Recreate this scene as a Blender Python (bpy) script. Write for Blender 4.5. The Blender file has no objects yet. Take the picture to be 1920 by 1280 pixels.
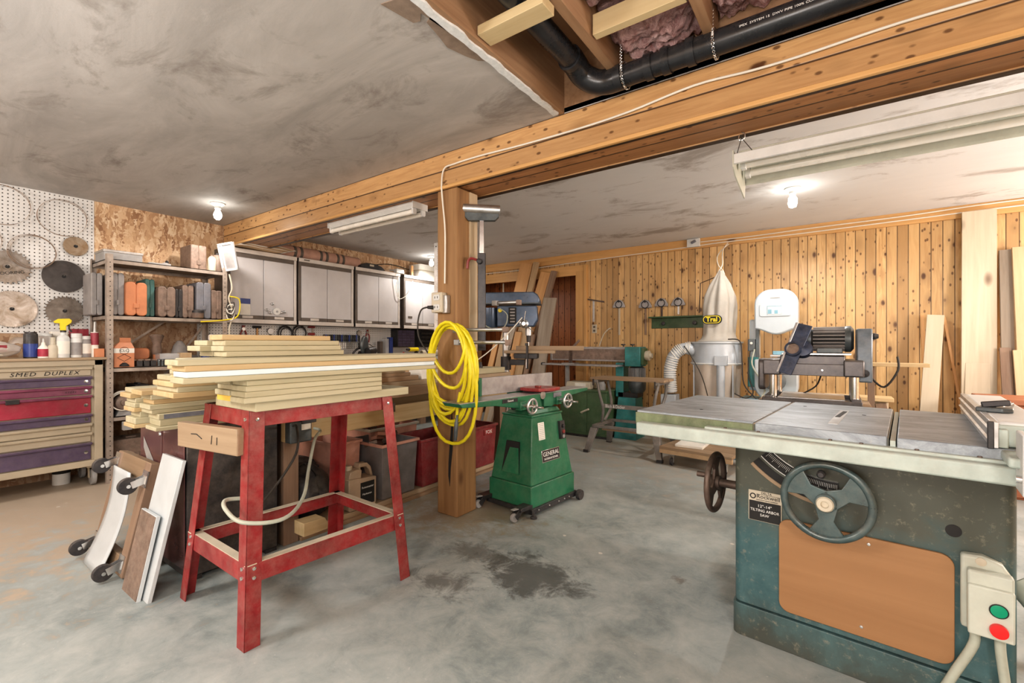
import bpy, bmesh, math, random
from mathutils import Vector, Matrix, Euler
random.seed(7)
C = bpy.context.scene.collection
R = math.radians
PI = math.pi

# ------------------------------------------------------------------ materials
class NT:
    def __init__(s, name):
        s.m = bpy.data.materials.new(name); s.m.use_nodes = True
        s.t = s.m.node_tree; s.b = s.t.nodes['Principled BSDF']
    def n(s, typ, **kw):
        nd = s.t.nodes.new('ShaderNode' + typ)
        for k, v in kw.items():
            if k.startswith('i_'):
                k = k[2:]; k = int(k) if k.isdigit() else k.replace('_', ' ')
                s.put(nd.inputs[k], v)
            else: setattr(nd, k, v)
        return nd
    def put(s, sock, v):
        if isinstance(v, bpy.types.NodeSocket): s.t.links.new(v, sock)
        elif isinstance(v, (tuple, list)) and len(v) == 3 and sock.type == 'RGBA': sock.default_value = (*v, 1)
        else: sock.default_value = v
    def math(s, op, a, b=0.0, c=0.0):
        nd = s.n('Math', operation=op); s.put(nd.inputs[0], a); s.put(nd.inputs[1], b)
        s.put(nd.inputs[2], c); return nd.outputs[0]
    def mix(s, f, a, b, mode='MIX'):
        nd = s.n('Mix', data_type='RGBA', blend_type=mode, clamp_factor=True)
        s.put(nd.inputs[0], f); s.put(nd.inputs[6], a); s.put(nd.inputs[7], b); return nd.outputs[2]
    def ramp(s, f, stops):
        nd = s.n('ValToRGB'); s.put(nd.inputs[0], f); e = nd.color_ramp.elements
        while len(e) < len(stops): e.new(0.5)
        for el, (p, c) in zip(e, stops):
            el.position = p; el.color = (*c, 1) if isinstance(c, (tuple, list)) else (c, c, c, 1)
        return nd.outputs[0]
    def coord(s, scale=(1, 1, 1), rnd=False, rot=(0, 0, 0)):
        tc = s.n('TexCoord'); v = tc.outputs['Object']
        if rnd:
            oi = s.n('ObjectInfo'); a = s.n('VectorMath', operation='ADD')
            k = s.math('MULTIPLY', oi.outputs['Random'], 37.0)
            s.t.links.new(v, a.inputs[0]); s.t.links.new(k, a.inputs[1]); v = a.outputs[0]
        mp = s.n('Mapping'); s.put(mp.inputs[0], v); mp.inputs['Rotation'].default_value = rot
        mp.inputs['Scale'].default_value = scale; return mp.outputs[0]
    def noise(s, v, scale, detail=4, rough=.6, dist=0.0):
        nd = s.n('TexNoise'); s.put(nd.inputs['Vector'], v)
        nd.inputs['Scale'].default_value = scale; nd.inputs['Detail'].default_value = detail
        nd.inputs['Roughness'].default_value = rough; nd.inputs['Distortion'].default_value = dist
        return nd.outputs['Fac']
    def bump(s, h, strength=.3, dist=.01):
        nd = s.n('Bump'); s.put(nd.inputs['Height'], h); nd.inputs['Strength'].default_value = strength
        nd.inputs['Distance'].default_value = dist; s.t.links.new(nd.outputs[0], s.b.inputs['Normal'])
    def out(s, col, rough=.6, metal=0.0):
        s.put(s.b.inputs['Base Color'], col); s.put(s.b.inputs['Roughness'], rough)
        s.put(s.b.inputs['Metallic'], metal); return s.m

def sc_(c, k): return tuple(min(1, x * k) for x in c)

def plain(name, col, rough=.55, metal=0.0, var=.22, scale=9, dust=0.0, bump=0.0):
    t = NT(name); v = t.coord(rnd=True)
    n = t.noise(v, scale, 5, .65)
    c = t.mix(t.ramp(n, [(.3, 0.0), (.7, 1.0)]), sc_(col, 1 - var), sc_(col, 1 + var))
    if dust:
        n2 = t.noise(v, scale * 2.7, 6, .75)
        geo = t.n('NewGeometry'); sp = t.n('SeparateXYZ'); t.put(sp.inputs[0], geo.outputs['Normal'])
        up = t.math('MULTIPLY_ADD', sp.outputs[2], .55, .25)
        f = t.math('MULTIPLY', t.ramp(n2, [(.38, 0.0), (.72, 1.0)]), t.math('MULTIPLY', up, dust * 2))
        c = t.mix(f, c, (.50, .42, .34))
    if bump: t.bump(n, bump)
    r = t.math('MULTIPLY_ADD', n, .25, rough - .12)
    return t.out(c, r, metal)

def wood(name, light, dark, axis='X', knots=.5, rough=.6, grain=1.0, kcol=(.10, .045, .02), kscale=6.0):
    t = NT(name); st = {'X': (.06, 1, 1), 'Y': (1, .06, 1), 'Z': (1, 1, .06)}[axis]
    v = t.coord(tuple(x * 1.0 for x in st), rnd=True)
    g = t.noise(v, 28 * grain, 5, .6, .6)
    g2 = t.noise(v, 5, 3, .6, 1.0)
    c = t.mix(t.ramp(g, [(.3, 0.0), (.7, 1.0)]), dark, light)
    c = t.mix(t.ramp(g2, [(.35, .0), (.7, .55)]), c, sc_(light, 1.12))
    oi = t.n('ObjectInfo')
    c = t.mix(t.math('MULTIPLY', oi.outputs['Random'], .35), c, sc_(dark, .9))
    if knots:
        ks = {'X': (.45, 1, 1), 'Y': (1, .45, 1), 'Z': (1, 1, .45)}[axis]
        vo = t.n('TexVoronoi', feature='F1'); t.put(vo.inputs['Vector'], t.coord(ks, rnd=True))
        vo.inputs['Scale'].default_value = kscale
        k = t.ramp(vo.outputs['Distance'], [(.0, 1.0), (.06 * knots + .03, .85), (.16 * knots + .05, 0.0)])
        wn = t.n('TexWhiteNoise', noise_dimensions='3D'); t.put(wn.inputs['Vector'], vo.outputs['Position'])
        k = t.math('MULTIPLY', k, t.math('GREATER_THAN', wn.outputs[0], 1 - knots))
        c = t.mix(k, c, kcol)
    t.bump(g, .12, .004)
    return t.out(c, rough)

def boardwall(name, light, dark, along='X', width=.085, up='Z', kcol=(.09, .035, .012), red=None, kd=1.0):
    """tongue-and-groove knotty pine: boards repeat along one axis, grain runs along the other"""
    t = NT(name); tc = t.n('TexCoord'); sp = t.n('SeparateXYZ'); t.put(sp.inputs[0], tc.outputs['Object'])
    ix = 'XYZ'
    a = sp.outputs[ix.index(along)]; u = sp.outputs[ix.index(up)]
    q = t.math('DIVIDE', a, width); idn = t.math('FLOOR', q); fr = t.math('FRACT', q)
    wn = t.n('TexWhiteNoise', noise_dimensions='1D'); t.put(wn.inputs['W'], idn); rv = wn.outputs[0]
    cb = t.n('CombineXYZ'); t.put(cb.inputs[0], a)
    t.put(cb.inputs[1], t.math('MULTIPLY_ADD', rv, 31.0, t.math('MULTIPLY', u, .07))); t.put(cb.inputs[2], idn)
    g = t.noise(cb.outputs[0], 42, 4, .6, 1.2)
    c = t.mix(t.ramp(g, [(.33, 0.0), (.68, 1.0)]), dark, light)
    c = t.mix(t.math('MULTIPLY', t.math('POWER', rv, 1.6), .95), c, sc_(dark, .72))
    wb = t.n('TexWhiteNoise', noise_dimensions='1D'); t.put(wb.inputs['W'], t.math('ADD', idn, 77.3)); c = t.mix(t.math('MULTIPLY', t.math('POWER', wb.outputs[0], 2.0), .35), c, sc_(light, 1.25))
    cb2 = t.n('CombineXYZ'); t.put(cb2.inputs[0], a)
    t.put(cb2.inputs[1], t.math('MULTIPLY_ADD', rv, 17.0, t.math('MULTIPLY', u, .55))); t.put(cb2.inputs[2], t.math('MULTIPLY', idn, 3.1))
    vo = t.n('TexVoronoi', feature='F1'); t.put(vo.inputs['Vector'], cb2.outputs[0]); vo.inputs['Scale'].default_value = 9
    wn2 = t.n('TexWhiteNoise', noise_dimensions='3D'); t.put(wn2.inputs['Vector'], vo.outputs['Position'])
    sz = t.math('MULTIPLY_ADD', wn2.outputs[0], .20 * kd, .04)
    k = t.ramp(t.math('DIVIDE', vo.outputs['Distance'], sz), [(.0, 1.0), (.55, .9), (1.0, 0.0)])
    halo = t.ramp(t.math('DIVIDE', vo.outputs['Distance'], sz), [(.6, .55), (1.0, .3), (1.0, 0.0)])
    halo = t.ramp(t.math('DIVIDE', vo.outputs['Distance'], t.math('MULTIPLY', sz, 2.6)), [(.2, .5), (1.0, 0.0)])
    k = t.math('MULTIPLY', k, t.math('GREATER_THAN', wn2.outputs[0], .1))
    halo = t.math('MULTIPLY', halo, t.math('GREATER_THAN', wn2.outputs[0], .1))
    c = t.mix(halo, c, sc_(dark, .5)); c = t.mix(k, c, kcol)
    v3 = t.n('TexVoronoi', feature='F1'); t.put(v3.inputs['Vector'], cb2.outputs[0]); v3.inputs['Scale'].default_value = 21
    k3 = t.ramp(v3.outputs['Distance'], [(.12, 1.0), (.21, 0.0)]); c = t.mix(t.math('MULTIPLY', k3, .8), c, kcol)
    if red: c = t.mix(.6, c, red)
    edge = t.math('MINIMUM', fr, t.math('SUBTRACT', 1.0, fr))
    gr = t.ramp(edge, [(.0, 1.0), (.025, .8), (.05, 0.0)])
    c = t.mix(gr, c, (.045, .022, .01))
    t.bump(t.math('SUBTRACT', 1.0, gr), .5, .004)
    return t.out(c, .38)

def emis(name, col, st):
    t = NT(name); t.put(t.b.inputs['Emission Color'], col); t.b.inputs['Emission Strength'].default_value = st
    return t.out(col, .4)

def glass(name, col=(.9, .92, .93), a=.35):
    t = NT(name); t.b.inputs['Alpha'].default_value = a
    v = t.coord(rnd=True); n = t.noise(v, 12, 3)
    return t.out(t.mix(n, sc_(col, .75), col), .15)

# ------------------------------------------------------------------ geometry
class MB:
    def __init__(s, off=(0, 0, 0)): s.b = bmesh.new(); s.M = Matrix.Identity(4); s.mi = 0
    def _v(s, p): return s.b.verts.new(s.M @ Vector(p))
    def _f(s, vs, sm=False):
        try: f = s.b.faces.new(vs)
        except ValueError: return None
        f.material_index = s.mi; f.smooth = sm; return f
    def hull(s, p):   # 8 points: bottom ring of 4 then top ring of 4
        v = [s._v(q) for q in p]
        for q in ((3, 2, 1, 0), (4, 5, 6, 7), (0, 1, 5, 4), (1, 2, 6, 5), (2, 3, 7, 6), (3, 0, 4, 7)): s._f([v[i] for i in q])
        return s
    def box(s, x0, x1, y0, y1, z0, z1):
        return s.hull([(x0, y0, z0), (x1, y0, z0), (x1, y1, z0), (x0, y1, z0), (x0, y0, z1), (x1, y0, z1), (x1, y1, z1), (x0, y1, z1)])
    def cbox(s, c, sz, rot=(0, 0, 0)):
        m = s.M; s.M = m @ Matrix.Translation(c) @ Euler([R(a) for a in rot]).to_matrix().to_4x4()
        s.box(-sz[0] / 2, sz[0] / 2, -sz[1] / 2, sz[1] / 2, -sz[2] / 2, sz[2] / 2); s.M = m; return s
    def frus(s, z0, b, z1, t):
        return s.hull([(b[0], b[2], z0), (b[1], b[2], z0), (b[1], b[3], z0), (b[0], b[3], z0), (t[0], t[2], z1), (t[1], t[2], z1), (t[1], t[3], z1), (t[0], t[3], z1)])
    def bar(s, p0, p1, w, h, up=(0, 0, 1)):   # w across, h along up
        p0, p1 = Vector(p0), Vector(p1); d = (p1 - p0).normalized(); u = Vector(up)
        sd = d.cross(u)
        if sd.length < 1e-4: sd = d.cross(Vector((1, 0, 0)))
        sd.normalize(); u = sd.cross(d).normalized(); a = sd * w / 2; b = u * h / 2
        return s.hull([p0 - a - b, p0 + a - b, p0 + a + b, p0 - a + b, p1 - a - b, p1 + a - b, p1 + a + b, p1 - a + b])
    def _frame(s, d):
        d = Vector(d).normalized(); u = Vector((0, 0, 1)) if abs(d.z) < .95 else Vector((1, 0, 0))
        x = d.cross(u).normalized(); return x, d.cross(x).normalized()
    def cyl(s, p0, p1, r, r2=None, n=20, caps=True):
        p0, p1 = Vector(p0), Vector(p1); r2 = r if r2 is None else r2; x, y = s._frame(p1 - p0)
        A = []; B = []
        for i in range(n):
            a = 2 * PI * i / n; o = x * math.cos(a) + y * math.sin(a)
            A.append(s._v(p0 + o * r)); B.append(s._v(p1 + o * r2))
        for i in range(n): s._f([A[i], A[(i + 1) % n], B[(i + 1) % n], B[i]], True)
        if caps: s._f(A[::-1]); s._f(B)
        return s
    def tube(s, pts, r, n=8, closed=False, smooth=0):
        P = [Vector(p) for p in pts]
        if smooth:
            Q = []; m = len(P); rng = range(m if closed else m - 1)
            for i in rng:
                g = (lambda k: P[k % m]) if closed else (lambda k: P[max(0, min(m - 1, k))])
                a, b, c, d = g(i - 1), g(i), g(i + 1), g(i + 2)
                for k in range(smooth):
                    t = k / smooth
                    Q.append(.5 * ((2 * b) + (c - a) * t + (2 * a - 5 * b + 4 * c - d) * t * t + (3 * b - a - 3 * c + d) * t ** 3))
            if not closed: Q.append(P[-1])
            P = Q
        m = len(P); rings = []; px = None
        for i in range(m):
            a = P[(i - 1) % m] if (closed or i) else P[0]; c = P[(i + 1) % m] if (closed or i < m - 1) else P[-1]
            d = (c - a)
            if d.length < 1e-9: d = Vector((0, 0, 1))
            d.normalize()
            if px is None: px, _ = s._frame(d)
            else:
                px = px - d * px.dot(d)
                if px.length < 1e-5: px, _ = s._frame(d)
                px.normalize()
            py = d.cross(px); rr = r[i] if isinstance(r, (list, tuple)) else r
            rings.append([s._v(P[i] + (px * math.cos(2 * PI * k / n) + py * math.sin(2 * PI * k / n)) * rr) for k in range(n)])
        for i in range(m if closed else m - 1):
            A, B = rings[i], rings[(i + 1) % m]
            for k in range(n): s._f([A[k], A[(k + 1) % n], B[(k + 1) % n], B[k]], True)
        if not closed: s._f(rings[0][::-1]); s._f(rings[-1])
        return s
    def lathe(s, prof, n=24, o=(0, 0, 0), ax=(0, 0, 1)):
        o = Vector(o); ax = Vector(ax).normalized(); x, y = s._frame(ax); rg = []
        for r, z in prof:
            rg.append([s._v(o + ax * z + (x * math.cos(2 * PI * k / n) + y * math.sin(2 * PI * k / n)) * max(r, 1e-4)) for k in range(n)])
        for A, B in zip(rg, rg[1:]):
            for k in range(n): s._f([A[k], A[(k + 1) % n], B[(k + 1) % n], B[k]], True)
        if prof[0][0] > .002 and prof[-1][0] > .002:
            A, B = rg[-1], rg[0]
            for k in range(n): s._f([A[k], A[(k + 1) % n], B[(k + 1) % n], B[k]], True)
        else: s._f(rg[0][::-1]); s._f(rg[-1])
        return s
    def prism(s, poly, z0, z1, pl='XY'):   # poly in a plane, extruded along the third axis
        def p(a, b, c): return {'XY': (a, b, c), 'XZ': (a, c, b), 'YZ': (c, a, b)}[pl]
        A = [s._v(p(a, b, z0)) for a, b in poly]; B = [s._v(p(a, b, z1)) for a, b in poly]; n = len(poly)
        for i in range(n): s._f([A[i], A[(i + 1) % n], B[(i + 1) % n], B[i]])
        s._f(A[::-1]); s._f(B); return s
    def torus(s, c, Rr, r, ax=(0, 0, 1), n=32, m=8):
        c = Vector(c); x, y = s._frame(ax)
        return s.tube([c + (x * math.cos(2 * PI * i / n) + y * math.sin(2 * PI * i / n)) * Rr for i in range(n)], r, m, True)
    def ball(s, c, r, sc=(1, 1, 1), n=16):
        m = s.M; s.M = m @ Matrix.Translation(c) @ Matrix.Diagonal((*sc, 1))
        s.lathe([(r * math.sin(PI * i / (n // 2)), -r * math.cos(PI * i / (n // 2))) for i in range(n // 2 + 1)], n); s.M = m; return s
    def sheet(s, f, nu, nv):  # open grid surface f(u,v)
        g = [[s._v(f(i / nu, j / nv)) for j in range(nv + 1)] for i in range(nu + 1)]
        for i in range(nu):
            for j in range(nv): s._f([g[i][j], g[i + 1][j], g[i + 1][j + 1], g[i][j + 1]], True)
        return s
    def build(s, name, mat, parent=None, bev=0.0, loc=None, rot=None, ang=38, solid=0.0):
        me = bpy.data.meshes.new(name); bmesh.ops.recalc_face_normals(s.b, faces=s.b.faces[:])
        for f in s.b.faces: f.smooth = True
        s.b.to_mesh(me); s.b.free()
        try: me.set_sharp_from_angle(angle=R(ang))
        except Exception: pass
        for m in (mat if isinstance(mat, (list, tuple)) else [mat]): me.materials.append(m)
        o = bpy.data.objects.new(name, me); C.objects.link(o)
        if parent: o.parent = parent
        if loc: o.location = loc
        if rot: o.rotation_euler = [R(a) for a in rot]
        if solid:
            md = o.modifiers.new('s', 'SOLIDIFY'); md.thickness = solid
        if bev:
            md = o.modifiers.new('b', 'BEVEL'); md.width = bev; md.segments = 2; md.limit_method = 'ANGLE'; md.angle_limit = R(40)
        return o

def tag(o, label, cat, group=None, kind=None):
    if kind: o['kind'] = kind
    if label: o['label'] = label
    if cat: o['category'] = cat
    if group: o['group'] = group
    return o

def thing(name, label, cat, loc=(0, 0, 0), rz=0, group=None, rot=None):
    o = bpy.data.objects.new(name, None); C.objects.link(o); o.location = loc
    o.empty_display_size = .1
    o.rotation_euler = (0, 0, R(rz)) if rot is None else [R(a) for a in rot]
    return tag(o, label, cat, group)

def dup(o, loc=None, rz=None, label=None, parent=None):
    c = o.copy(); C.objects.link(c); c.parent = parent
    if loc is not None: c.location = loc
    if rz is not None: c.rotation_euler = (0, 0, R(rz))
    if label: c['label'] = label
    for ch in list(o.children): dup(ch, parent=c)
    return c

def struct(name, mb, mat, bev=0.0, label=None, cat=None):
    o = mb.build(name, mat, None, bev); o['kind'] = 'structure'
    if label: o['label'] = label
    if cat: o['category'] = cat
    return o

def txt(s, size, mat, parent=None, loc=(0, 0, 0), rot=(90, 0, 0), name='lettering', ext=.0006, shear=0, sx=1.0, sp=1.0, label=None, bold=0):
    cu = bpy.data.curves.new(name, 'FONT'); cu.body = s; cu.size = size; cu.extrude = ext; cu.shear = shear
    cu.align_x = 'CENTER'; cu.align_y = 'CENTER'; cu.space_character = sp; cu.offset = bold; cu.resolution_u = 3
    t = bpy.data.objects.new('t', cu); C.objects.link(t)
    me = bpy.data.meshes.new_from_object(t.evaluated_get(bpy.context.evaluated_depsgraph_get()))
    bpy.data.objects.remove(t); bpy.data.curves.remove(cu)
    me.materials.clear(); me.materials.append(mat); me.name = name
    o = bpy.data.objects.new(name, me); C.objects.link(o)
    if parent: o.parent = parent
    o.location = loc; o.rotation_euler = [R(a) for a in rot]; o.scale = (sx, 1, 1)
    if label: o['label'] = label
    return o

def rrect(x0, x1, y0, y1, r, n=5):
    out = []
    for cx, cy, a0 in ((x1 - r, y1 - r, 0), (x0 + r, y1 - r, 90), (x0 + r, y0 + r, 180), (x1 - r, y0 + r, 270)):
        for i in range(n + 1):
            a = R(a0 + 90 * i / n); out.append((cx + r * math.cos(a), cy + r * math.sin(a)))
    return out

# ------------------------------------------------------------------ shared materials
M = {}
M['pine'] = wood('pine_lumber', (.56, .43, .25), (.42, .30, .15), 'Y', .35, kscale=3)
M['pineZ'] = wood('pine_board_upright', (.58, .43, .27), (.42, .29, .16), 'Z', .5, kscale=4)
M['pineX'] = wood('pine_board_cross', (.66, .50, .30), (.50, .35, .18), 'X', .35, kscale=3)
M['paleZ'] = wood('pale_board_upright', (.60, .52, .40), (.47, .39, .28), 'Z', .75, kscale=4.2)
M['orangeZ'] = wood('orange_board_upright', (.66, .40, .19), (.50, .27, .11), 'Z', .6, kscale=5)
M['brownZ'] = wood('brown_board_upright', (.33, .23, .16), (.20, .13, .09), 'Z', .3, kscale=4)
M['greyZ'] = wood('weathered_board_upright', (.42, .36, .29), (.27, .22, .17), 'Z', .3, kscale=4)
M['brownY'] = wood('brown_lumber', (.40, .28, .18), (.26, .17, .10), 'Y', .3, kscale=3)
M['oldY'] = wood('old_lumber', (.46, .36, .25), (.30, .22, .14), 'Y', .4, kscale=4)
M['cedarX'] = wood('cedar_red', (.42, .17, .085), (.28, .10, .05), 'X', .2)
M['joist'] = wood('joist_brown', (.42, .27, .16), (.26, .15, .085), 'Y', .4, kscale=4)
M['white_board'] = plain('white_melamine', (.56, .60, .62), .35, var=.06)
M['steel'] = plain('brushed_steel', (.50, .50, .50), .35, .85, .25, 14)
M['cast'] = plain('dusty_cast_iron', (.36, .35, .355), .45, .45, .3, 7, dust=.25)
M['black'] = plain('black_plastic', (.025, .025, .028), .45, 0, .3, dust=.12)
M['rubber'] = plain('black_rubber', (.035, .035, .04), .7, 0, .3, dust=.2)
M['blackmetal'] = plain('black_metal', (.05, .05, .055), .4, .4, .3, dust=.12)
M['green'] = plain('machine_green', (.022, .155, .08), .35, 0, .22, 5, dust=.18)
M['dgreen'] = plain('cabinet_green', (.06, .12, .055), .45, 0, .25, 4, dust=.2)
M['teal'] = plain('teal_enamel', (.03, .20, .20), .4, 0, .3, 6, dust=.15)
M['red'] = plain('red_enamel', (.26, .018, .022), .42, 0, .35, 7, dust=.38)
M['white'] = plain('white_paint', (.64, .65, .64), .45, 0, .08, dust=.1)
M['cream'] = plain('cream_paint', (.55, .50, .40), .5, 0, .12)
M['grey'] = plain('grey_paint', (.33, .33, .33), .5, 0, .2, dust=.2)
M['paper'] = plain('paper', (.78, .76, .70), .8, 0, .08)
M['ink'] = plain('ink', (.02, .02, .02), .7, 0, .1)
M['whiteink'] = plain('white_ink', (.8, .8, .78), .7, 0, .05)
M['chrome'] = plain('chrome', (.75, .75, .75), .2, .95, .15)
M['yellow'] = plain('yellow_plastic', (.78, .62, .02), .4, 0, .12)
M['blue'] = plain('blue_plastic', (.03, .06, .25), .35, 0, .3)
M['orange'] = plain('orange_plastic', (.58, .24, .12), .5, 0, .12)
M['cable'] = plain('white_cable', (.75, .72, .64), .5, 0, .08)
M['dkcable'] = plain('dark_cable', (.04, .035, .03), .6, 0, .2)
M['brownp'] = plain('brown_case', (.20, .14, .11), .6, 0, .35, 14, dust=.4)
M['greyp'] = plain('grey_case', (.30, .29, .29), .55, 0, .2, 9, dust=.25)
M['cardboard'] = plain('cardboard', (.48, .34, .21), .85, 0, .15)
M['clear'] = glass('clear_plastic')
M['motorm'] = plain('motor_dark', (.09, .11, .12), .4, .3, .3, 12, dust=.2)
# ------------------------------------------------------------------ camera, colour, light
cam = bpy.data.cameras.new('camera'); co = bpy.data.objects.new('camera', cam); C.objects.link(co)
co.location = (0, 0, 1.16); co.rotation_euler = (R(90), 0, R(35.3))
cam.lens = 36 * 857 / 1920; cam.sensor_width = 36; cam.shift_y = .0016; cam.clip_start = .02
S = bpy.context.scene; S.camera = co
S.view_settings.view_transform = 'Standard'; S.view_settings.look = 'Medium High Contrast'; S.view_settings.exposure = .05
w = bpy.data.worlds.new('world'); S.world = w; w.use_nodes = True
w.node_tree.nodes['Background'].inputs[0].default_value = (1, .95, .9, 1); w.node_tree.nodes['Background'].inputs[1].default_value = .3
S.cycles.max_bounces = 7; S.cycles.diffuse_bounces = 5; S.cycles.use_denoising = True
S.cycles.sample_clamp_indirect = 6

M['glow'] = emis('bulb_glow', (1, .97, .9), 32)
def bulb(x, y, pw, col, label, shape='round'):
    t = thing('light_bulb', label, 'light bulb', (x, y, 2.44), group=None)
    MB().lathe([(.0, 0), (.06, 0), (.06, -.008), (.045, -.02), (.028, -.03), (.024, -.05), (.0, -.05)], 24).build('lamp_holder', M['white'], t)
    if shape == 'round': pr = [(.0, -.05), (.016, -.05), (.018, -.065), (.03, -.09), (.034, -.11), (.028, -.135), (.012, -.15), (0, -.152)]
    else: pr = [(.0, -.05), (.018, -.05), (.02, -.07), (.032, -.085), (.033, -.13), (.026, -.155), (0, -.165)]
    MB().lathe(pr, 20).build('bulb', M['glow'], t)
    l = bpy.data.lights.new('lamp', 'SPOT'); l.energy = pw; l.color = col; l.shadow_soft_size = .035; l.spot_size = R(172); l.spot_blend = .35
    lo = bpy.data.objects.new('lamp', l); C.objects.link(lo); lo.location = (x, y, 2.285)
bulb(-4.62, 1.86, 32, (1, .90, .82), 'lit round bulb in white ceiling holder left of the big beam, above the steel shelving')
bulb(-.29, 4.42, 90, (1, .97, .93), 'lit bulb in white ceiling holder in front of the hanging light and pine wall', 'long')
bulb(-4.85, 4.8, 36, (1, .92, .84), 'lit bulb far back behind the steel square on the post')
for x, y, z, p, r_ in ((-2.4, -.8, 1.9, 85, .25), (.9, -.8, 1.9, 85, .25), (2.4, 3.0, 1.5, 150, .25), (-4.4, -1.1, 1.9, 50, .25), (-.3, -1.2, 1.2, 105, .35), (2.4, 5.2, 1.5, 75, .25)):
    l = bpy.data.lights.new('fill_lamp', 'POINT'); l.energy = p; l.color = (1, .97, .94); l.shadow_soft_size = r_  # unseen fill lights, added to brighten the room
    lo = bpy.data.objects.new('fill_lamp', l); C.objects.link(lo); lo.location = (x, y, z)

# ------------------------------------------------------------------ room shell
t = NT('concrete'); v = t.coord()
n1 = t.noise(v, 1.1, 6, .65, .6); n2 = t.noise(v, 7, 8, .75, .4); n3 = t.noise(v, 55, 4, .7)
c = t.mix(t.ramp(n1, [(.32, 0.0), (.68, 1.0)]), (.19, .235, .24), (.38, .42, .415))
c = t.mix(t.ramp(n2, [(.4, 0.0), (.66, .6)]), c, (.50, .52, .50))
c = t.mix(t.ramp(n2, [(.30, .45), (.42, 0.0)]), c, (.20, .215, .21))
c = t.mix(t.ramp(n3, [(.64, .0), (.72, .6)]), c, (.60, .60, .57))
gp = t.n('SeparateXYZ'); t.put(gp.inputs[0], v); X_, Y_ = gp.outputs[0], gp.outputs[1]
def blob(cx, cy, rx, ry, soft=.5, k=1.0, nz=n2, na=1.6):
    a = t.math('POWER', t.math('DIVIDE', t.math('SUBTRACT', X_, cx), rx), 2.0)
    b_ = t.math('POWER', t.math('DIVIDE', t.math('SUBTRACT', Y_, cy), ry), 2.0)
    d = t.math('MULTIPLY_ADD', t.math('SUBTRACT', nz, .5), na * 2, t.math('SQRT', t.math('ADD', a, b_)))
    return t.ramp(d, [(max(0, 1 - soft), k), (1.0, 0.0)])
c = t.mix(blob(-5.0, 1.0, 2.0, 2.6, .45, .8), c, (.50, .40, .30))      # wooden tan dust on the left
c = t.mix(blob(-1.3, 5.2, 2.2, 1.5, .6, .6), c, (.52, .46, .39))
c = t.mix(blob(-2.15, 2.5, .62, .55, .5, .75), c, (.34, .29, .20))      # sawdust round the post
c = t.mix(blob(-1.25, 1.93, .30, .20, .5, .8), c, (.085, .085, .08))     # dark stains
c = t.mix(blob(-1.62, 1.95, .22, .12, .6, .6), c, (.12, .12, .11))
c = t.mix(blob(-1.55, 1.62, .20, .12, .6, .7), c, (.10, .10, .095))
c = t.mix(blob(-.62, 2.3, .05, .04, .5, .6), c, (.15, .12, .09))
vo = t.n('TexVoronoi', feature='F1'); t.put(vo.inputs['Vector'], v); vo.inputs['Scale'].default_value = 3.2; vo.inputs['Randomness'].default_value = 1
c = t.mix(t.ramp(t.math('MULTIPLY_ADD', n3, .05, vo.outputs['Distance']), [(.055, .8), (.07, 0.0)]), c, (.70, .68, .62))
t.bump(t.math('MULTIPLY_ADD', n3, .4, n2), .12, .01)
M['concrete'] = t.out(c, t.math('MULTIPLY_ADD', n2, .35, .32))
struct('floor', MB().box(-5.6, 2.9, -1.9, 6.9, -.1, 0), M['concrete'])

t = NT('ceiling_drywall'); v = t.coord()
n1 = t.noise(t.coord((.5, 1.6, 1)), 1.6, 6, .7, .8); n2 = t.noise(t.coord((.6, 1, 1)), 2.6, 8, .7, .5); n3 = t.noise(v, 90, 3, .7)
c = t.mix(t.ramp(n1, [(.3, 0.0), (.7, 1.0)]), (.35, .335, .32), (.53, .51, .49))
c = t.mix(t.ramp(n2, [(.33, .65), (.45, 0.0)]), c, (.20, .175, .155))
c = t.mix(t.ramp(n2, [(.58, 0.0), (.75, .6)]), c, (.60, .58, .55))
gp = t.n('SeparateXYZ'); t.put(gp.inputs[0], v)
yb = t.ramp(t.math('SUBTRACT', gp.outputs[1], 2.0), [(.1, 0.0), (.6, .75)])  # ceiling colour lifted beyond the beam, standing in for up-light
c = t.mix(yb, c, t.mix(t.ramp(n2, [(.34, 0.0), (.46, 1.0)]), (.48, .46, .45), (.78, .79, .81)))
t.bump(t.math('MULTIPLY_ADD', n3, .4, n2), .15, .006)
M['ceil'] = t.out(c, .8)
hx0, hx1, hy0, hy1 = -1.27, 1.9, -.3, 2.25
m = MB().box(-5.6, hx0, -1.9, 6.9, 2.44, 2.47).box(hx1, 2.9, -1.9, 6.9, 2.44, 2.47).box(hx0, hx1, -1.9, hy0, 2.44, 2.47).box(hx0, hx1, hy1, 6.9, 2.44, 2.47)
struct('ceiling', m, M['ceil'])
struct('trim_1', MB().box(-5.6, 2.9, -1.9, 6.9, 2.74, 2.78), M['joist'])   # deck above the joists

# OSB
t = NT('strand_board'); tc = t.n('TexCoord'); v0 = tc.outputs['Object']
def flakes(rot, sc):
    mp = t.n('Mapping'); t.put(mp.inputs[0], v0); mp.inputs['Rotation'].default_value = (R(rot), 0, 0); mp.inputs['Scale'].default_value = sc
    dn = t.n('TexNoise'); t.put(dn.inputs['Vector'], mp.outputs[0]); dn.inputs['Scale'].default_value = 2
    ad = t.n('VectorMath', operation='MULTIPLY_ADD'); t.put(ad.inputs[0], dn.outputs['Color']); ad.inputs[1].default_value = (.5, .5, .5); t.put(ad.inputs[2], mp.outputs[0])
    vo = t.n('TexVoronoi', feature='F1', distance='CHEBYCHEV'); t.put(vo.inputs['Vector'], ad.outputs[0]); vo.inputs['Scale'].default_value = 1
    sp = t.n('SeparateColor'); t.put(sp.inputs[0], vo.outputs['Color']); return sp.outputs[0], vo.outputs['Distance']
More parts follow.
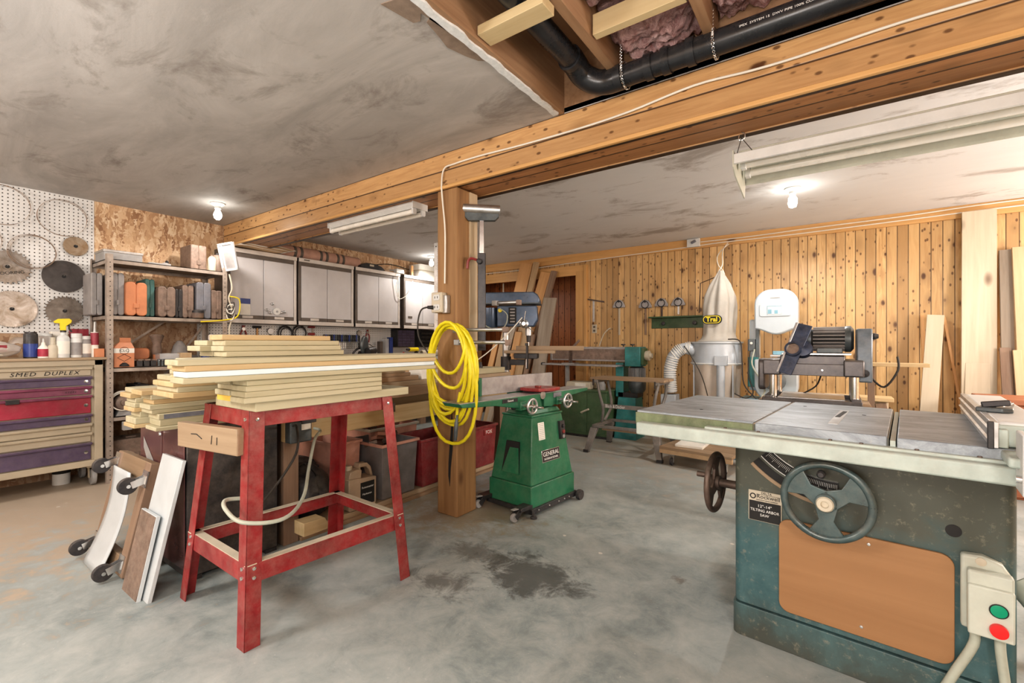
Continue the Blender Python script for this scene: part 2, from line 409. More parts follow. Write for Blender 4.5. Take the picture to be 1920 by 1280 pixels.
a, da = flakes(35, (1, 30, 8)); b_, db = flakes(-50, (1, 26, 7)); e, de = flakes(8, (1, 34, 9))
st = [(.0, (.30, .165, .09)), (.22, (.52, .33, .19)), (.6, (.68, .48, .30)), (1.0, (.82, .67, .48))]
sel = t.noise(v0, 16, 2); sel2 = t.noise(v0, 11, 2, .6, 2)
c = t.mix(t.ramp(sel, [(.48, 0.0), (.52, 1.0)]), t.ramp(a, st), t.ramp(b_, st))
c = t.mix(t.ramp(sel2, [(.54, 0.0), (.58, 1.0)]), c, t.ramp(e, st))
g = t.noise(v0, 60, 4, .7); c = t.mix(t.math('MULTIPLY', g, .3), c, (.30, .15, .07))
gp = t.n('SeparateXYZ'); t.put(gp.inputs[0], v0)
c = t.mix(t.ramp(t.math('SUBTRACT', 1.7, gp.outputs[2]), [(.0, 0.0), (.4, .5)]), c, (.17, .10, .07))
t.bump(sel, .2, .004)
M['osb'] = t.out(c, .7)
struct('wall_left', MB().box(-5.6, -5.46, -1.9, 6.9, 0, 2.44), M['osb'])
M['pinewall'] = boardwall('knotty_pine_boards', (.70, .48, .235), (.52, .31, .13), 'X', .083)
M['pinered'] = boardwall('reddish_pine_boards', (.58, .24, .09), (.40, .13, .045), 'X', .11)
M['pineside'] = boardwall('knotty_pine_side', (.60, .36, .15), (.45, .24, .085), 'Y', .083)
m = MB().box(-3.02, 2.9, 5.9, 5.98, 0, 2.44).box(-5.46, -4.86, 5.9, 5.98, 0, 2.44).box(-4.86, -3.02, 5.9, 5.98, 2.14, 2.44)
struct('wall_back', m, M['pinewall'])
struct('wall_recess', MB().box(-5.46, -2.9, 6.62, 6.7, 0, 2.44).box(-3.02, -2.94, 5.98, 6.62, 0, 2.44), M['pinered'])
struct('wall_right', MB().box(2.8, 2.9, -1.9, 6.9, 0, 2.44), M['pineside'])
struct('wall_front', MB().box(-5.46, 2.8, -1.9, -1.8, 0, 2.44), M['osb'])
# trim boards of the pine wall
M['trimX'] = wood('pine_trim', (.66, .40, .17), (.50, .28, .10), 'X', .6, .4, kscale=5)
M['trimZ'] = wood('pine_trim_upright', (.66, .40, .17), (.50, .28, .10), 'Z', .6, .4, kscale=5)
struct('trim_2', MB().box(-5.46, 2.8, 5.875, 5.9, 2.32, 2.44), M['trimX'], .003)
struct('trim_3', MB().box(-4.98, -2.88, 5.87, 5.9, 2.13, 2.27), M['trimX'], .003)
struct('trim_4', MB().box(-3.04, -2.9, 5.868, 5.9, 0, 2.19).box(-2.9, -2.86, 5.85, 5.9, 0, 2.27), M['trimZ'], .003)
struct('trim_5', MB().box(-4.98, -4.86, 5.868, 5.9, 0, 2.13), M['trimZ'], .003)

# ------------------------------------------------------------------ big beam and post
def beamwood(name, axis_u, axis_v, h):   # horizontal boards stacked
    return boardwall(name, (.66, .42, .20), (.50, .28, .12), axis_v, h, axis_u, kd=.8)
b = thing('ceiling_beam', 'long knotty pine boxed beam crossing the ceiling from the steel shelving to top right', 'beam', (-1.3, 2.4, 2.2))
M['beamface'] = boardwall('beam_face_boards', (.60, .38, .185), (.44, .25, .11), 'Z', .12, 'X', kd=.8)
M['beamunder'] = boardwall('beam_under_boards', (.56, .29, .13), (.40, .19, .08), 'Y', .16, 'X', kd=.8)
MB().box(-4.14, 4.0, -.15, -.11, .0, .24).box(-4.14, 4.0, .13, .17, .0, .24).build('side_boards', M['beamface'], b, .002)
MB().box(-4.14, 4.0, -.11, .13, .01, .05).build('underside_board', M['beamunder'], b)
MB().box(-4.14, 4.0, -.165, -.14, -.004, .018).build('edge_moulding', M['trimX'], b, .004)
p = thing('support_post', 'rough square timber post carrying the beam, wrapped by the yellow hose', 'post', (-2.137, 2.36, 0))
M['postw'] = wood('rough_post', (.40, .24, .11), (.20, .105, .045), 'Z', .8, .7, .7, kscale=5)
MB().box(-.09, .09, -.1, .1, 0, 2.198).build('timber', M['postw'], p, .008)
MB().prism([(.028, .2), (.036, .33), (.052, .45), (.058, .6), (.044, .72), (.038, .6), (.026, .47), (.016, .36), (.014, .27)], -.1022, -.099, 'XZ').build('split', M['ink'], p)
M['postp'] = wood('post_side_board', (.60, .50, .36), (.42, .32, .2), 'Z', .3, .7, kscale=5)
MB().box(.09, .1, .02, .1, 1.1, 2.19).build('side_strip', M['postp'], p)

# ------------------------------------------------------------------ opening above: joists, insulation, pipes
struct('trim_6', MB().box(hx0, hx0 + .035, hy0, hy1, 2.44, 2.74), M['joist'])
struct('trim_7', MB().box(hx0 + .035, hx1, hy1 - .0, hy1 + .04, 2.445, 2.74), M['joist'])
M['sheath'] = plain('torn_paper_white', (.68, .71, .72), .9, 0, .12, 40)
rr = random.Random(3)
m = MB(); N = 60; pts = []
for i in range(N + 1):
    y = hy0 + (hy1 - .03 - hy0) * i / N; pts.append((y, .012 + .009 * rr.random(), .010 + .012 * rr.random()))
for (y0, a0, b0), (y1, a1, b1) in zip(pts, pts[1:]):
    m.hull([(hx0 - a0, y0, 2.428), (hx0 + b0, y0, 2.430), (hx0 + b1, y1, 2.430), (hx0 - a1, y1, 2.428), (hx0 - a0, y0, 2.441), (hx0 + b0, y0, 2.441), (hx0 + b1, y1, 2.441), (hx0 - a1, y1, 2.441)])
tag(m.build('drywall_edge', M['sheath']), 'ragged white torn edge of the ceiling board along the opening', 'edging')
M['tornb'] = plain('torn_paper_brown', (.27, .21, .165), .9, 0, .2, 20)
for k, (pl, lb) in enumerate(((([(-1.28, 1.15), (-1.40, 1.12), (-1.375, 1.26), (-1.345, 1.27), (-1.31, 1.24), (-1.30, 1.36), (-1.285, 1.4)]), 'brown torn patch in the ceiling paper at the top edge of the picture'),
                             (([(-1.28, 1.27), (-1.33, 1.29), (-1.35, 1.38), (-1.37, 1.45), (-1.345, 1.54), (-1.32, 1.60), (-1.28, 1.63)]), 'larger brown torn patch in the ceiling paper beside the cross block'))):
    tag(MB().prism(pl, 2.4365, 2.4402).build('torn_paper', M['tornb']), lb, 'torn paper')
for x, lb in ((-.90, 'ceiling joist running past the black pipe elbow, left of the pink insulation'), (-.45, 'second ceiling joist between two bays of pink insulation'), (.05, 'third ceiling joist above the long black pipe'), (.5, 'ceiling joist furthest right above the black pipe'), (.95, 'ceiling joist outside the picture to the right')):
    if x > .9: continue
    m = MB((0, 0, 0)).box(-.022, .022, 0, 2.5, 0, .23)
    tag(m.build('ceiling_joist', M['joist'], None, .002, (x, hy0, 2.505)), lb, 'joist')
M['block'] = wood('pale_block', (.66, .55, .34), (.52, .40, .22), 'X', .2, kscale=3)
tag(MB().box(-.16, .16, -.045, .045, 0, .04).build('blocking_board', M['block'], None, .002, (-1.07, 1.53, 2.455)), 'pale cross block nailed under the black pipe at the opening edge', 'board')
tag(MB().box(-.195, .195, -.02, .02, 0, .09).build('blocking_board', M['block'], None, .002, (-.675, 1.86, 2.51)), 'cross block between two joists under the pink insulation', 'board')
tag(MB().box(-.22, .22, -.02, .02, 0, .09).build('blocking_board', M['block'], None, .002, (-.20, 1.25, 2.51)), 'cross block in the second joist bay at the top edge', 'board')
t = NT('pink_insulation'); v = t.coord(rnd=True); n = t.noise(v, 12, 8, .75, 1.5); n2 = t.noise(v, 45, 4, .7)
M['pink'] = t.out(t.mix(t.ramp(n, [(.34, 0.0), (.6, 1.0)]), (.46, .20, .19), (.90, .64, .63)), .95); t.bump(t.math('MULTIPLY_ADD', n2, .5, n), 1.0, .03)
from mathutils import noise as mn
def batt(x0, x1, y0, y1, lb):
    m = MB()
    def f(u, w):
        x = x0 + (x1 - x0) * u; y = y0 + (y1 - y0) * w
        e = min(u, 1 - u, w, 1 - w) * 6; e = min(1, e)
        q = Vector((x * 9, y * 9, 3)); h = mn.fractal(q, .8, 2.2, 4) * .035 + abs(mn.noise(q * 2.3)) * .05
        return (x, y, 2.62 - e * .06 + h)
    m.sheet(f, 60, int(60 * (y1 - y0) / (x1 - x0)) if (y1 - y0) / (x1 - x0) < 3 else 150)
    m.box(x0, x1, y0, y1, 2.66, 2.73)
    tag(m.build('insulation_batt', M['pink'], ang=80), lb, 'insulation')
batt(-.875, -.475, 1.90, 2.24, 'pink glass wool batt sagging behind the cross block by the pipe elbow')
batt(-.875, -.475, -.2, 1.83, 'pink glass wool batt at the top edge, left of the second joist')
batt(-.425, .025, -.2, 2.24, 'pink glass wool batt in the bay right of the second joist')
batt(.075, .475, -.2, 2.24, 'pink glass wool in the bay above the right end of the black pipe')
M['pipe'] = plain('abs_pipe', (.022, .024, .028), .28, 0, .3, 10, dust=.08)
p = thing('drain_pipe', 'black plastic drain pipe with elbow hung under the joists along the beam', 'pipe', (-1.02, 2.15, 2.47))
MB().cyl((.13, 0, 0), (3.0, .0, .02), .052, n=28).build('long_run', M['pipe'], p)
MB().cyl((-.03, -.14, .07), (-.03, -2.4, .085), .05, n=28).build('short_run', M['pipe'], p)
MB().tube([(-.03, -.17, .075), (-.03, -.12, .065), (-.02, -.06, .04), (.03, -.02, .01), (.09, 0, 0), (.16, 0, 0)], .058, 24, smooth=4).build('elbow', M['pipe'], p)
for x in (.15, .30, .38, .49): MB().cyl((x - .018, 0, x * .0066), (x + .018, 0, x * .0066), .060, n=28).build('coupling', M['pipe'], p)
MB().cyl((-.03, -.16, .07), (-.03, -.19, .07), .060, n=28).build('coupling', M['pipe'], p)
txt('IPEX  SYSTEM 15  DWV PIPE 100% CORE  CSA CERTIFIED  ABS 3 IN', .0125, M['whiteink'], p, (.92, -.0525, .006), (92, 0, 0), 'printed_line', sx=1.25)
for k, (x, lb) in enumerate(((-.84, 'perforated metal strap round the black pipe just right of the elbow'), (-.43, 'perforated metal strap round the middle of the long black pipe'))):
    m = MB()
    for i in range(26):
        a = 2 * PI * i / 26
        m.torus((0, .0615 * math.cos(a), .0615 * math.sin(a)), .0052, .0016, (0, math.cos(a), math.sin(a)), 10, 5)
    for i in range(8): m.torus((0, -.0615, .01 + i * .0148), .0052, .0016, (0, 1, 0), 10, 5)
    tag(m.build('pipe_strap', M['chrome'], None, loc=(x, 2.15, 2.47)), lb, 'strap')

# cable along beam and down the post
pts = [(-2.14, 2.242, 1.56), (-2.137, 2.242, 1.9), (-2.158, 2.242, 2.10), (-2.162, 2.235, 2.22), (-2.14, 2.235, 2.325), (-2.05, 2.237, 2.34), (-1.83, 2.238, 2.342), (-1.5, 2.238, 2.33), (-1.12, 2.238, 2.326), (-.85, 2.238, 2.335), (-.54, 2.238, 2.365), (-.3, 2.238, 2.352), (-.12, 2.238, 2.350), (.2, 2.238, 2.36), (.55, 2.238, 2.352), (1.4, 2.238, 2.35)]
o = tag(MB().tube(pts, .0055, 8, smooth=5).build('electric_cable', M['cable']), 'white electric cable stapled along the beam and down the post to the outlet', 'cable')

# strip light under the beam
def strip_ends(m, x): pass
f = thing('fluorescent_light', 'short two-tube strip light screwed under the beam left of the post', 'light fixture', (-3.08, 2.40, 2.21))
MB().prism([(-.07, 0), (-.075, -.02), (-.045, -.045), (.045, -.045), (.075, -.02), (.07, 0)], -.53, .53, 'YZ').build('housing', M['white'], f, .002)
M['tube'] = plain('lamp_tube', (.78, .76, .70), .25, 0, .05)
for s in (-1, 1):
    MB().cyl((-.51, s * .045, -.07), (.51, s * .045, -.07), .018, n=20).build('lamp_tube', M['tube'], f)
for sx in (-1, 1):
    m = MB()
    for s in (-1, 1): m.prism(rrect(s * .045 - .018, s * .045 + .018, -.09, -.03, .015), sx * .52 - .008, sx * .52 + .008, 'YZ')
    m.box(sx * .535 - .004, sx * .535 + .004, -.076, .076, -.048, .0)
    m.build('end_socket', M['white'], f)
# long hanging light
f = thing('fluorescent_light', 'long hanging two-tube workshop light with white reflector, top right', 'light fixture', (-.41, 2.66, 2.08))
M['refl'] = plain('reflector_white', (.52, .53, .46), .35, 0, .1, dust=.15)
L_ = 2.55
MB().box(0, L_, -.05, .05, .03, .075).build('ballast_housing', M['refl'], f, .004)
prof = [(-.185, -.02), (-.182, .0), (-.14, .025), (-.05, .032), (.05, .032), (.14, .01), (.17, -.03), (.165, -.045)]
m = MB()
m.prism(prof + [(a, b + .006) for a, b in prof[::-1]], 0, L_, 'YZ').build('reflector', M['refl'], f)
MB().box(0, L_, -.19, -.172, -.035, .012).build('front_lip', M['white'], f, .002)
for y in (-.075, .065):
    MB().cyl((.04, y, -.012), (L_ - .03, y, -.012), .019, n=20).build('lamp_tube', M['tube'], f)
for y in (-.075, .065):
    MB().box(.015, .04, y - .02, y + .02, -.035, .03).build('end_socket', M['white'], f, .003)
    MB().box(1.27, 1.33, y - .02, y + .02, -.03, .03).build('end_socket', M['white'], f, .003)
MB().prism([(-.19, .03), (-.19, -.05), (-.14, -.08), (.15, -.12), (.175, -.03), (.14, .03)], -.006, 0, 'YZ').build('end_plate', M['refl'], f)
for x in (.03, 2.2):
    m = MB().tube([(x - .02, -.17, .01), (x, -.16, .095)], .002, 5).tube([(x + .05, -.15, .02), (x, -.16, .095)], .002, 5)
    m.build('hanging_wire', M['dkcable'], f)
    m = MB().tube([(x, -.14, .145), (x, -.15, .125), (x + .014, -.155, .115), (x + .012, -.155, .09), (x - .006, -.155, .085), (x - .013, -.155, .10), (x - .010, -.155, .115)], .003, 6, smooth=4)
    m.build('hook', M['chrome'], f)
# ------------------------------------------------------------------ pegboards on the left wall
def pegmat(name, col):
    t = NT(name); tc = t.n('TexCoord'); sp = t.n('SeparateXYZ'); t.put(sp.inputs[0], tc.outputs['Object'])
    f = [t.math('SUBTRACT', t.math('FRACT', t.math('DIVIDE', sp.outputs[i], .03)), .5) for i in (1, 2)]
    d = t.math('SQRT', t.math('ADD', t.math('MULTIPLY', f[0], f[0]), t.math('MULTIPLY', f[1], f[1])))
    n = t.noise(tc.outputs['Object'], 6, 4)
    c = t.mix(n, sc_(col, .85), col)
    h = t.ramp(d, [(.13, 1.0), (.18, 0.0)])
    t.bump(t.math('SUBTRACT', 1.0, h), .4, .003)
    return t.out(t.mix(h, c, (.03, .025, .02)), .5)
M['peg'] = pegmat('white_pegboard', (.74, .74, .73))
tag(MB().box(-.004, .004, -.6, .6, -.6, .6).build('pegboard', M['peg'], loc=(-5.4562, .585, 1.84)), 'white pegboard hung with saw blades at the left edge', 'pegboard')
tag(MB().box(-.004, .004, -1.93, 1.93, -.24, .24).build('pegboard', M['peg'], loc=(-5.4562, 3.93, 1.16)), 'long white pegboard under the wall cabinets', 'pegboard')

# saw blades
def blademat(name, a, b, met=.85, rough=.32):
    t = NT(name); v = t.coord(rnd=True); tc = t.n('TexCoord'); sp = t.n('SeparateXYZ'); t.put(sp.inputs[0], tc.outputs['Object'])
    r = t.math('SQRT', t.math('ADD', t.math('MULTIPLY', sp.outputs[1], sp.outputs[1]), t.math('MULTIPLY', sp.outputs[2], sp.outputs[2])))
    n = t.noise(v, 9, 5, .7, .5)
    rings = t.noise(r, 60, 3)
    c = t.mix(t.ramp(n, [(.35, 0.0), (.65, 1.0)]), a, b)
    t.b.inputs['Anisotropic'].default_value = .7
    return t.out(c, t.math('MULTIPLY_ADD', rings, .2, rough - .1), met)
M['bl1'] = blademat('blade_steel', (.16, .13, .10), (.34, .32, .30), .8, .3)
M['bl2'] = blademat('blade_rusty', (.09, .07, .055), (.19, .165, .14), .4, .45)
M['bl3'] = blademat('blade_black', (.05, .042, .04), (.085, .075, .07), .1, .6)
M['bl4'] = blademat('blade_gold', (.24, .16, .09), (.38, .32, .25))
def disc(y, z, r, teeth, depth, mat, label, x=-5.435, hole=.014, wr=None):
    m = MB(); n = max(teeth, 1) * 2 if teeth else 64; pts = []
    if teeth:
        for i in range(teeth):
            a = 2 * PI * i / teeth; da = 2 * PI / teeth
            for f, rr_ in ((0, r), (.18, r), (.3, r - depth), (.75, r - depth)): pts.append((rr_ * math.cos(a + da * f), rr_ * math.sin(a + da * f)))
    else: pts = [(r * math.cos(2 * PI * i / n), r * math.sin(2 * PI * i / n)) for i in range(n)]
    t_ = thing('circular_saw_blade', label, 'saw blade', (x, y, z), group=None)
    m.prism(pts, -.0015, .0015, 'YZ').build('blade_plate', mat, t_)
    MB().cyl((.0012, 0, 0), (.004, 0, 0), hole, n=16).build('arbor_hole', M['ink'], t_)
    MB().cyl((-.016, 0, 0), (.014, 0, hole * .5), .003, n=8).build('hook', M['chrome'], t_)
    if wr: txt(wr, .035, M['ink'], t_, (.0035, .01, -.05), (90, -12, 90), 'handwriting')
    return t_
disc(1.06, 2.008, .086, 40, .006, M['bl4'], 'small gold-brown circular saw blade at the top right of the pegboard')
disc(.655, 1.775, .142, 26, .016, M['bl1'], 'shiny circular saw blade with black handwriting, cut by the left edge, behind the wire coil', wr='FLOORING')
disc(.984, 1.735, .137, 0, 0, M['bl3'], 'plain dark toothless disc hung on the pegboard')
disc(.68, 1.436, .15, 70, .006, M['bl1'], 'large shiny fine-toothed saw blade at the lower left of the pegboard')
disc(.99, 1.437, .132, 30, .014, M['bl2'], 'dull coarse-toothed saw blade behind the yellow spray trigger')
M['band'] = plain('band_blade', (.30, .21, .15), .45, .6, .4, 20)
def coil(y, z, r, label, k=3, seed=1):
    rg = random.Random(seed); t_ = thing('saw_band', label, 'saw blade', (-5.43, y, z))
    for j in range(k):
        rx = r * (1 - .05 * j * rg.random()); dz = .012 * (rg.random() - .5) * j; pts = []
        m = MB(); P = []
        for i in range(64):
            a = 2 * PI * i / 64
            P.append((.012 + .007 * j + .006 * math.sin(a * 3 + j), dz + rx * math.cos(a) * (1 + .02 * math.sin(2 * a + j)), dz - (r - rx) + rx * math.sin(a)))
        for i in range(64):
            p0, p1 = P[i], P[(i + 1) % 64]
            m.bar(p0, p1, .009, .0014, (0, (p0[1] + p1[1]), (p0[2] + p1[2])))
        m.build('blade_loop', M['band'], t_)
    MB().cyl((-.02, 0, r - .012), (.04, 0, r - .006), .003, n=8).build('hook', M['chrome'], t_)
coil(.625, 2.265, .158, 'coiled band saw blade at the top left corner of the pegboard', 2, 2)
coil(.975, 2.238, .155, 'coiled band saw blade hung left of the strand board at the top', 2, 4)
coil(.79, 1.915, .14, 'dark coiled band saw blade in the middle, overlapping the blades around it', 4, 5)
coil(.475, 1.96, .145, 'band saw blade loop mostly outside the left edge', 2, 8)

# ------------------------------------------------------------------ rolling tool chest
M['chestp'] = plain('drawer_purple', (.115, .085, .15), .45, .1, .25, 5, dust=.22)
M['chestr'] = plain('drawer_red', (.34, .03, .06), .45, .1, .3, 5, dust=.2)
M['chestb'] = plain('drawer_beige', (.47, .41, .31), .5, 0, .1, 4)
M['chestpr'] = plain('drawer_purple_pink', (.25, .07, .13), .45, .1, .45, 3, dust=.2)
t_ = thing('tool_chest', 'rolling tool chest with purple, red and beige drawers under the pegboard', 'tool chest', (-5.17, .5, 0))
y0, y1 = -.62, .625
MB().box(-.27, .275, y0 - .02, y1 + .02, 1.025, 1.045).build('wooden_top', M['oldY'], t_, .003)
m = MB().box(-.24, .235, y0, y1, .20, 1.0)
m.box(-.24, .255, y1 - .055, y1, .17, 1.025).box(-.24, .255, y0, y0 + .055, .17, 1.025).box(-.24, .255, y0, y1, .98, 1.025).box(-.24, .255, y0, y1, .165, .215)
m.build('cabinet_body', M['chestb'], t_, .004)
zs = [.972, .897, .819, .745, .594, .517, .443, .363, .219]
mt = ['chestb', 'chestp', 'chestpr', 'chestr', 'chestp', 'chestb', 'chestb', 'chestp']
lb = ['beige top drawer with black handwriting', 'purple drawer', 'purple drawer stained red', 'tall red drawer', 'purple drawer below the red one', 'beige drawer', 'beige drawer', 'tall purple bottom drawer']
for i in range(8):
    a, b_ = zs[i + 1] + .003, zs[i] - .004
    d = MB().box(.2, .25, y0 + .07, y1 - .075, a, b_ - .02).build('drawer', M[mt[i]], t_, .003); d['label'] = lb[i]
    MB().prism([(.245, b_ - .024), (.272, b_ - .018), (.275, b_ - .004), (.262, b_), (.24, b_)], y0 + .065, y1 - .07, 'XZ').build('handle_rail', M[mt[i] if mt[i] != 'chestr' else 'chestpr'], d, .001)
    if mt[i] != 'chestb': MB().lathe([(0, 0), (.014, 0), (.013, .004), (0, .005)], 16, (.25, y1 - .105, (a + b_ - .02) / 2 + .003), (1, 0, 0)).build('badge', M['chrome'], d)
    if i == 3: MB().box(.252, .278, .08, .15, b_ - .03, b_ + .002).build('latch', M['black'], d, .002)
txt('SMED  DUPLEX', .042, M['ink'], t_, (.252, .29, .924), (90, 0, 90), 'handwriting', shear=.25, sx=1.15, sp=1.2)
txt('STEEL', .018, M['ink'], t_, (.252, .43, .772), (90, 0, 90), 'handwriting', shear=.25, sx=1.2, sp=1.3)
for sx in (-.16, .17):
    for sy in (y0 + .07, y1 - .05):
        c_ = MB().box(sx - .04, sx + .04, sy - .04, sy + .04, .145, .165).bar((sx, sy - .024, .15), (sx + .015, sy - .024, .06), .003, .045, (1, 0, 0)).bar((sx, sy + .024, .15), (sx + .015, sy + .024, .06), .003, .045, (1, 0, 0)).build('caster', M['chestb'], t_)
        MB().lathe([(0, -.017), (.04, -.017), (.062, -.014), (.064, 0), (.062, .014), (.04, .017), (0, .017)], 24, (sx + .015, sy, .064), (0, 1, 0)).build('wheel', M['grey'], c_)

# things on the tool chest (top at z 1.045)
ZT = 1.0455
def bottle(name, label, y, x, prof, mat, cap=None, band=None, cat='bottle', z=ZT, n=24):
    t_ = thing(name, label, cat, (x, y, z))
    MB().lathe(prof, n).build('body', mat, t_)
    if cap: MB().lathe(cap[0], n).build('cap', cap[1], t_)
    if band: MB().lathe([(band[0], band[1]), (band[0] + .0008, band[1]), (band[0] + .0008, band[2]), (band[0], band[2])], n).build('paper_label', band[3], t_)
    return t_
M['bagm'] = glass('plastic_bag', (.85, .80, .75), .55)
t_ = thing('plastic_bag', 'clear bag of hose with red label, at the left end of the tool chest', 'bag', (-5.03, .52, ZT))
def bagf(u, w):
    a = 2 * PI * u; b_ = PI * w - PI / 2; r = 1 + .12 * mn.noise(Vector((math.cos(a) * 2, math.sin(a) * 2, w * 5))) + .06 * mn.noise(Vector((u * 17, w * 19, 2)))
    return (.09 * math.cos(a) * math.cos(b_) * r, .155 * math.sin(a) * math.cos(b_) * r, .066 + .062 * math.sin(b_) * (r if b_ > 0 else 1))
MB().sheet(bagf, 40, 22).build('bag_film', M['bagm'], t_)
m = MB()
for i in range(3): m.torus((0, 0, .03 + .022 * i), .07 + .01 * (i % 2), .012, n=32, m=10)
m.build('hose_coil', M['cable'], t_)
MB().cbox((.088, .03, .075), (.004, .09, .05), (0, 0, 12)).build('paper_label', M['chestr'], t_)
MB().sheet(lambda u, w: (-.02 + .03 * w * math.sin(5 * u), .0 + .16 * u + .05 * w, .10 + .1 * w * u + .015 * math.sin(9 * u + 4 * w)), 12, 8).build('loose_film', M['bagm'], t_)
bottle('aerosol_can', 'dark can with a blue lower half beside the plastic bag', .725, -5.02, [(0, 0), (.039, 0), (.04, .004), (.04, .18), (.036, .188), (0, .188)], M['black'], ([(0, .188), (.034, .188), (.034, .2), (0, .2)], M['blackmetal']), (.0402, .01, .11, M['blue']), 'can')
bottle('squeeze_bottle', 'small bottle with a red and white label and white shoulder', .79, -5.0, [(0, 0), (.032, 0), (.033, .01), (.033, .075), (.014, .1), (.011, .12), (0, .12)], M['paper'], ([(0, .12), (.008, .12), (.005, .15), (0, .15)], M['white']), (.0334, .012, .07, M['chestr']))
bottle('glue_bottle', 'cream squeeze bottle with narrow neck next to the yellow-trigger sprayer', .842, -4.99, [(0, 0), (.031, 0), (.032, .008), (.032, .075), (.028, .092), (.016, .105), (.014, .16), (0, .16)], M['cream'])
t_ = bottle('spray_bottle', 'tall white spray bottle with a yellow trigger head', .90, -4.99, [(0, 0), (.038, 0), (.039, .006), (.039, .15), (.034, .165), (.018, .18), (.016, .2), (0, .2)], M['white'], ([(0, .2), (.018, .2), (.018, .215), (0, .215)], M['black']), (.0394, .03, .13, M['paper']))
h = MB().prism([(-.018, .215), (.016, .215), (.016, .25), (.045, .275), (.05, .295), (.035, .31), (-.03, .305), (-.055, .285), (-.05, .272), (-.02, .27)], -.012, .012, 'YZ').build('trigger_head', M['yellow'], t_, .003)
MB().tube([(0, .02, .272), (0, .035, .25), (0, .034, .23), (0, .05, .205)], .006, 8, smooth=3).build('trigger', M['black'], h)
bottle('aerosol_can', 'white aerosol can with a white cap, right of the spray bottle', .978, -4.99, [(0, 0), (.035, 0), (.036, .004), (.036, .15), (.03, .158), (0, .158)], M['white'], ([(0, .158), (.034, .158), (.034, .19), (.03, .193), (0, .193)], M['white']), (.0364, .02, .12, M['greyp']), 'can')
bottle('aerosol_can', 'shorter grey-white aerosol can next to the caulk tube', 1.035, -5.0, [(0, 0), (.034, 0), (.035, .004), (.035, .13), (.028, .145), (0, .145)], M['greyp'], ([(0, .145), (.032, .145), (.032, .172), (0, .174)], M['white']), (.0354, .03, .11, M['paper']), 'can')
bottle('glass_jar', 'clear jar with a white lid behind the small bottles', .82, -5.16, [(0, 0), (.05, 0), (.052, .01), (.052, .16), (.046, .17), (0, .17)], M['clear'], ([(0, .17), (.05, .17), (.05, .19), (0, .19)], M['white']), cat='jar')
tag(MB().box(-.04, .04, -.06, .05, 0, .235).build('red_box', M['chestr'], None, .003, (-5.26, 1.05, ZT)), 'upright red box at the back of the chest behind the aerosol cans', 'box')
tag(MB().box(-.04, .04, -.05, .05, 0, .21).build('cream_box', M['paper'], None, .003, (-5.26, .92, ZT)), 'cream box at the back of the chest, left of the red one', 'box')
t_ = bottle('caulk_tube', 'red and white caulk tube standing with nozzle up at the right end of the chest', 1.088, -4.99, [(0, 0), (.025, 0), (.025, .205), (0, .205)], M['paper'], ([(0, .205), (.008, .205), (.004, .29), (0, .29)], M['white']), (.0254, .1, .2, M['chestr']), 'tube')
tag(MB().box(-.03, .03, -.028, .028, 0, .07).build('small_box', M['orange'], None, .002, (-4.945, 1.105, ZT)), 'small orange-brown box at the front corner of the chest top', 'box')
t_ = bottle('paint_can', 'white paint can with black label on the floor behind the chest caster', .93, -5.22, [(0, 0), (.055, 0), (.055, .14), (0, .14)], M['white'], ([(0, .14), (.058, .14), (.058, .15), (.05, .152), (0, .147)], M['chrome']), (.0554, .09, .135, M['ink']), 'can', z=.0)

# ------------------------------------------------------------------ steel shelving
M['shelfm'] = plain('shelf_steel', (.36, .31, .27), .5, .3, .3, 10, dust=.3)
t_ = thing('shelving_unit', 'grey steel shelving unit packed with tool cases between the tool chest and the wall cabinets', 'shelves', (-5.15, 1.6, 0))
for z in (1.86, 1.395, .955, .545, .13):
    m = MB().box(-.22, .245, -.45, .45, z - .006, z).box(.235, .245, -.45, .45, z - .035, z).box(-.22, -.21, -.45, .45, z - .035, z).box(-.22, .245, -.45, -.44, z - .035, z).box(-.22, .245, .44, .45, z - .035, z)
    m.build('shelf', M['shelfm'], t_)
for sx, sy in ((.25, -.455), (.25, .455), (-.225, -.455), (-.225, .455)):
    a = 1 if sx < 0 else -1; b_ = 1 if sy < 0 else -1
    o = MB().box(sx, sx + a * -.003, sy, sy + b_ * .04, 0, 1.9).box(sx, sx + a * .04, sy, sy + b_ * -.003, 0, 1.9).build('upright', M['shelfm'], t_)
    if sx > 0:
        m = MB()
        for i in range(46): m.cyl((sx + .002, sy + b_ * .02, .03 + i * .04), (sx + .0045, sy + b_ * .02, .03 + i * .04), .004, n=8)
        m.build('bolt_holes', M['ink'], o)
m = MB().bar((-.22, -.45, .95), (-.22, .1, 1.38), .02, .003, (1, 0, 0)).build('brace', M['shelfm'], t_)
m = MB().bar((-.223, .45, 1.38), (-.223, -.1, .56), .02, .003, (1, 0, 0)).build('brace', M['shelfm'], t_)

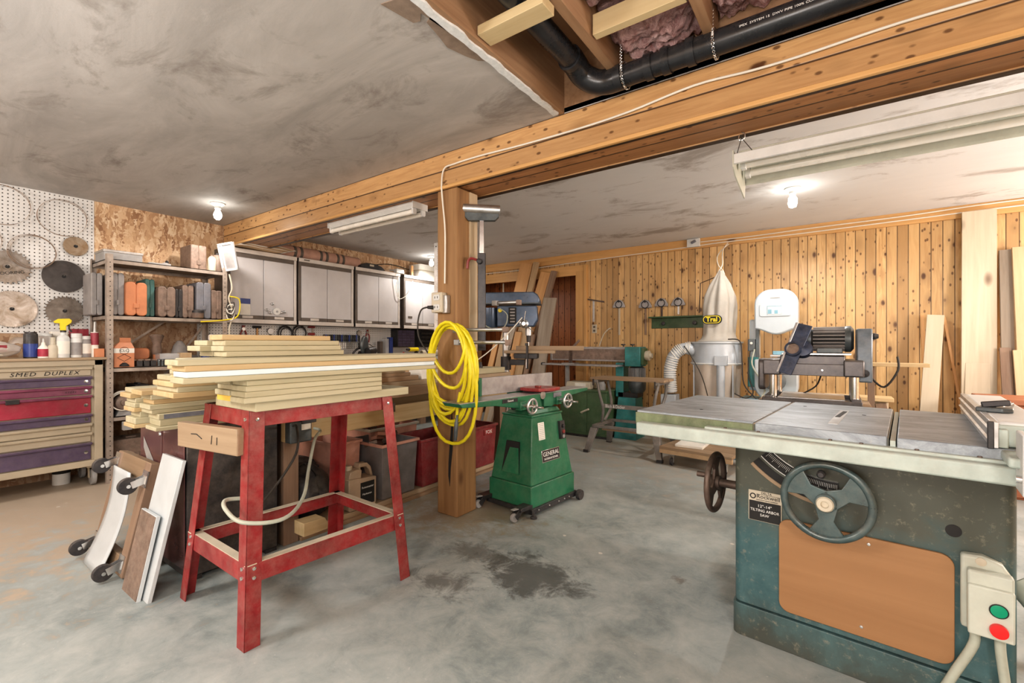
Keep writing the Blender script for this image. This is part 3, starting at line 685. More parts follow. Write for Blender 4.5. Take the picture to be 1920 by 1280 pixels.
def case(y0, y1, z, h, mat, label, d=.26, x=-4.98, lean=0, seam=True, r=.02, latch=True, name='tool_case'):
    t_ = thing(name, label, 'tool case', (x, (y0 + y1) / 2, z), rot=(lean, 0, 0)); w = (y1 - y0) / 2
    half = [(0 if seam else 0)]
    for s in ((-1, 1) if seam else (0,)):
        if s: q = rrect(-.98 * w, -.01 * w, .001, h, min(r, w * .42)) if s < 0 else rrect(.01 * w, .98 * w, .001, h, min(r, w * .45))
        else: q = rrect(-w, w, .001, h, r)
        MB().prism(q, -d, 0, 'YZ').build('shell', mat, t_, .006)
    if latch:
        for k in (-.25, .25): pass
        MB().cbox((-d * .5, 0, h * .5), (d * .96, w * 1.5, h * .86)).build('inner_seam', mat, t_, .01); MB().cbox((.003, 0, h * .3), (.008, w * .5, .04)).build('latch', mat, t_, .002)
        MB().cbox((-.13, 0, h + .004), (.1, w * .5, .012)).build('handle', mat, t_, .003)
    return t_
M['tealp'] = plain('teal_case', (.06, .18, .17), .5, 0, .25, 8, dust=.25)
M['slate'] = plain('slate_case', (.17, .18, .21), .5, 0, .25, 8, dust=.25)
Z2 = 1.396
case(1.09, 1.165, Z2, .36, M['greyp'], 'grey case at the far left end of the middle shelf behind the upright', x=-5.1)
case(1.185, 1.275, Z2, .36, M['greyp'], 'tall light grey tool case left of the orange one', x=-4.96)
o = case(1.272, 1.425, Z2, .29, M['orange'], 'orange plastic tool case on the middle shelf', x=-4.93, r=.03)
case(1.43, 1.50, Z2, .335, M['tealp'], 'teal tool case standing behind the orange one', x=-5.0)
case(1.505, 1.64, Z2, .275, M['brownp'], 'brown-grey rounded tool case right of the teal one', x=-4.94, r=.035)
case(1.645, 1.71, Z2, .265, M['black'], 'narrow black case in the middle of the shelf', x=-4.98)
case(1.705, 1.80, Z2, .31, M['brownp'], 'dusty brown tool case behind the small round tin', x=-4.98, r=.03)
case(1.81, 1.935, Z2, .345, M['slate'], 'tall slate-blue tool case near the right end of the middle shelf', x=-4.95)
case(1.94, 2.035, Z2, .28, M['brownp'], 'dark dusty case with white sticker at the right end of the middle shelf', x=-4.96, r=.012)
t_ = thing('round_tin', 'dark round lidded tin in front of the tool cases', 'tin', (-4.93, 1.815, Z2))
MB().lathe([(0, 0), (.042, 0), (.046, .01), (.046, .05), (0, .055)], 20).build('body', M['brownp'], t_)
MB().lathe([(0, .05), (.048, .05), (.046, .07), (.02, .082), (0, .084)], 20).build('lid', M['black'], t_)
# top shelf
t_ = thing('metal_tray', 'dull metal box on the top shelf, left end', 'box', (-5.1, 1.28, 1.861))
MB().box(-.16, .1, -.13, .13, 0, .085).build('box_body', M['grey'], t_, .003); MB().box(-.165, .105, -.135, .135, .07, .09).build('rim', M['steel'], t_, .002)
t_ = thing('hand_plane', 'small metal hand tool lying on the top shelf', 'tool', (-4.98, 1.52, 1.861))
MB().prism([(-.09, 0), (.09, 0), (.09, .02), (.04, .03), (.02, .018), (-.07, .018)], -.02, .02, 'YZ').build('sole', M['grey'], t_, .002); MB().lathe([(0, .02), (.009, .02), (.014, .04), (.008, .05), (0, .05)], 14, (0, .065, 0)).build('knob', M['ink'], t_)
case(1.78, 1.915, 1.861, .24, M['brownp'], 'brown hard case standing on the top shelf', x=-5.0, r=.01)
bottle('canister', 'pale canister on the top shelf right of the brown case', 1.945, -4.96, [(0, 0), (.032, 0), (.034, .01), (.034, .12), (.02, .14), (0, .142)], M['cream'], ([(0, .142), (.014, .142), (.014, .155), (0, .155)], M['brownp']), cat='canister', z=1.861)
bottle('canister', 'dusty rounded jug at the right end of the top shelf', 2.005, -4.99, [(0, 0), (.04, 0), (.044, .02), (.044, .14), (.03, .165), (0, .17)], M['brownp'], ([(0, .17), (.013, .17), (.013, .185), (0, .185)], M['black']), cat='canister', z=1.861)
t_ = thing('window_frame_panel', 'white framed panel leaning out from the right end of the top shelf', 'panel', (-4.93, 2.04, 1.865), rot=(4, 10, -70))
m = MB().box(-.012, 0, -.01, .18, 0, .27); m.build('board', M['greyp'], t_)
for a in ((0, .008, -.01, .01, 0, .27), (0, .008, .16, .18, 0, .27), (0, .008, .03, .04, 0, .27), (0, .008, -.01, .18, .25, .27), (0, .008, -.01, .18, 0, .02)): MB().box(*a).build('frame_strip', M['white'], t_)
# third shelf
Z3 = .956
t_ = thing('paper_carton', 'orange and white gabled paper carton with black oval logo', 'carton', (-4.96, 1.265, Z3))
MB().box(-.065, .03, -.068, .068, 0, .165).build('carton_body', M['orange'], t_)
MB().box(-.0655, .0308, -.0686, .0686, .12, .16).build('white_band', M['paper'], t_)
MB().hull([(-.065, -.068, .165), (.03, -.068, .165), (.03, .068, .165), (-.065, .068, .165), (-.02, -.02, .215), (-.01, -.02, .215), (-.01, .055, .215), (-.02, .055, .215)]).box(-.02, -.01, -.02, .055, .215, .25).build('gable', M['orange'], t_)
txt('CLC', .03, M['ink'], t_, (.0315, 0, .14), (90, 0, 90), 'logo')
m = MB().torus((.031, 0, .14), .03, .0015, (1, 0, 0), 28, 5); o = m.build('logo_ring', M['ink'], t_)
m = MB()
for a, b_ in (((0, .11), (.045, .08)), ((.045, .08), (0, .05)), ((0, .05), (-.045, .08)), ((-.045, .08), (0, .11))): m.bar((.031, a[0], a[1]), (.031, b_[0], b_[1]), .001, .003, (0, 1, 1))
m.build('diamond', M['ink'], t_)
MB().lathe([(0, 0), (.035, 0), (.03, .014), (.012, .03), (0, .032)], 16, (.029, 0, .008), (0, 0, 1)).build('printed_picture', M['ink'], t_)
for k, (y, lb) in enumerate(((1.375, 'first'), (1.425, 'second'), (1.475, 'third'))):
    t_ = thing('battery_pack', f'black power tool battery on the shelf, {lb} to the right of the orange carton', 'battery', (-4.96, y, Z3))
    MB().box(-.05, .02, -.021, .021, 0, .05).build('pack', M['black'], t_, .004); MB().box(-.03, .02, -.012, .012, .05, .062).build('terminal', M['brownp'], t_, .002)
o0 = None
for k in range(5):
    t_ = thing('socket', 'small ribbed metal and black socket in the row on the third shelf', 'socket', (-4.95, 1.515 + k * .026, Z3), group='sockets in a row on the third shelf') if o0 is None else dup(o0, (-4.95, 1.515 + k * .026, Z3))
    if o0 is None:
        o0 = t_; MB().lathe([(0, 0), (.012, 0), (.012, .06), (.007, .06), (.007, .04), (0, .04)], 14).build('barrel', M['motorm'], t_); MB().torus((0, 0, .05), .012, .0015, n=14, m=5).build('ring', M['chrome'], t_)
t_ = thing('jig_saw', 'orange-yellow hand power tool lying behind the batteries', 'power tool', (-5.12, 1.4, Z3))
MB().prism(rrect(-.09, .09, .06, .16, .03), -.03, .03, 'YZ').build('housing', M['orange'], t_, .008); MB().box(-.03, .03, -.1, .1, .0, .06).build('base', M['cream'], t_, .004)
t_ = thing('router_tool', 'black and tan trim router standing on the third shelf', 'power tool', (-5.1, 1.545, Z3))
MB().lathe([(0, .1), (.035, .1), (.04, .13), (.03, .2), (.045, .24), (.055, .27), (.04, .285), (0, .287)], 20).build('motor_housing', M['brownp'], t_); MB().lathe([(0, 0), (.055, 0), (.055, .01), (.03, .02), (.03, .1), (0, .1)], 20).build('base', M['orange'], t_)
t_ = thing('plastic_bin', 'clear plastic bin on the third shelf', 'bin', (-5.05, 1.625, Z3))
m = MB(); m.frus(0, (-.08, .08, -.09, .09), .004, (-.08, .08, -.09, .09))
for q in ((-.09, -.086, -.1, .1), (.086, .09, -.1, .1), (-.09, .09, -.1, -.096), (-.09, .09, .096, .1)): m.box(*q, 0, .11)
m.build('bin_shell', M['clear'], t_)
t_ = thing('wood_block', 'pale wooden block with a grey cone behind it', 'block', (-4.97, 1.72, Z3)); MB().box(-.04, .04, -.045, .045, 0, .115).build('block', M['pineZ'], t_, .003)
tag(MB().lathe([(0, 0), (.07, 0), (.068, .1), (.05, .18), (.02, .225), (0, .23)], 24).build('grey_cone', M['greyp'], loc=(-5.12, 1.73, Z3)), 'grey rounded cone standing behind the pale wooden block', 'cone')
bottle('blue_jar', 'blue ribbed jar on the third shelf', 1.895, -4.98, [(0, 0), (.04, 0), (.042, .01), (.042, .06), (.036, .07), (.036, .1), (0, .1)], M['blue'], ([(0, .1), (.04, .1), (.04, .125), (0, .127)], M['slate']), cat='jar', z=Z3)
t_ = thing('camera_box', 'small black device with a round white dial, right end of the third shelf', 'device', (-4.95, 1.98, Z3)); MB().box(-.05, 0, -.04, .04, 0, .09).build('case', M['black'], t_, .004)
MB().torus((.002, .01, .035), .014, .004, (1, 0, 0), 20, 6).build('dial', M['white'], t_)
case(1.78, 1.86, Z3, .09, M['greyp'], 'low grey tool box lying beside the blue jar', x=-5.05, seam=False)
# fourth shelf
t_ = thing('bench_grinder', 'dusty tan electric motor with a coiled cord on the fourth shelf', 'motor', (-4.98, 1.265, .546))
MB().lathe([(0, -.08), (.05, -.08), (.07, -.05), (.072, .02), (.055, .05), (.03, .06), (.028, .085), (0, .087)], 24, (0, 0, .1), (1, 0, .15)).build('motor_body', M['brownp'], t_)
MB().frus(0, (-.07, .07, -.06, .06), .05, (-.04, .04, -.03, .03)).build('foot', M['grey'], t_, .003)
m = MB()
for k in range(3): m.torus((.04 + .008 * k, -.01, .12 + .004 * k), .075 + .004 * k, .004, (1, 0, .25 * k - .2), 30, 6)
m.build('cord', M['cable'], t_)
case(1.36, 1.46, .546, .25, M['black'], 'black steel case with latch on the fourth shelf', x=-5.0, seam=False, r=.006)
case(1.48, 1.62, .546, .22, M['grey'], 'grey steel case on the fourth shelf behind the lumber ends', x=-5.02, seam=False, r=.02)
tag(MB().cbox((0, 0, 0), (.05, .06, .07)).build('hanging_block', M['grey'], None, .003, (-4.875, 1.27, .465)), 'grey block hung from the edge of the fourth shelf', 'block')
case(1.2, 1.5, .131, .2, M['brownp'], 'brown box on the bottom shelf', x=-5.0, seam=False)

# cords hung on the right upright
m = MB(); t_ = thing('tangled_leads', 'tangled beige and yellow cord hung on the right upright of the shelving', 'cord', (-4.885, 2.07, 0))
MB().tube([(0, 0, 1.84), (.01, .02, 1.7), (0, -.005, 1.6), (.012, .03, 1.45), (0, 0, 1.3), (.01, .01, 1.12), (.0, 0, .98)], .008, 8, smooth=5).build('cord', M['cream'], t_)
MB().tube([(.01, .0, 1.62), (.02, .08, 1.6), (.015, .09, 1.5), (.02, .06, 1.42), (.01, -.02, 1.39), (.02, -.16, 1.37), (.03, -.26, 1.36)], .006, 8, smooth=5).build('yellow_cord', M['yellow'], t_)
for k in range(4): MB().tube([(0, -.01, 1.55 - .02 * k), (.02, .035, 1.56 - .03 * k), (.02, .02, 1.48 - .03 * k), (.0, -.02, 1.5 - .03 * k)], .005, 6, True, smooth=4).build('cord_loop', M['cable'] if k % 2 else M['dkcable'], t_)

# ------------------------------------------------------------------ wall cabinets
M['cabgrey'] = plain('cabinet_grey', (.57, .56, .57), .45, 0, .07, 3)
M['cabdark'] = plain('cabinet_dark', (.13, .11, .095), .5, 0, .2, 8)
M['cablight'] = plain('cabinet_rail', (.60, .56, .52), .45, 0, .12, 8)
def cabinet(y, label):
    t_ = thing('wall_cabinet', label, 'cabinet', (-5.15, y, 1.375), group=None)
    W = .375
    MB().box(-.3, -.02, -W, W, 0, .79).build('carcass', M['cabdark'], t_, .003)
    m = MB().box(-.03, .0, -W, -W + .03, 0, .79); m.build('side_strip', M['cabdark'], t_, .003)
    MB().box(-.03, .0, W - .03, W, 0, .79).build('side_strip', M['cablight'], t_, .003)
    MB().box(-.03, .012, -W, W, .745, .79).build('top_rail', M['cablight'], t_, .003)
    MB().box(-.03, .004, -W, W, .0, .045).build('bottom_rail', M['cablight'], t_, .003)
    MB().box(-.03, -.002, -W + .03, W - .03, .70, .745).build('dark_rail', M['cabdark'], t_)  # dark rail between the doors and the top rail
    for s in (-1, 1):
        a, b_ = (-W + .034, -.003) if s < 0 else (.003, W - .034)
        d = MB().box(-.028, -.004, a, b_, .085, .70).build('door', M['cabgrey'], t_, .003)
        MB().box(-.028, -.002, a, b_, .048, .082).build('grip_strip', M['cabdark'], d, .002)
        c_ = (a + b_) / 2
        MB().box(-.01, .004, c_ - .055, c_ + .055, .052, .080).build('handle', M['cablight'], d, .003)
    return t_
labs = ['grey two-door wall cabinet with calendar and thread reel, nearest the shelving', 'grey two-door wall cabinet, second from the shelving, under the cardboard tube',
        'grey two-door wall cabinet, third from the shelving, with a wire hanging down its corner', 'grey two-door wall cabinet furthest from the shelving, beside the steel square']
ys = [2.535, 3.31, 4.09, 4.915]
for y, lb in zip(ys, labs): cabinet(y, lb)
XF = -5.148
t_ = thing('calendar', 'small blue-topped paper calendar stuck on the first cabinet door', 'calendar', (XF - .001, 2.34, 1.46))
MB().box(0, .002, -.05, .05, 0, .18).build('sheet', M['paper'], t_); MB().box(.002, .003, -.05, .05, .12, .178).build('picture', M['blue'], t_)
t_ = thing('tape_reel', 'white reel and small metal clips stuck on the first cabinet, right door', 'reel', (XF - .001, 2.67, 1.515))
MB().lathe([(0, 0), (.04, 0), (.04, .004), (.03, .006), (.03, .014), (.04, .016), (.04, .02), (0, .02)], 24, (0, 0, 0), (1, 0, 0)).build('reel', M['white'], t_)
MB().lathe([(0, .02), (.012, .02), (.012, .024), (0, .024)], 16, (0, 0, 0), (1, 0, 0)).build('hub', M['grey'], t_)
for dy, dz in ((-.11, .01), (-.075, -.02), (.06, -.01), (.085, .0), (-.05, .08)):
    tag(MB().lathe([(0, 0), (.014, 0), (.016, .012), (.008, .02), (0, .021)], 14, (0, 0, 0), (1, .3, .2)).box(-.0, .012, -.02, .02, -.004, .006).build('magnet_clip', M['steel'], loc=(XF + .003, 2.67 + dy, 1.515 + dz)), None, 'clip', 'metal clips round the white reel')['label'] = 'small metal magnetic clip on the cabinet door beside the white reel'
tag(MB().box(0, .003, -.04, .04, -.014, .014).build('sticker', M['cabdark'], loc=(XF - .003, 4.66, 1.545)), 'small dark sticker on the fourth cabinet', 'sticker')
tag(MB().box(0, .003, -.035, .035, -.007, .007).build('sticker', M['cabdark'], loc=(-5.139, 3.03, 2.145)), 'small dark badge on the top rail of the second cabinet', 'sticker')

# on top of the cabinets (z 2.165)
ZC = 2.1655
rg = random.Random(5)
for k in range(6):
    tag(MB().sheet(lambda u, w: (-.13 + .3 * w, -.22 + .5 * u, .004 * math.sin(6 * u + k) + .012 * k - .03 * u * u * (k % 2) * .3), 14, 2).build('paper_sheet', M['paper'] if k % 2 else M['cardboard'], None, 0, (-5.22, 2.42 + .03 * k, ZC + .012), (0, 0, rg.uniform(-8, 8)), solid=.004), None, 'paper', 'curled sheets on the first cabinet')['label'] = 'curled card sheet in the pile on top of the first cabinet'
t_ = thing('cardboard_tube', 'long pinkish cardboard tube bound with tape lying on the cabinets', 'tube', (-5.3, 3.28, 2.245), rz=1.5)
M['ptube'] = plain('tube_paper', (.50, .31, .24), .7, 0, .15)
MB().cyl((0, -.58, 0), (0, .58, -.0), .075, n=28).build('tube', M['ptube'], t_)
for y in (-.36, -.28, -.02, .06, .22, .3): MB().cyl((0, y, 0), (0, y + .035, 0), .0768, n=28).build('tape_band', M['cardboard'] if int(y * 100) % 2 else M['cabdark'], t_)
t_ = thing('level_case', 'black moulded case with a yellow label on the third cabinet', 'case', (-5.25, 4.02, ZC))
MB().prism([(-.19, 0), (.19, 0), (.2, .03), (.15, .065), (.06, .085), (-.1, .085), (-.19, .045)], -.06, .06, 'YZ').build('case', M['black'], t_, .006); MB().box(.06, .062, -.05, .02, .045, .07).build('sticker', M['cream'], t_)
t_ = thing('router_box', 'small white power supply box with a wire loop hanging over the cabinet corner', 'box', (-5.22, 4.45, ZC))
MB().box(-.07, .1, -.07, .07, 0, .06).build('box', M['white'], t_, .004); MB().box(-.05, .05, -.24, -.08, 0, .025).build('plank', M['brownY'], t_)
m = MB().tube([(.09, -.03, .02), (.11, -.05, -.05), (.09, -.07, -.2), (.09, -.03, -.36), (.1, .08, -.33), (.1, .2, -.2), (.095, .24, -.08)], .004, 6, smooth=5).build('wire', M['cable'], t_)
t_ = thing('storage_bucket', 'pale square bucket stack at the far end of the cabinet tops', 'bucket', (-5.27, 5.02, ZC))
MB().prism(rrect(-.13, .13, -.17, .17, .04), 0, .2).build('tub', M['paper'], t_, .004); MB().prism(rrect(-.14, .14, -.18, .18, .04), .1, .115).build('rim', M['cream'], t_, .003)
tag(MB().box(-.01, .01, -.02, .02, 0, .16).build('wood_offcut', M['orangeZ'], loc=(-5.2, 4.74, ZC)), 'short upright wooden offcut left of the pale bucket', 'block')
tag(MB().tube([(-5.43, 4.25, 2.29), (-5.4, 4.5, 2.33), (-5.42, 4.9, 2.30), (-5.4, 5.15, 2.27), (-5.42, 5.4, 2.28)], .006, 6, smooth=5).build('wall_wire', M['dkcable']), 'dark wire drooping along the strand board above the cabinets', 'wire')

# ------------------------------------------------------------------ bench along the left wall
t_ = thing('wall_workbench', 'long wooden workbench against the left wall under the pegboard', 'workbench', (-5.14, 3.95, 0))
MB().box(-.29, .3, -1.8, 1.85, .885, .925).build('bench_top', M['oldY'], t_, .004)
MB().box(.25, .29, -1.8, 1.85, .78, .885).build('apron', M['brownY'], t_, .003)
for y in (-1.75, -.5, .7, 1.8):
    for x in (-.24, .24): MB().box(x - .045, x + .045, y - .045, y + .045, 0, .885).build('leg', M['brownZ'], t_, .003)
MB().box(-.27, .27, -1.8, 1.85, .2, .23).build('lower_shelf', M['brownY'], t_)
ZB = .926
# miter saw
t_ = thing('miter_saw', 'black chop saw with round blade guard and curved handle on the wall bench', 'saw', (-5.1, 3.78, ZB), rz=18)
MB().box(-.12, .12, -.22, .22, 0, .05).build('base', M['grey'], t_, .006)
MB().prism([(-.12, .05), (.1, .05), (.02, .13), (-.06, .13)], -.012, .012, 'YZ').build('pivot_arm', M['blackmetal'], t_, .004)
MB().lathe([(0, -.02), (.12, -.02), (.13, -.012), (.13, .012), (.12, .02), (0, .02)], 32, (0, .05, .2), (1, .35, 0)).build('blade_guard', M['motorm'], t_)
MB().lathe([(0, -.08), (.05, -.08), (.055, -.06), (.055, .06), (0, .065)], 20, (.08, .08, .13), (0, 1, .1)).build('motor', M['black'], t_)
MB().tube([(0, -.02, .17), (0, -.1, .16), (.0, -.18, .11), (.02, -.22, .06), (.02, -.27, .03)], .014, 10, smooth=4).build('handle', M['black'], t_)
MB().tube([(0, .15, .22), (.02, .22, .18), (.03, .25, .1), (.03, .24, .02)], .005, 6, smooth=4).build('cord', M['dkcable'], t_)
t_ = thing('red_tray', 'shallow red tray with papers on the wall bench', 'tray', (-5.0, 4.3, ZB)); MB().box(-.1, .1, -.16, .16, 0, .03).build('tray', M['red'], t_, .004); MB().box(-.09, .09, -.15, .13, .031, .038).build('papers', M['paper'], t_)
bottle('red_bottle', 'small red bottle beside the red tray', 4.47, -5.08, [(0, 0), (.035, 0), (.035, .06), (.015, .08), (0, .08)], M['chestr'], ([(0, .08), (.014, .08), (.014, .11), (0, .11)], M['red']), z=ZB)
t_ = thing('cordless_drill', 'yellow and black hand tool lying on the wall bench under the parts drawers', 'power tool', (-5.15, 4.73, ZB)); MB().cyl((0, -.09, .14), (0, .08, .14), .03, n=16).build('motor_housing', M['yellow'], t_); MB().bar((0, .04, .13), (0, .07, .0), .035, .04, (0, 1, 0)).build('grip', M['black'], t_); MB().cyl((0, -.14, .14), (0, -.09, .14), .015, .022, n=12).build('chuck', M['blackmetal'], t_)
t_ = thing('paper_roll', 'hollow rolled kraft paper lying on the wall bench', 'roll', (-4.98, 4.98, ZB + .087)); m = MB()
m.lathe([(.035, -.26), (.045, -.26), (.045, .26), (.035, .26)], 24, (0, 0, 0), (0, 1, 0)); m.build('roll', M['cream'], t_); MB().box(-.07, .07, -.2, .28, -.087, -.046).build('wood_support', M['white_board'], t_)
M['parts'] = plain('parts_drawers', (.09, .075, .13), .4, 0, .3)
def organiser(y, w, z, h, rows, cols, mat, label, bins=False):
    t_ = thing('parts_organizer', label, 'organizer', (-5.3, y, z))
    MB().box(-.152, .0, -w / 2, w / 2, 0, h).build('cabinet', M['black'], t_, .003)
    for i in range(rows):
        for j in range(cols):
            a = -w / 2 + .01 + j * (w - .02) / cols; c_ = a + (w - .02) / cols - .006; b_ = .012 + i * (h - .024) / rows; e_ = b_ + (h - .024) / rows - .006
            if bins: MB().hull([(0, a, b_), (.03, a, b_), (.03, c_, b_), (0, c_, b_), (0, a, e_), (.05, a, b_ + (e_ - b_) * .5), (.05, c_, b_ + (e_ - b_) * .5), (0, c_, e_)]).build('bin', mat, t_, .002)
            else: MB().box(0, .008, a, c_, b_, e_).box(.008, .014, (a + c_) / 2 - .01, (a + c_) / 2 + .01, b_ + .01, b_ + .016).build('drawer', mat, t_, .001)
organiser(4.72, .34, 1.1, .27, 6, 4, M['parts'], 'purple-grey chest of small parts drawers under the fourth cabinet')
organiser(5.19, .42, 1.1, .27, 4, 5, M['blackmetal'], 'black rack of open parts bins by the steel square', True)
for y, w, h, mt_, lb in ((4.36, .06, .3, 'clear', 'tall clear tube organizer hung left of the blue one'), (4.44, .05, .32, 'blue', 'tall blue box standing on the wall bench left of the parts drawers'), (4.26, .04, .26, 'cabdark', 'dark narrow board standing on the wall bench')):
    tag(MB().box(-.05, .03, -w / 2, w / 2, 0, h).build('upright_box', M[mt_], None, .004, (-5.33, y, ZB)), lb, 'box')
# screwdrivers in a rack
tag(MB().box(0, .035, -.27, .27, 0, .014).build('tool_rack', M['grey'], loc=(-5.447, 3.69, 1.165)), 'grey holed rail holding the screwdrivers on the pegboard', 'rack')
first = None; cols_ = ['black', 'blue', 'motorm', 'black']; hs = []
for k in range(18):
    t_ = thing('screwdriver', 'screwdriver with dark handle hung in the rail on the pegboard', 'screwdriver', (-5.43, 3.44 + k * .029, 1.172), group='screwdrivers on the pegboard rail') if k < 4 else dup(hs[k % 4], (-5.43, 3.44 + k * .029, 1.172))
    if k < 4:
        MB().lathe([(0, .008), (.009, .008), (.011, .02), (.009, .05), (.012, .08), (.01, .1), (0, .104)], 12).build('handle', M[cols_[k]], t_)
        MB().cyl((0, 0, .01), (0, 0, -.09), .003, n=8).build('shaft', M['chrome'], t_); hs.append(t_)
# hand tools hung above the lumber
def hang(y, z, kind, label):
    t_ = thing(kind, label, 'hand tool', (-5.435, y, z))
    if kind == 'hammer':
        MB().cyl((0, 0, -.22), (0, 0, .02), .011, n=12).build('handle', M['orangeZ'], t_); MB().cyl((0, -.05, .03), (0, .04, .03), .015, n=14).build('head', M['blackmetal'], t_)
    elif kind == 'pliers':
        for s in (-1, 1): MB().tube([(0, s * .006, .05), (0, s * .012, 0), (0, s * .03, -.05), (0, s * .02, -.13)], .008, 8, smooth=3).build('handle', M['red'], t_)
        MB().lathe([(0, -.01), (.02, -.01), (.02, .01), (0, .01)], 16, (0, 0, .01), (1, 0, 0)).build('jaw', M['steel'], t_)
    elif kind == 'coiled_hose':
        MB().torus((.012, 0, -.02), .085, .009, (1, 0, 0), 32, 8).build('hose', M['black'], t_); MB().torus((.02, .01, -.03), .075, .007, (1, .1, 0), 32, 8).build('hose_loop', M['rubber'], t_)
    elif kind == 'clamp':
        MB().box(-.006, .006, -.01, .01, -.25, .06).build('bar', M['steel'], t_); MB().box(-.008, .03, -.06, .02, .03, .06).build('jaw', M['red'], t_, .004); MB().box(-.008, .03, -.06, .02, -.06, -.03).build('sliding_jaw', M['red'], t_, .004)
    else:
        MB().lathe([(0, -.012), (.035, -.012), (.04, 0), (.035, .012), (0, .012)], 20, (0, 0, 0), (1, 0, 0)).build('body', M['steel'], t_); MB().box(-.006, .006, -.012, .012, -.2, -.02).build('handle', M['black'], t_, .003)
hang(2.45, 1.31, 'pliers', 'pliers hung at the left end of the pegboard under the first cabinet')
hang(2.6, 1.315, 'hammer', 'hammer hung on the pegboard under the first cabinet')
hang(2.75, 1.30, 'scraper', 'round-headed tool hung on the pegboard right of the hammer')
hang(2.92, 1.30, 'coiled_hose', 'black hose coil hung on the pegboard')
hang(3.1, 1.31, 'coiled_hose', 'second black hose coil hung on the pegboard nearer the red clamp')
hang(3.28, 1.32, 'clamp', 'red bar clamp hung on the pegboard just above the lumber')
hang(3.98, 1.3, 'scraper', 'round-headed tool hung behind the chop saw')
hang(4.12, 1.3, 'pliers', 'pliers hung on the pegboard right of the chop saw')
hang(2.12, 1.22, 'scraper', 'tool hung on the pegboard beside the shelving upright')
# ------------------------------------------------------------------ red tool stand
t_ = thing('tool_stand', 'red steel four-legged tool stand carrying the stacked lumber', 'stand', (-2.09, 1.2, 0))
ox, oy = -2.09, 1.2
def q_(p): return (p[0] - ox, p[1] - oy, p[2])
FT = {'N': ((-1.805, .815), (-1.83, .846), -1, 1), 'R': ((-1.73, 1.565), (-1.80, 1.51), -1, -1), 'L': ((-2.44, .825), (-2.234, .85), 1, 1), 'F': ((-2.40, 1.60), (-2.2, 1.50), 1, -1)}
def legpt(k, z):
    (a, b_), (c, d), _, _ = FT[k]; f = z / .9; return a + (c - a) * f, b_ + (d - b_) * f
for k, (f0, f1, sx, sy) in FT.items():
    m = MB(); W = .06
    for dx, dy in ((1, 0), (0, 1)):
        P = []
        for z, (x, y) in ((0, f0), (.9, f1)):
            wx, wy = (sx * W, sy * .004) if dx else (sx * .004, sy * W)
            P += [q_((x, y, z)), q_((x + wx, y, z)), q_((x + wx, y + wy, z)), q_((x, y + wy, z))]
        m.hull(P)
    lg = m.build('leg', M['red'], t_, .0015)
    for z in (.30, .265, .865) if k in 'NR' else (.3, .265):
        x, y = legpt(k, z)
        MB().lathe([(0, 0), (.008, 0), (.007, .004), (0, .006)], 12, q_((x, y + sy * .03, z)), (1 if sx < 0 else -1, 0, 0)).build('bolt', M['chrome'], lg)
        if sy > 0: MB().lathe([(0, 0), (.008, 0), (.007, .004), (0, .006)], 12, q_((x + sx * .03, y, z)), (0, -1, 0)).build('bolt', M['chrome'], lg)
def rail(a, b_, z0, z1, fl, name):
    m = MB(); p0, p1 = legpt(a, (z0 + z1) / 2), legpt(b_, (z0 + z1) / 2)
    d = Vector((p1[0] - p0[0], p1[1] - p0[1], 0)).normalized(); n_ = Vector((-d.y, d.x, 0))
    cen = Vector((ox, oy, 0)); mid = Vector(((p0[0] + p1[0]) / 2, (p0[1] + p1[1]) / 2, 0))
    if (cen - mid).dot(n_) < 0: n_ = -n_
    A = Vector((*p0, 0)) + n_ * .007; B = Vector((*p1, 0)) + n_ * .007
    m.bar(q_((A.x, A.y, (z0 + z1) / 2)), q_((B.x, B.y, (z0 + z1) / 2)), .004, z1 - z0)
    C2, D2 = A + n_ * fl / 2, B + n_ * fl / 2
    m2 = MB().bar(q_((C2.x, C2.y, z1)), q_((D2.x, D2.y, z1)), fl, .004)
    o = m.build(name, M['red'], t_, .001); m2.build('dusty_flange', M['cream'] if z1 < .5 else M['red'], o, .001)
for a, b_ in (('N', 'R'), ('L', 'N'), ('L', 'F'), ('F', 'R')):
    rail(a, b_, .835, .898, .035, 'top_rail'); rail(a, b_, .243, .315, .035, 'lower_rail')
# board clamped to the left legs
M['oldX'] = wood('old_lumber_cross', (.40, .30, .20), (.27, .19, .12), 'X', .6, kscale=6)
t_ = thing('wooden_board', 'short weathered board nailed across the left legs of the red stand', 'board', (-2.09, .81, .775), rot=(0, -1, 6))
MB().box(-.215, .225, -.018, .018, -.052, .052).build('board', M['oldX'], t_, .004)
m = MB(); m.tube([(-.1, -.019, .01), (-.06, -.019, .012), (-.02, -.019, -.004)], .002, 5).tube([(.05, -.019, -.02), (.056, -.019, .015)], .0015, 5).tube([(.09, -.019, -.02), (.092, -.019, .01)], .0015, 5); m.build('nail_scratches', M['ink'], t_)

# ------------------------------------------------------------------ lumber on the stand: every board on its own
rg = random.Random(11)
def lumber(x0, x1, y0, y1, z0, z1, mat, label, grp=None, rz=0):
    o = MB().box(-(x1 - x0) / 2, (x1 - x0) / 2, -(y1 - y0) / 2, (y1 - y0) / 2, 0, z1 - z0).build('lumber_board', mat, None, .003, ((x0 + x1) / 2, (y0 + y1) / 2, z0), (0, 0, rz))
    return tag(o, label, 'lumber', grp)
M['pineW'] = plain('white_edge_board', (.62, .70, .72), .4, 0, .05)
M['pineY'] = plain('yellow_edge', (.72, .50, .10), .5, 0, .1)
M['pineP'] = wood('pale_pine_lumber', (.50, .46, .325), (.37, .33, .205), 'Y', .3, kscale=3)
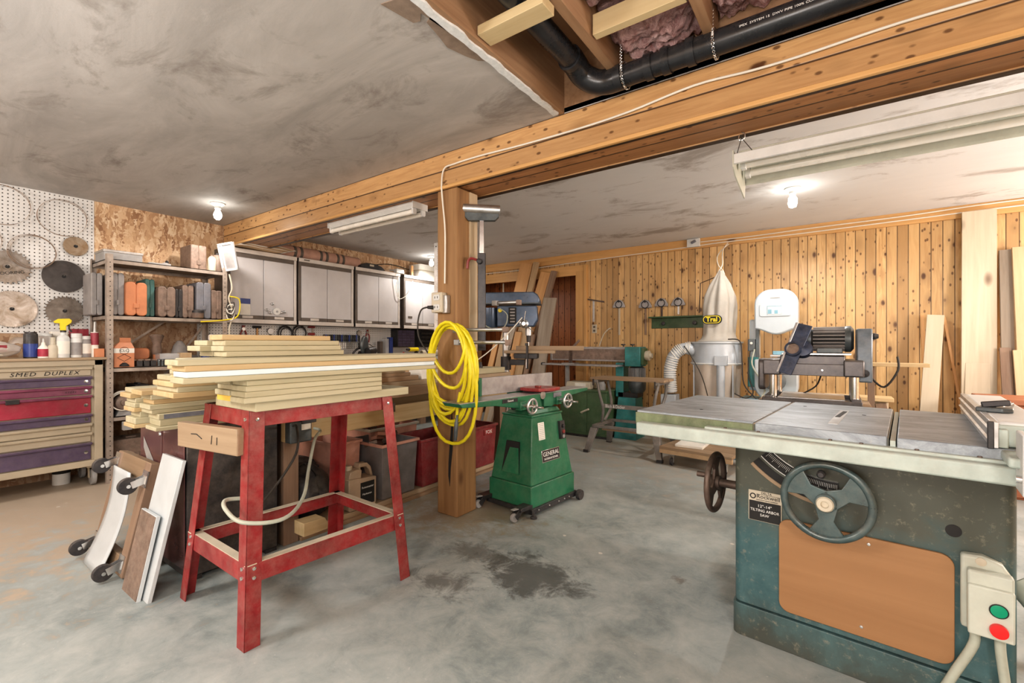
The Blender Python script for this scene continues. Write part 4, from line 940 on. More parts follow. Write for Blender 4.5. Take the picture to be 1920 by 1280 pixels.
# base plank
lumber(-2.12, -1.78, .845, 1.6, .9, .938, M['pineP'], 'bottom plank lying directly on the red stand under the short stack')
zz = .939
for k, lb in enumerate(('lowest board of the short stack of four on the base plank', 'second board from the bottom of the short stack of four', 'third board from the bottom of the short stack, with a knot at its right end', 'top board of the short stack of four, under the long boards')):
    lumber(-1.86, -1.745, .79 + .003 * k, 1.405, zz, zz + .021, M['pineP'], lb); zz += .0215
for k, lb in enumerate(('yellow-ended lowest board behind the left end of the short stack', 'yellow-ended second board behind the left end of the short stack', 'board above the yellow-ended ones behind the short stack', 'topmost board of the pile behind the left end of the short stack')):
    o = lumber(-1.99, -1.868, .80 - .01 * (k % 2), 1.37, .939 + .0215 * k, .960 + .0215 * k, M['pineP'], lb)
    if k < 2: tag(MB().box(-.06, .06, -.001, .0, -.0105, .0105).build('painted_end', M['pineY'], o, 0, (0, -.2855 - (.0), .0105)), None, None)
# long boards
zz = 1.026
for k, (mt_, lb, a) in enumerate((('pineP', 'lowest of the four long boards over the short stack', .59), ('pineW', 'long white-edged board in the middle of the lumber', .60), ('pine', 'long brownish board just above the white-edged one', .595), ('pineP', 'topmost long board of the lumber stack', .575))):
    lumber(-1.83, -1.72, a, 1.735 - .01 * (k == 1), zz, zz + .0195, M[mt_], lb); zz += .02
for k, lb in enumerate(('lowest board of the four long ones in the rear row', 'second long board of the rear row', 'third long board of the rear row', 'top long board of the rear row')):
    lumber(-1.98, -1.84, (.64, .66, .63, .655)[k], 1.68 + .02 * k, 1.026 + .02 * k, 1.0455 + .02 * k, M['pineP' if k % 2 else 'pine'], lb)
# upper stack
zz = 1.107
for k, (a, b_, lb) in enumerate(((.79, 1.30, 'lowest board of the short top pile'), (.78, 1.285, 'second board of the short top pile'), (.785, 1.275, 'third board of the short top pile'), (.775, 1.23, 'yellowish top board of the whole lumber pile'))):
    lumber(-2.0, -1.89, a, b_, zz, zz + .021, M['pineP'] if k < 3 else M['pine'], lb); zz += .0215
for k, (a, b_, lb) in enumerate(((.79, 1.2, 'lower board of the short top pile, rear row'), (.745, 1.18, 'middle board of the short top pile, rear row'), (.77, 1.15, 'upper board of the short top pile, rear row'))):
    lumber(-2.13, -2.01, a, b_, 1.107 + .0215 * k, 1.128 + .0215 * k, M['pineP'], lb)
# left pile on the dark cabinet
zz = .7645
spec = [(.745, -2.475, .018, 'pineP', 'bottom board of the left pile on the dark cabinet'), (.765, -2.49, .03, 'pineP', 'thick board above the bottom one in the left pile'), (.76, -2.488, .026, 'pineP', 'blue-painted board in the left pile'), (.74, -2.51, .02, 'pineP', 'thin board just above the blue-painted one'),
        (.73, -2.5, .022, 'pineP', 'board four from the top of the left pile'), (.745, -2.505, .022, 'pine', 'brownish board third from the top of the left pile'), (.735, -2.5, .022, 'pineP', 'board second from the top of the left pile'), (.70, -2.50, .022, 'pine', 'top board of the left pile')]
for k, (a, x1, h, mt_, lb) in enumerate(spec):
    o = lumber(x1 - .13, x1, a, 1.68, zz, zz + h, M[mt_], lb)
    if k == 2: MB().box(0, .001, -.44, .1, .002, .023).build('blue_paint', M['slate'], o, 0, (.065, 0, 0))
    zz += h + .0005
zz2 = .7645
for k in range(8):
    h = spec[k][2]
    lumber(-2.79 + .01 * (k % 3), -2.645, .69 + .05 * rg.random(), 1.6, zz2, zz2 + h, M['pineP' if k % 3 else 'pine'], 'board in the rear row of the left pile on the dark cabinet, ' + ('bottom', 'second layer', 'third layer', 'fourth layer', 'fifth layer', 'sixth layer', 'seventh layer', 'top layer')[k]); zz2 += h + .0005
for k in range(3):
    lumber(-2.3 - .01 * k, -2.06, .74 + .02 * k, 1.5, 1.03 + .0195 * k, 1.049 + .0195 * k, M['pineP'], ('bottom', 'middle', 'top')[k] + ' wide board bridging the left pile and the long boards')
for k in range(4):
    lumber(-2.36, -2.14, .70 + .015 * (k % 2), 1.55, .94 + .022 * k, .9615 + .022 * k, M['pineP' if k % 2 else 'pine'], ('lowest', 'second', 'third', 'top')[k] + ' wide board between the left pile and the short stack')

# ------------------------------------------------------------------ dark cabinet under the lumber
M['maroon'] = plain('maroon_panel', (.13, .06, .06), .22, .2, .35, 3, dust=.12)
M['darkpanel'] = plain('black_panel', (.028, .027, .03), .5, 0, .5, 4, dust=.35)
t_ = thing('storage_cabinet', 'dark low cabinet with maroon sliding doors behind the red stand', 'cabinet', (-2.86, 1.13, 0))
MB().box(-.3, .3, -.235, .205, .02, .745).build('carcass', M['darkpanel'], t_, .004)
MB().box(-.305, .305, -.25, .215, .745, .763).build('top_panel', M['maroon'], t_, .004)
MB().box(.27, .308, -.252, -.17, .70, .764).build('corner_cap', M['cream'], t_, .004)
for a, b_, y in ((-.295, .01, -.243), (.0, .29, -.238)): MB().box(a, b_, y - .006, y, .06, .735).build('sliding_door', M['maroon'], t_, .002)
MB().lathe([(0, 0), (.012, 0), (.009, .006), (0, .007)], 16, (0, -.25, .69), (0, -1, 0)).build('lock', M['chrome'], t_)
MB().sheet(lambda u, w: (-.24 + .34 * u, -.2505, .62 - .28 * u - .06 * u * (1 - u) + (.06 + .05 * math.sin(PI * u)) * (w - .5)), 12, 2).build('worn_patch', M['grey'], t_)
for x in (-.27, .27):
    for y in (-.2, .17): MB().box(x - .03, x + .03, y - .03, y + .03, 0, .02).build('foot', M['black'], t_)

# ------------------------------------------------------------------ furniture dolly and boards leaning on it
def tilt(yb, yt, zt): return math.degrees(math.atan2(yt - yb, zt))
t_ = thing('furniture_dolly', 'wooden four-wheel dolly stood on edge against the dark cabinet', 'dolly', (-3.09, .735, .003), rot=(-12.6, 0, 0))
M['brownX'] = wood('brown_lumber_cross', (.36, .26, .17), (.22, .15, .09), 'X', .3, kscale=4)
MB().box(-.25, .25, -.02, .02, .46, .555).build('top_rail', M['brownX'], t_, .003); MB().box(-.25, .25, -.02, .02, .005, .09).build('bottom_rail', M['brownX'], t_, .003)
for x in (-.215, .215): MB().box(x - .04, x + .04, -.021, .035, .008, .552).build('side_rail', M['brownZ'], t_, .003)
for x, z in ((-.235, .505), (.225, .475), (-.23, .075), (.205, .065)):
    c_ = MB().box(x - .035, x + .035, -.026, -.02, z - .04, z + .04).bar((x - .018, -.02, z), (x - .022, -.075, z - .03), .003, .035, (0, 0, 1)).bar((x + .018, -.02, z), (x + .014, -.075, z - .03), .003, .035, (0, 0, 1)).build('caster', M['chrome'], t_)
    MB().lathe([(0, -.013), (.02, -.014), (.038, -.013), (.041, -.008), (.041, .008), (.038, .013), (.02, .014), (0, .013)], 24, (x - .003, -.085, z - .035), (1, 0, 0)).build('wheel', M['rubber'], c_)
    MB().cyl((x - .022, -.085, z - .035), (x + .017, -.085, z - .035), .009, n=12).build('axle', M['chrome'], c_)
t_ = thing('hardboard_sheet', 'curved white hardboard sheet leaning on the wooden dolly between its casters', 'sheet', (-3.115, .665, .002))
MB().sheet(lambda u, w: (-.135 + .27 * u, .128 * w + .03 * math.sin(PI * w), .485 * w), 6, 16).build('sheet', M['white_board'], t_, solid=.005)
def lean(x, w, yb, yt, h, th, mat, label, name='shelf_board', cat='board', back=None, dx=0):
    t_ = thing(name, label, cat, (x, yb, .0), rot=(-math.degrees(math.asin(min(.9, (yt - yb) / h))), math.degrees(math.atan2(dx, h)), 0))
    MB().box(-w / 2, w / 2, 0, th, 0, h).build('board', mat, t_, .002)
    if back: MB().box(-w / 2 + .002, w / 2 - .002, -.002, 0, .004, h - .004).build('face', back, t_)
    return t_
lean(-2.62, .25, .72, .855, .625, .017, M['white_board'], 'tall white melamine board leaning on the dark cabinet')
lean(-2.645, .195, .695, .77, .37, .017, M['white_board'], 'short board with brown face and white edge leaning in front of the tall white one', back=M['brownp'])

# ------------------------------------------------------------------ central bench rack
t_ = thing('lumber_bench', 'rough timber bench rack running behind the post, full of totes and offcuts', 'workbench', (-2.88, 2.4, 0))
def bb(x0, x1, y0, y1, z0, z1): return (x0 + 2.88, x1 + 2.88, y0 - 2.4, y1 - 2.4, z0, z1)
MB().box(*bb(-3.25, -2.53, 1.36, 3.55, .85, .885)).build('bench_top', M['oldY'], t_, .003)
MB().box(*bb(-2.555, -2.525, 1.36, 3.55, .775, .85)).build('front_beam', M['brownY'], t_, .003)
MB().box(*bb(-2.57, -2.535, 1.36, 3.55, .60, .72)).build('middle_beam', M['pine'], t_, .003)
MB().box(*bb(-3.25, -3.2, 1.36, 3.55, .60, .72)).build('rear_beam', M['pine'], t_, .003)
for y in (1.42, 3.48):
    for x in (-2.60, -3.2): MB().box(*bb(x - .045, x + .03, y - .045, y + .045, 0, .85)).build('leg', M['brownZ'], t_, .003)
for x0 in (-2.78, -2.99): MB().box(*bb(x0, x0 + .2, 1.47, 3.43, .022, .055)).build('shelf_plank', M['oldY'], t_, .003)
MB().box(*bb(-2.62, -2.555, 1.47, 3.43, .0, .022)).build('shelf_bearer', M['brownY'], t_, .003)
MB().box(*bb(-2.98, -2.92, 1.47, 3.43, .0, .022)).build('shelf_bearer', M['brownY'], t_, .003)
MB().box(*bb(-2.523, -2.517, 2.06, 2.14, .68, .74)).build('metal_bracket', M['chrome'], t_)
for (x0, x1, a, b_, z0, z1, mt_, lb) in ((-2.75, -2.56, 1.75, 2.40, .886, .92, 'brownY', 'brown plank lying on the bench rack behind the red stand'), (-2.75, -2.57, 1.75, 2.33, .9205, .945, 'brownY', 'second brown plank stacked on the bench rack'), (-2.75, -2.57, 1.8, 2.28, .9455, .968, 'oldY', 'upper weathered plank stacked on the bench rack'),
                                          (-2.7, -2.56, 2.43, 2.54, .886, .96, 'paper', 'pale painted block at the end of the bench planks beside the post'), (-2.8, -2.56, 2.58, 3.5, .886, .935, 'pineP', 'long plank on the bench rack behind the green jointer'), (-3.1, -2.85, 2.5, 3.3, .886, .96, 'cardboard', 'cardboard-coloured board pile at the back of the bench rack')):
    lumber(x0, x1, a, b_, z0, z1, M[mt_], lb)
tag(MB().lathe([(0, 0), (.024, 0), (.024, .02), (.018, .03), (.018, .05), (0, .052)], 16).build('bottle_cap', M['black'], loc=(-2.66, 3.25, .936)), 'small black cap standing on the plank behind the jointer fence', 'cap')
t_ = thing('switch_box', 'black motor switch box fixed to the bench leg behind the red stand', 'switch', (-2.515, 1.43, .67))
MB().box(-.03, .035, -.065, .065, -.075, .045).build('box', M['motorm'], t_, .008); MB().box(-.03, .04, .0, .09, .03, .075).build('bracket', M['blackmetal'], t_, .003)
MB().box(.036, .038, .0, .055, -.005, .028).build('sticker', M['paper'], t_)
M['gcable'] = plain('grey_green_cable', (.42, .45, .38), .5, 0, .15, dust=.2)
tag(MB().tube([(-2.45, 1.49, .67), (-2.36, 1.47, .67), (-2.2, 1.34, .66), (-2.05, 1.22, .57), (-1.86, 1.08, .50), (-1.72, .92, .49), (-1.75, .79, .51), (-1.83, .765, .545), (-1.9, .79, .56), (-1.91, .85, .55)], .0075, 10, smooth=7).build('electric_lead', M['gcable']), 'grey power cable looping from the switch box round the near leg of the red stand', 'cable')  # this and its namesakes are ordinary electric cables and cords
tag(MB().tube([(-2.46, 1.37, .7), (-2.3, 1.3, .72), (-2.22, 1.25, .6), (-2.3, 1.15, .4), (-2.45, 1.1, .25)], .006, 8, smooth=6).build('electric_lead', M['dkcable']), 'dark thin cable hanging under the red stand top', 'cable')

# totes, jug, crates on the lower shelf (top z .113)
ZL = .058
def tote(name, label, x0, x1, y0, y1, z, h, mat, rim, ins=None, cut=0, cat='tote', txt_=None):
    cx, cy = (x0 + x1) / 2, (y0 + y1) / 2; t_ = thing(name, label, cat, (cx, cy, z)); a, b_ = (x1 - x0) / 2, (y1 - y0) / 2; g = .88; th = .006
    def ring(s, z_, e=0): return [(-(a * s + e), -(b_ * s + e), z_), (a * s + e, -(b_ * s + e), z_), (a * s + e, b_ * s + e, z_), (-(a * s + e), b_ * s + e, z_)]
    m = MB(); lo, hi, il, ih = ring(g, 0), ring(.97, h), ring(g, .01, -th), ring(.97, h, -th)
    for i in range(4):
        j = (i + 1) % 4
        m.hull([lo[i], lo[j], il[j], il[i], hi[i], hi[j], ih[j], ih[i]])
    m.hull(ring(g, 0) + ring(g, .01)); m.build('tub', mat, t_, .003)
    m = MB(); o1, i1 = ring(1.0, h, .006), ring(.97, h, -.004); o2, i2 = ring(1.0, h - .02, .006), ring(.97, h - .02, -.004)
    for i in range(4):
        j = (i + 1) % 4; m.hull([o2[i], o2[j], i2[j], i2[i], o1[i], o1[j], i1[j], i1[i]])
    m.build('rim', rim, t_, .002)
    if cut:
        for s in (-1,): MB().cbox((0, s * b_ * .965, h * .72), (.11, .004, .05)).build('hand_hole', M['paper'], t_, .001)
    return t_
M['toteg'] = plain('grey_tote', (.20, .19, .19), .5, 0, .2, dust=.15)
M['pinkp'] = plain('pink_tub', (.62, .34, .26), .5, 0, .2, 7)
tote('storage_tote', 'grey storage tote with pink-beige rim full of offcuts under the bench', -2.98, -2.57, 2.07, 2.41, ZL, .39, M['toteg'], M['pinkp'])
tote('storage_tote', 'open beige tub behind the grey tote', -3.24, -2.76, 1.82, 2.04, ZL, .42, M['pinkp'], M['pinkp'])
tote('storage_tote', 'pale open wooden-sided tub of offcuts behind the red crate', -3.3, -2.94, 2.25, 2.75, ZL, .43, M['pinkp'], M['pineY' if 0 else 'cream'])
M['crater'] = plain('crate_red', (.22, .025, .03), .4, 0, .3, 6, dust=.3)
t_ = tote('plastic_crate', 'dark red plastic crate left of the post, with a cut hand hole', -2.90, -2.56, 2.43, 2.90, ZL, .365, M['crater'], M['crater'], cut=1, cat='crate')
t_ = tote('plastic_crate', 'dark red plastic crate right of the post with a lettered patch', -2.90, -2.56, 2.93, 3.38, ZL, .365, M['crater'], M['crater'], cut=1, cat='crate')
MB().cbox((.166, .1, .30), (.004, .13, .05), (0, 0, 0)).build('lettered_patch', M['red'], t_); txt('FOX', .045, M['whiteink'], t_, (.169, .1, .30), (90, 0, 90))
rg = random.Random(4)
for k in range(9):
    x, y = (-2.72 - .12 * rg.random(), 2.08 + .22 * rg.random()) if k < 4 else (-3.05 - .1 * rg.random(), 2.35 + .3 * rg.random())
    t2 = MB().cbox((0, 0, 0), (.05 + .03 * rg.random(), .10 + .05 * rg.random(), .025)).build('wood_offcut', M['pinkp'] if k % 2 else M['brownp'], None, .002, (x, y, .43 + .012 * k), (rg.uniform(-25, 25), rg.uniform(-25, 25), rg.uniform(0, 90)))
    tag(t2, 'wooden offcut lying in the tote under the bench' if k < 4 else 'wooden offcut in the pale tub behind the red crate', 'offcut', 'offcuts in the grey tote' if k < 4 else 'offcuts in the pale tub')
M['jugm'] = plain('jug_plastic', (.48, .38, .28), .35, 0, .15, 6)
t_ = thing('plastic_jug', 'beige plastic jug with handle and dark printed label on the lower bench shelf', 'jug', (-2.645, 1.92, ZL))
j = MB(); jp = [(-.10, 0), (.10, 0), (.108, .02), (.108, .2), (.09, .25), (.06, .285), (.0, .29), (-.035, .262), (-.1, .255), (-.108, .22), (-.108, .02)]
# body built round the handle gap
j.prism([(-.10, 0), (.10, 0), (.108, .02), (.108, .19), (-.108, .21), (-.108, .02)], -.065, .065, 'YZ').prism([(-.108, .21), (-.01, .2), (-.005, .255), (-.035, .265), (-.09, .255)], -.06, .06, 'YZ').prism([(.09, .192), (.108, .19), (.09, .255), (.06, .285), (-.0, .292), (-.01, .265), (.05, .26), (.075, .235)], -.03, .03, 'YZ').prism([(-.01, .2), (.0, .2), (.0, .27), (-.01, .27)], -.04, .04, 'YZ')
j.build('jug_body', M['jugm'], t_, .012)
MB().lathe([(0, .255), (.022, .255), (.022, .28), (.018, .285), (0, .285)], 18, (0, -.065, 0)).build('cap', M['cream'], t_)
MB().box(.065, .067, -.02, .09, .02, .17).build('paper_label', M['ink'], t_)
txt('Rotomaster', .02, M['whiteink'], t_, (.0685, .035, .135), (90, 0, 90)); txt('Marksman', .018, M['whiteink'], t_, (.0685, .03, .09), (90, 0, 90))
t_ = thing('black_bin', 'black bin with a tilted lid behind the beige jug', 'bin', (-3.04, 1.64, ZL))
MB().frus(0, (-.12, .12, -.13, .13), .27, (-.15, .15, -.16, .16)).build('tub', M['black'], t_, .01); MB().lathe([(0, 0), (.17, .0), (.18, .01), (.17, .02), (.1, .03), (0, .032)], 28, (.02, .0, .275), (.12, 0, 1)).build('lid', M['rubber'], t_)
tag(MB().sheet(lambda u, w: ((.10 * math.cos(2 * PI * u)) * math.sin(PI * w) * (1 + .2 * mn.noise(Vector((u * 9, w * 7, 0)))), (.16 * math.sin(2 * PI * u)) * math.sin(PI * w), .08 - .075 * math.cos(PI * w) * (1 if w > .5 else 1) + .02 * mn.noise(Vector((u * 6, w * 9, 3)))), 28, 14).build('paper_bag', M['cardboard'], loc=(-2.72, 2.17, ZL - .0)), 'crumpled tan bag lying on the lower shelf between jug and tote', 'bag').scale = (.6, .8, .6)
tag(MB().sheet(lambda u, w: ((.14 * math.cos(2 * PI * u)) * math.sin(PI * w) * (1 + .3 * mn.noise(Vector((u * 9, w * 7, 5)))), (.15 * math.sin(2 * PI * u)) * math.sin(PI * w), .17 - .165 * math.cos(PI * w) + .03 * mn.noise(Vector((u * 6, w * 9, 8)))), 28, 14).build('trash_bag', M['black'], loc=(-2.72, 1.60, ZL)), 'black bag bundled at the back of the lower shelf', 'bag')
tag(MB().prism([(-.03, 0), (.12, 0), (.12, .03), (.1, .07), (-.03, .075)], -.05, .05, 'YZ').build('wood_block', M['pine'], None, .002, (-2.47, 1.38, .002)), 'drilled timber block on the floor at the foot of the bench leg', 'block')
tag(MB().prism([(-.05, 0), (.05, 0), (.03, .035), (-.02, .04)], -.03, .03, 'YZ').build('wood_block', M['pineP'], None, .002, (-2.47, 1.5, .0775)), 'small wedge lying on the drilled timber block', 'block')
bpy.data.objects['wood_block.001'].location = (-2.47, 1.44, .077)

# ------------------------------------------------------------------ on the post
M['hose'] = plain('yellow_hose', (.72, .62, .02), .38, 0, .15, 12)
t_ = thing('air_hose', 'coiled yellow air hose hung on the front of the post', 'hose', (-1.995, 2.19, 0))
rg = random.Random(9)
for k in range(11):
    zt = 1.285 - .006 * (k % 4) ; zb = (.51, .635, .66, .675, .72, .735, .75, .77, .88, .98, .745)[k]; hw = .2 - .010 * (k % 5); y0 = -.03 - .011 * (k % 5); cz = (zt + zb) / 2; hh = (zt - zb) / 2
    dx = rg.uniform(-.012, .012); P = []
    for i in range(28):
        a = 2 * PI * i / 28; s_ = math.sin(a); c__ = math.cos(a)
        wv = hw * (1 - .12 * max(0, s_) ** 2) * (1 - .1 * (k > 7))
        P.append((dx + wv * c__ * (abs(c__) ** -.12 if abs(c__) > .05 else 1), y0 - .008 * math.sin(2 * a + k), cz + hh * s_ + .01 * math.sin(3 * a + k)))
    MB().tube(P, .0108, 8, True).build('hose_loop', M['hose'], t_)
MB().tube([(.12, -.09, .86), (.10, -.09, .78), (.09, -.09, .70)], .0095, 8, smooth=3).build('hose_end', M['hose'], t_)
MB().lathe([(0, -.07), (.011, -.07), (.013, -.03), (.013, .04), (.009, .05), (.009, .09), (0, .09)], 14, (.085, -.09, .63), (.1, 0, 1)).build('brass_coupling', M['motorm'], t_)
t_ = thing('wall_outlet', 'cream double outlet box with a black plug on the post', 'outlet', (-2.18, 2.255, 1.43))
MB().box(-.05, .045, -.05, .004, -.065, .07).build('box', M['cream'], t_, .006); MB().box(.03, .075, -.03, .004, -.07, .05).build('metal_box', M['steel'], t_, .003)
for z in (-.03, .035):
    MB().prism(rrect(-.03, .03, z - .02, z + .02, .012), -.054, -.05, 'XZ').build('socket', M['white'], t_, .002)
    for x in (-.012, .012): MB().box(x - .002, x + .002, -.0555, -.054, z - .006, z + .008).build('slot', M['ink'], t_)
pl = MB().cyl((-.03, -.055, -.03), (-.05, -.085, -.03), .014, .01, n=14).build('plug', M['black'], t_)
tag(MB().tube([(-2.232, 2.168, 1.40), (-2.27, 2.15, 1.38), (-2.30, 2.15, 1.30), (-2.29, 2.15, 1.2), (-2.22, 2.16, 1.10), (-2.18, 2.2, 1.02)], .0055, 8, smooth=6).build('electric_lead', M['dkcable']), 'black cord from the plug on the post down behind the yellow hose', 'cord')
t_ = thing('steel_square', 'long steel rule hung on the left side of the post', 'ruler', (-2.243, 2.27, 1.17))
MB().box(-.022, .015, -.002, .002, 0, .68).build('blade', M['steel'], t_); MB().cyl((-.004, -.003, .655), (-.004, .003, .655), .005, n=10).build('hanging_hole', M['ink'], t_)
m = MB()
for i in range(50): m.box(.007 if i % 5 else .0, .0145, -.0026, -.002, .02 + i * .0125, .021 + i * .0125)
m.build('graduations', M['ink'], t_)
t_ = thing('roller_stand', 'metal roller stand head fixed upright on the right side of the post', 'roller stand', (-1.965, 2.42, 1.09), rz=35)
MB().box(-.026, .026, -.02, .02, .02, .68).build('outer_channel', M['blackmetal'], t_, .003)
MB().box(-.015, .015, -.013, .013, .5, .93).build('inner_tube', M['chrome'], t_, .002)
MB().prism([(-.115, .0), (.115, .0), (.115, -.045), (.09, -.07), (-.09, -.07), (-.115, -.045)], -.02, .02, 'XZ').build('bracket', M['motorm'], t_, .002).location = (0, 0, .97)
MB().cyl((-.125, -.01, .985), (.125, -.01, .97), .031, n=24).build('roller', M['steel'], t_)
MB().lathe([(0, 0), (.018, 0), (.018, .03), (.01, .034), (0, .034)], 14, (-.01, -.02, .62), (-.2, -1, 0)).build('lock_knob', M['black'], t_)
MB().tube([(-.03, -.03, .63), (-.07, -.04, .64), (-.09, -.04, .62), (-.095, -.04, .57)], .009, 8, smooth=3).build('lock_lever', M['red'], t_)
for k, (z, x0, x1, lb) in enumerate(((1.245, -2.03, -1.66, 'upper steel pipe clamp sticking out to the right of the post above the hose middle'), (1.165, -2.02, -1.64, 'lower steel pipe clamp sticking out to the right of the post'), (1.44, -1.95, -1.76, 'short steel pipe end in front of the drill press head'))):
    t_ = thing('pipe_clamp', lb, 'clamp', (x0, 2.235 if k < 2 else 2.55, z), rz=8)
    MB().cyl((0, 0, 0), (x1 - x0, 0, 0), .012, n=16).build('pipe', M['steel'], t_); MB().box(x1 - x0 - .02, x1 - x0 + .01, -.018, .018, -.02, .016).build('jaw', M['brownp'], t_, .005); MB().box(-.02, .02, -.018, .018, -.018, .018).build('fixed_jaw', M['grey'], t_, .005)
# ------------------------------------------------------------------ green jointer
t_ = thing('jointer', 'green jointer on a black wheeled base right of the post', 'jointer', (-1.816, 2.825, 0), rz=-6)
MB().frus(.05, (-.195, .195, -.255, .255), .2, (-.195, .195, -.255, .255)).build('plinth', M['green'], t_, .006)
cab = MB().frus(.2, (-.185, .185, -.245, .245), .645, (-.135, .135, -.175, .175)).build('cabinet', M['green'], t_, .006)
MB().box(-.14, .14, -.18, .18, .645, .66).build('cabinet_lip', M['green'], t_, .004)
# recessed chute on the left (-Y) face
MB().hull([(-.085, -.238, .26), (.075, -.238, .26), (.075, -.2425, .26), (-.085, -.2425, .26), (-.06, -.206, .475), (.055, -.206, .475), (.055, -.2175, .475), (-.06, -.2175, .475)]).build('chute_recess', M['ink'], t_)
MB().hull([(-.08, -.247, .262), (.075, -.247, .262), (.075, -.238, .262), (-.08, -.238, .262), (-.02, -.2275, .435), (.055, -.2275, .435), (.055, -.215, .435), (-.02, -.215, .435)]).build('chute_ramp', M['green'], t_)
# plates on the +X face (slightly sloped)
sl = math.degrees(math.atan2(.05, .445))
def onface(nm, yc, zc, w, h, mat, th=.003):
    x = .185 - (zc - .2) * .05 / .445
    return MB().cbox((0, 0, 0), (th, w, h)).build(nm, mat, t_, .001, (x + .002, yc, zc), (0, -sl, 0)), x
onface('instruction_label', -.085, .545, .07, .12, M['paper']); 
for k in range(9): onface('printed_line', -.085, .595 - k * .0125, .055, .003, M['grey'], .0045) if k < 9 else None
_, x = onface('name_plate', .0, .37, .20, .075, M['blackmetal']); onface('plate_border', .0, .37, .208, .083, M['chrome'], .0025)
txt('GENERAL', .042, M['whiteink'], t_, (x + .0045, 0, .382), (90 - sl, 0, 90), sx=1.05); txt('INTERNATIONAL', .021, M['whiteink'], t_, (x + .0065, 0, .349), (90 - sl, 0, 90))
sw, x = onface('switch_box', .145, .525, .055, .13, M['blackmetal'], .04)
for z, mt_ in ((.555, 'black'), (.515, 'red'), (.48, 'grey')): MB().lathe([(0, 0), (.013, 0), (.013, .012), (0, .014)], 14, (x + .02, .145, z), (1, 0, 0)).build('button', M[mt_], t_)
# base casting and tables
MB().frus(.66, (-.11, .11, -.17, .2), .69, (-.09, .09, -.15, .18)).frus(.69, (-.06, .07, -.1, .13), .75, (-.05, .06, -.08, .11)).build('base_casting', M['green'], t_, .006)
MB().prism([(-.79, .795), (-.01, .795), (-.01, .70), (-.12, .69), (-.48, .755), (-.77, .772)], -.08, .085, 'YZ').build('infeed_table', M['green'], t_, .004)
MB().box(-.078, .084, -.79, -.01, .795, .8).build('infeed_surface', M['steel'], t_, .001)
MB().prism([(.03, .795), (.62, .795), (.62, .772), (.34, .75), (.12, .69), (.03, .70)], -.08, .085, 'YZ').build('outfeed_table', M['green'], t_, .004)
MB().box(-.078, .084, .03, .62, .795, .8).build('outfeed_surface', M['grey'], t_, .001)
MB().cyl((-.08, .01, .785), (.09, .01, .785), .03, n=20).build('cutter_head', M['steel'], t_)
MB().box(-.115, -.085, -.46, .36, .805, .925).build('fence', M['cast'], t_, .003); MB().box(-.115, -.082, -.465, -.44, .80, .925).build('fence_end', M['green'], t_, .003)
MB().box(-.2, -.1, -.06, .08, .76, .82).build('fence_bracket', M['green'], t_, .004)
MB().prism([(-.07, -.06), (.0, -.07), (.1, -.05), (.14, .06), (.12, .18), (.06, .2), (-.05, .16), (-.09, .04)], .812, .836, 'XY').build('cutter_guard', M['red'], t_, .004)
MB().box(.02, .06, .0, .03, .836, .85).build('guard_knob', M['red'], t_, .003)
for nm, yy in (('infeed', -.22), ('outfeed', .2)):
    h = MB().torus((.175, yy, .735), .048, .009, (1, 0, 0), 28, 8).bar((.175, yy - .045, .735), (.175, yy + .045, .735), .007, .012).bar((.175, yy, .69), (.175, yy, .78), .007, .012, (0, 1, 0)).build('handwheel', M['steel'], t_)
    MB().cyl((.09, yy, .735), (.19, yy, .735), .014, n=14).build('hub', M['chrome'], h)
    MB().cyl((.18, yy + .04, .725), (.235, yy + .042, .725), .008, n=12).build('crank_handle', M['chrome'], h)
    MB().box(.04, .1, yy - .03, yy + .03, .70, .76).build('bearing', M['green'], h, .004)
MB().box(.086, .089, -.42, -.27, .765, .79).build('name_strip', M['blackmetal'], t_); txt('General', .018, M['whiteink'], t_, (.0905, -.345, .777), (90, 0, 90))
MB().box(.086, .089, .14, .24, .755, .79).build('blue_label', M['slate'], t_)
MB().ball((.05, -.27, .72), .018).build('lever_ball', M['black'], t_)
# wheeled base
m = MB().box(-.21, .21, -.27, -.24, .025, .055).box(-.21, .21, .24, .27, .025, .055).box(-.21, -.185, -.27, .27, .025, .055).box(.185, .215, -.27, .27, .025, .06); m.build('mobile_base', M['blackmetal'], t_, .002)
for i, y in enumerate((-.2, -.08, .03, .1, .16)): MB().lathe([(0, 0), (.006, 0), (.005, .003), (0, .004)], 10, (.215, y, .043), (1, 0, 0)).build('base_bolt', M['chrome'], t_)
for x, y in ((-.2, -.33), (.16, -.36)):
    c_ = MB().box(x - .035, x + .035, y, y + .12, .06, .085).bar((x - .02, y + .02, .07), (x - .02, y - .03, .03), .003, .04).bar((x + .02, y + .02, .07), (x + .02, y - .03, .03), .003, .04).build('caster', M['blackmetal'], t_, .002)
    MB().lathe([(0, -.013), (.026, -.013), (.03, 0), (.026, .013), (0, .013)], 20, (x, y - .03, .03), (1, 0, .0)).build('wheel', M['grey'], c_)
    MB().bar((x, y - .05, .085), (x, y + .06, .075), .03, .006).build('brake_lever', M['grey'], c_, .002)
for x, y in ((.24, .26), (-.23, .26)): MB().lathe([(0, -.015), (.035, -.015), (.038, 0), (.035, .015), (0, .015)], 22, (x, y, .038), (1, 0, 0)).build('fixed_wheel', M['rubber'], t_)
MB().lathe([(0, 0), (.022, 0), (.022, .012), (.006, .014), (.006, .04), (0, .04)], 16, (.215, -.255, 0)).build('levelling_foot', M['rubber'], t_)

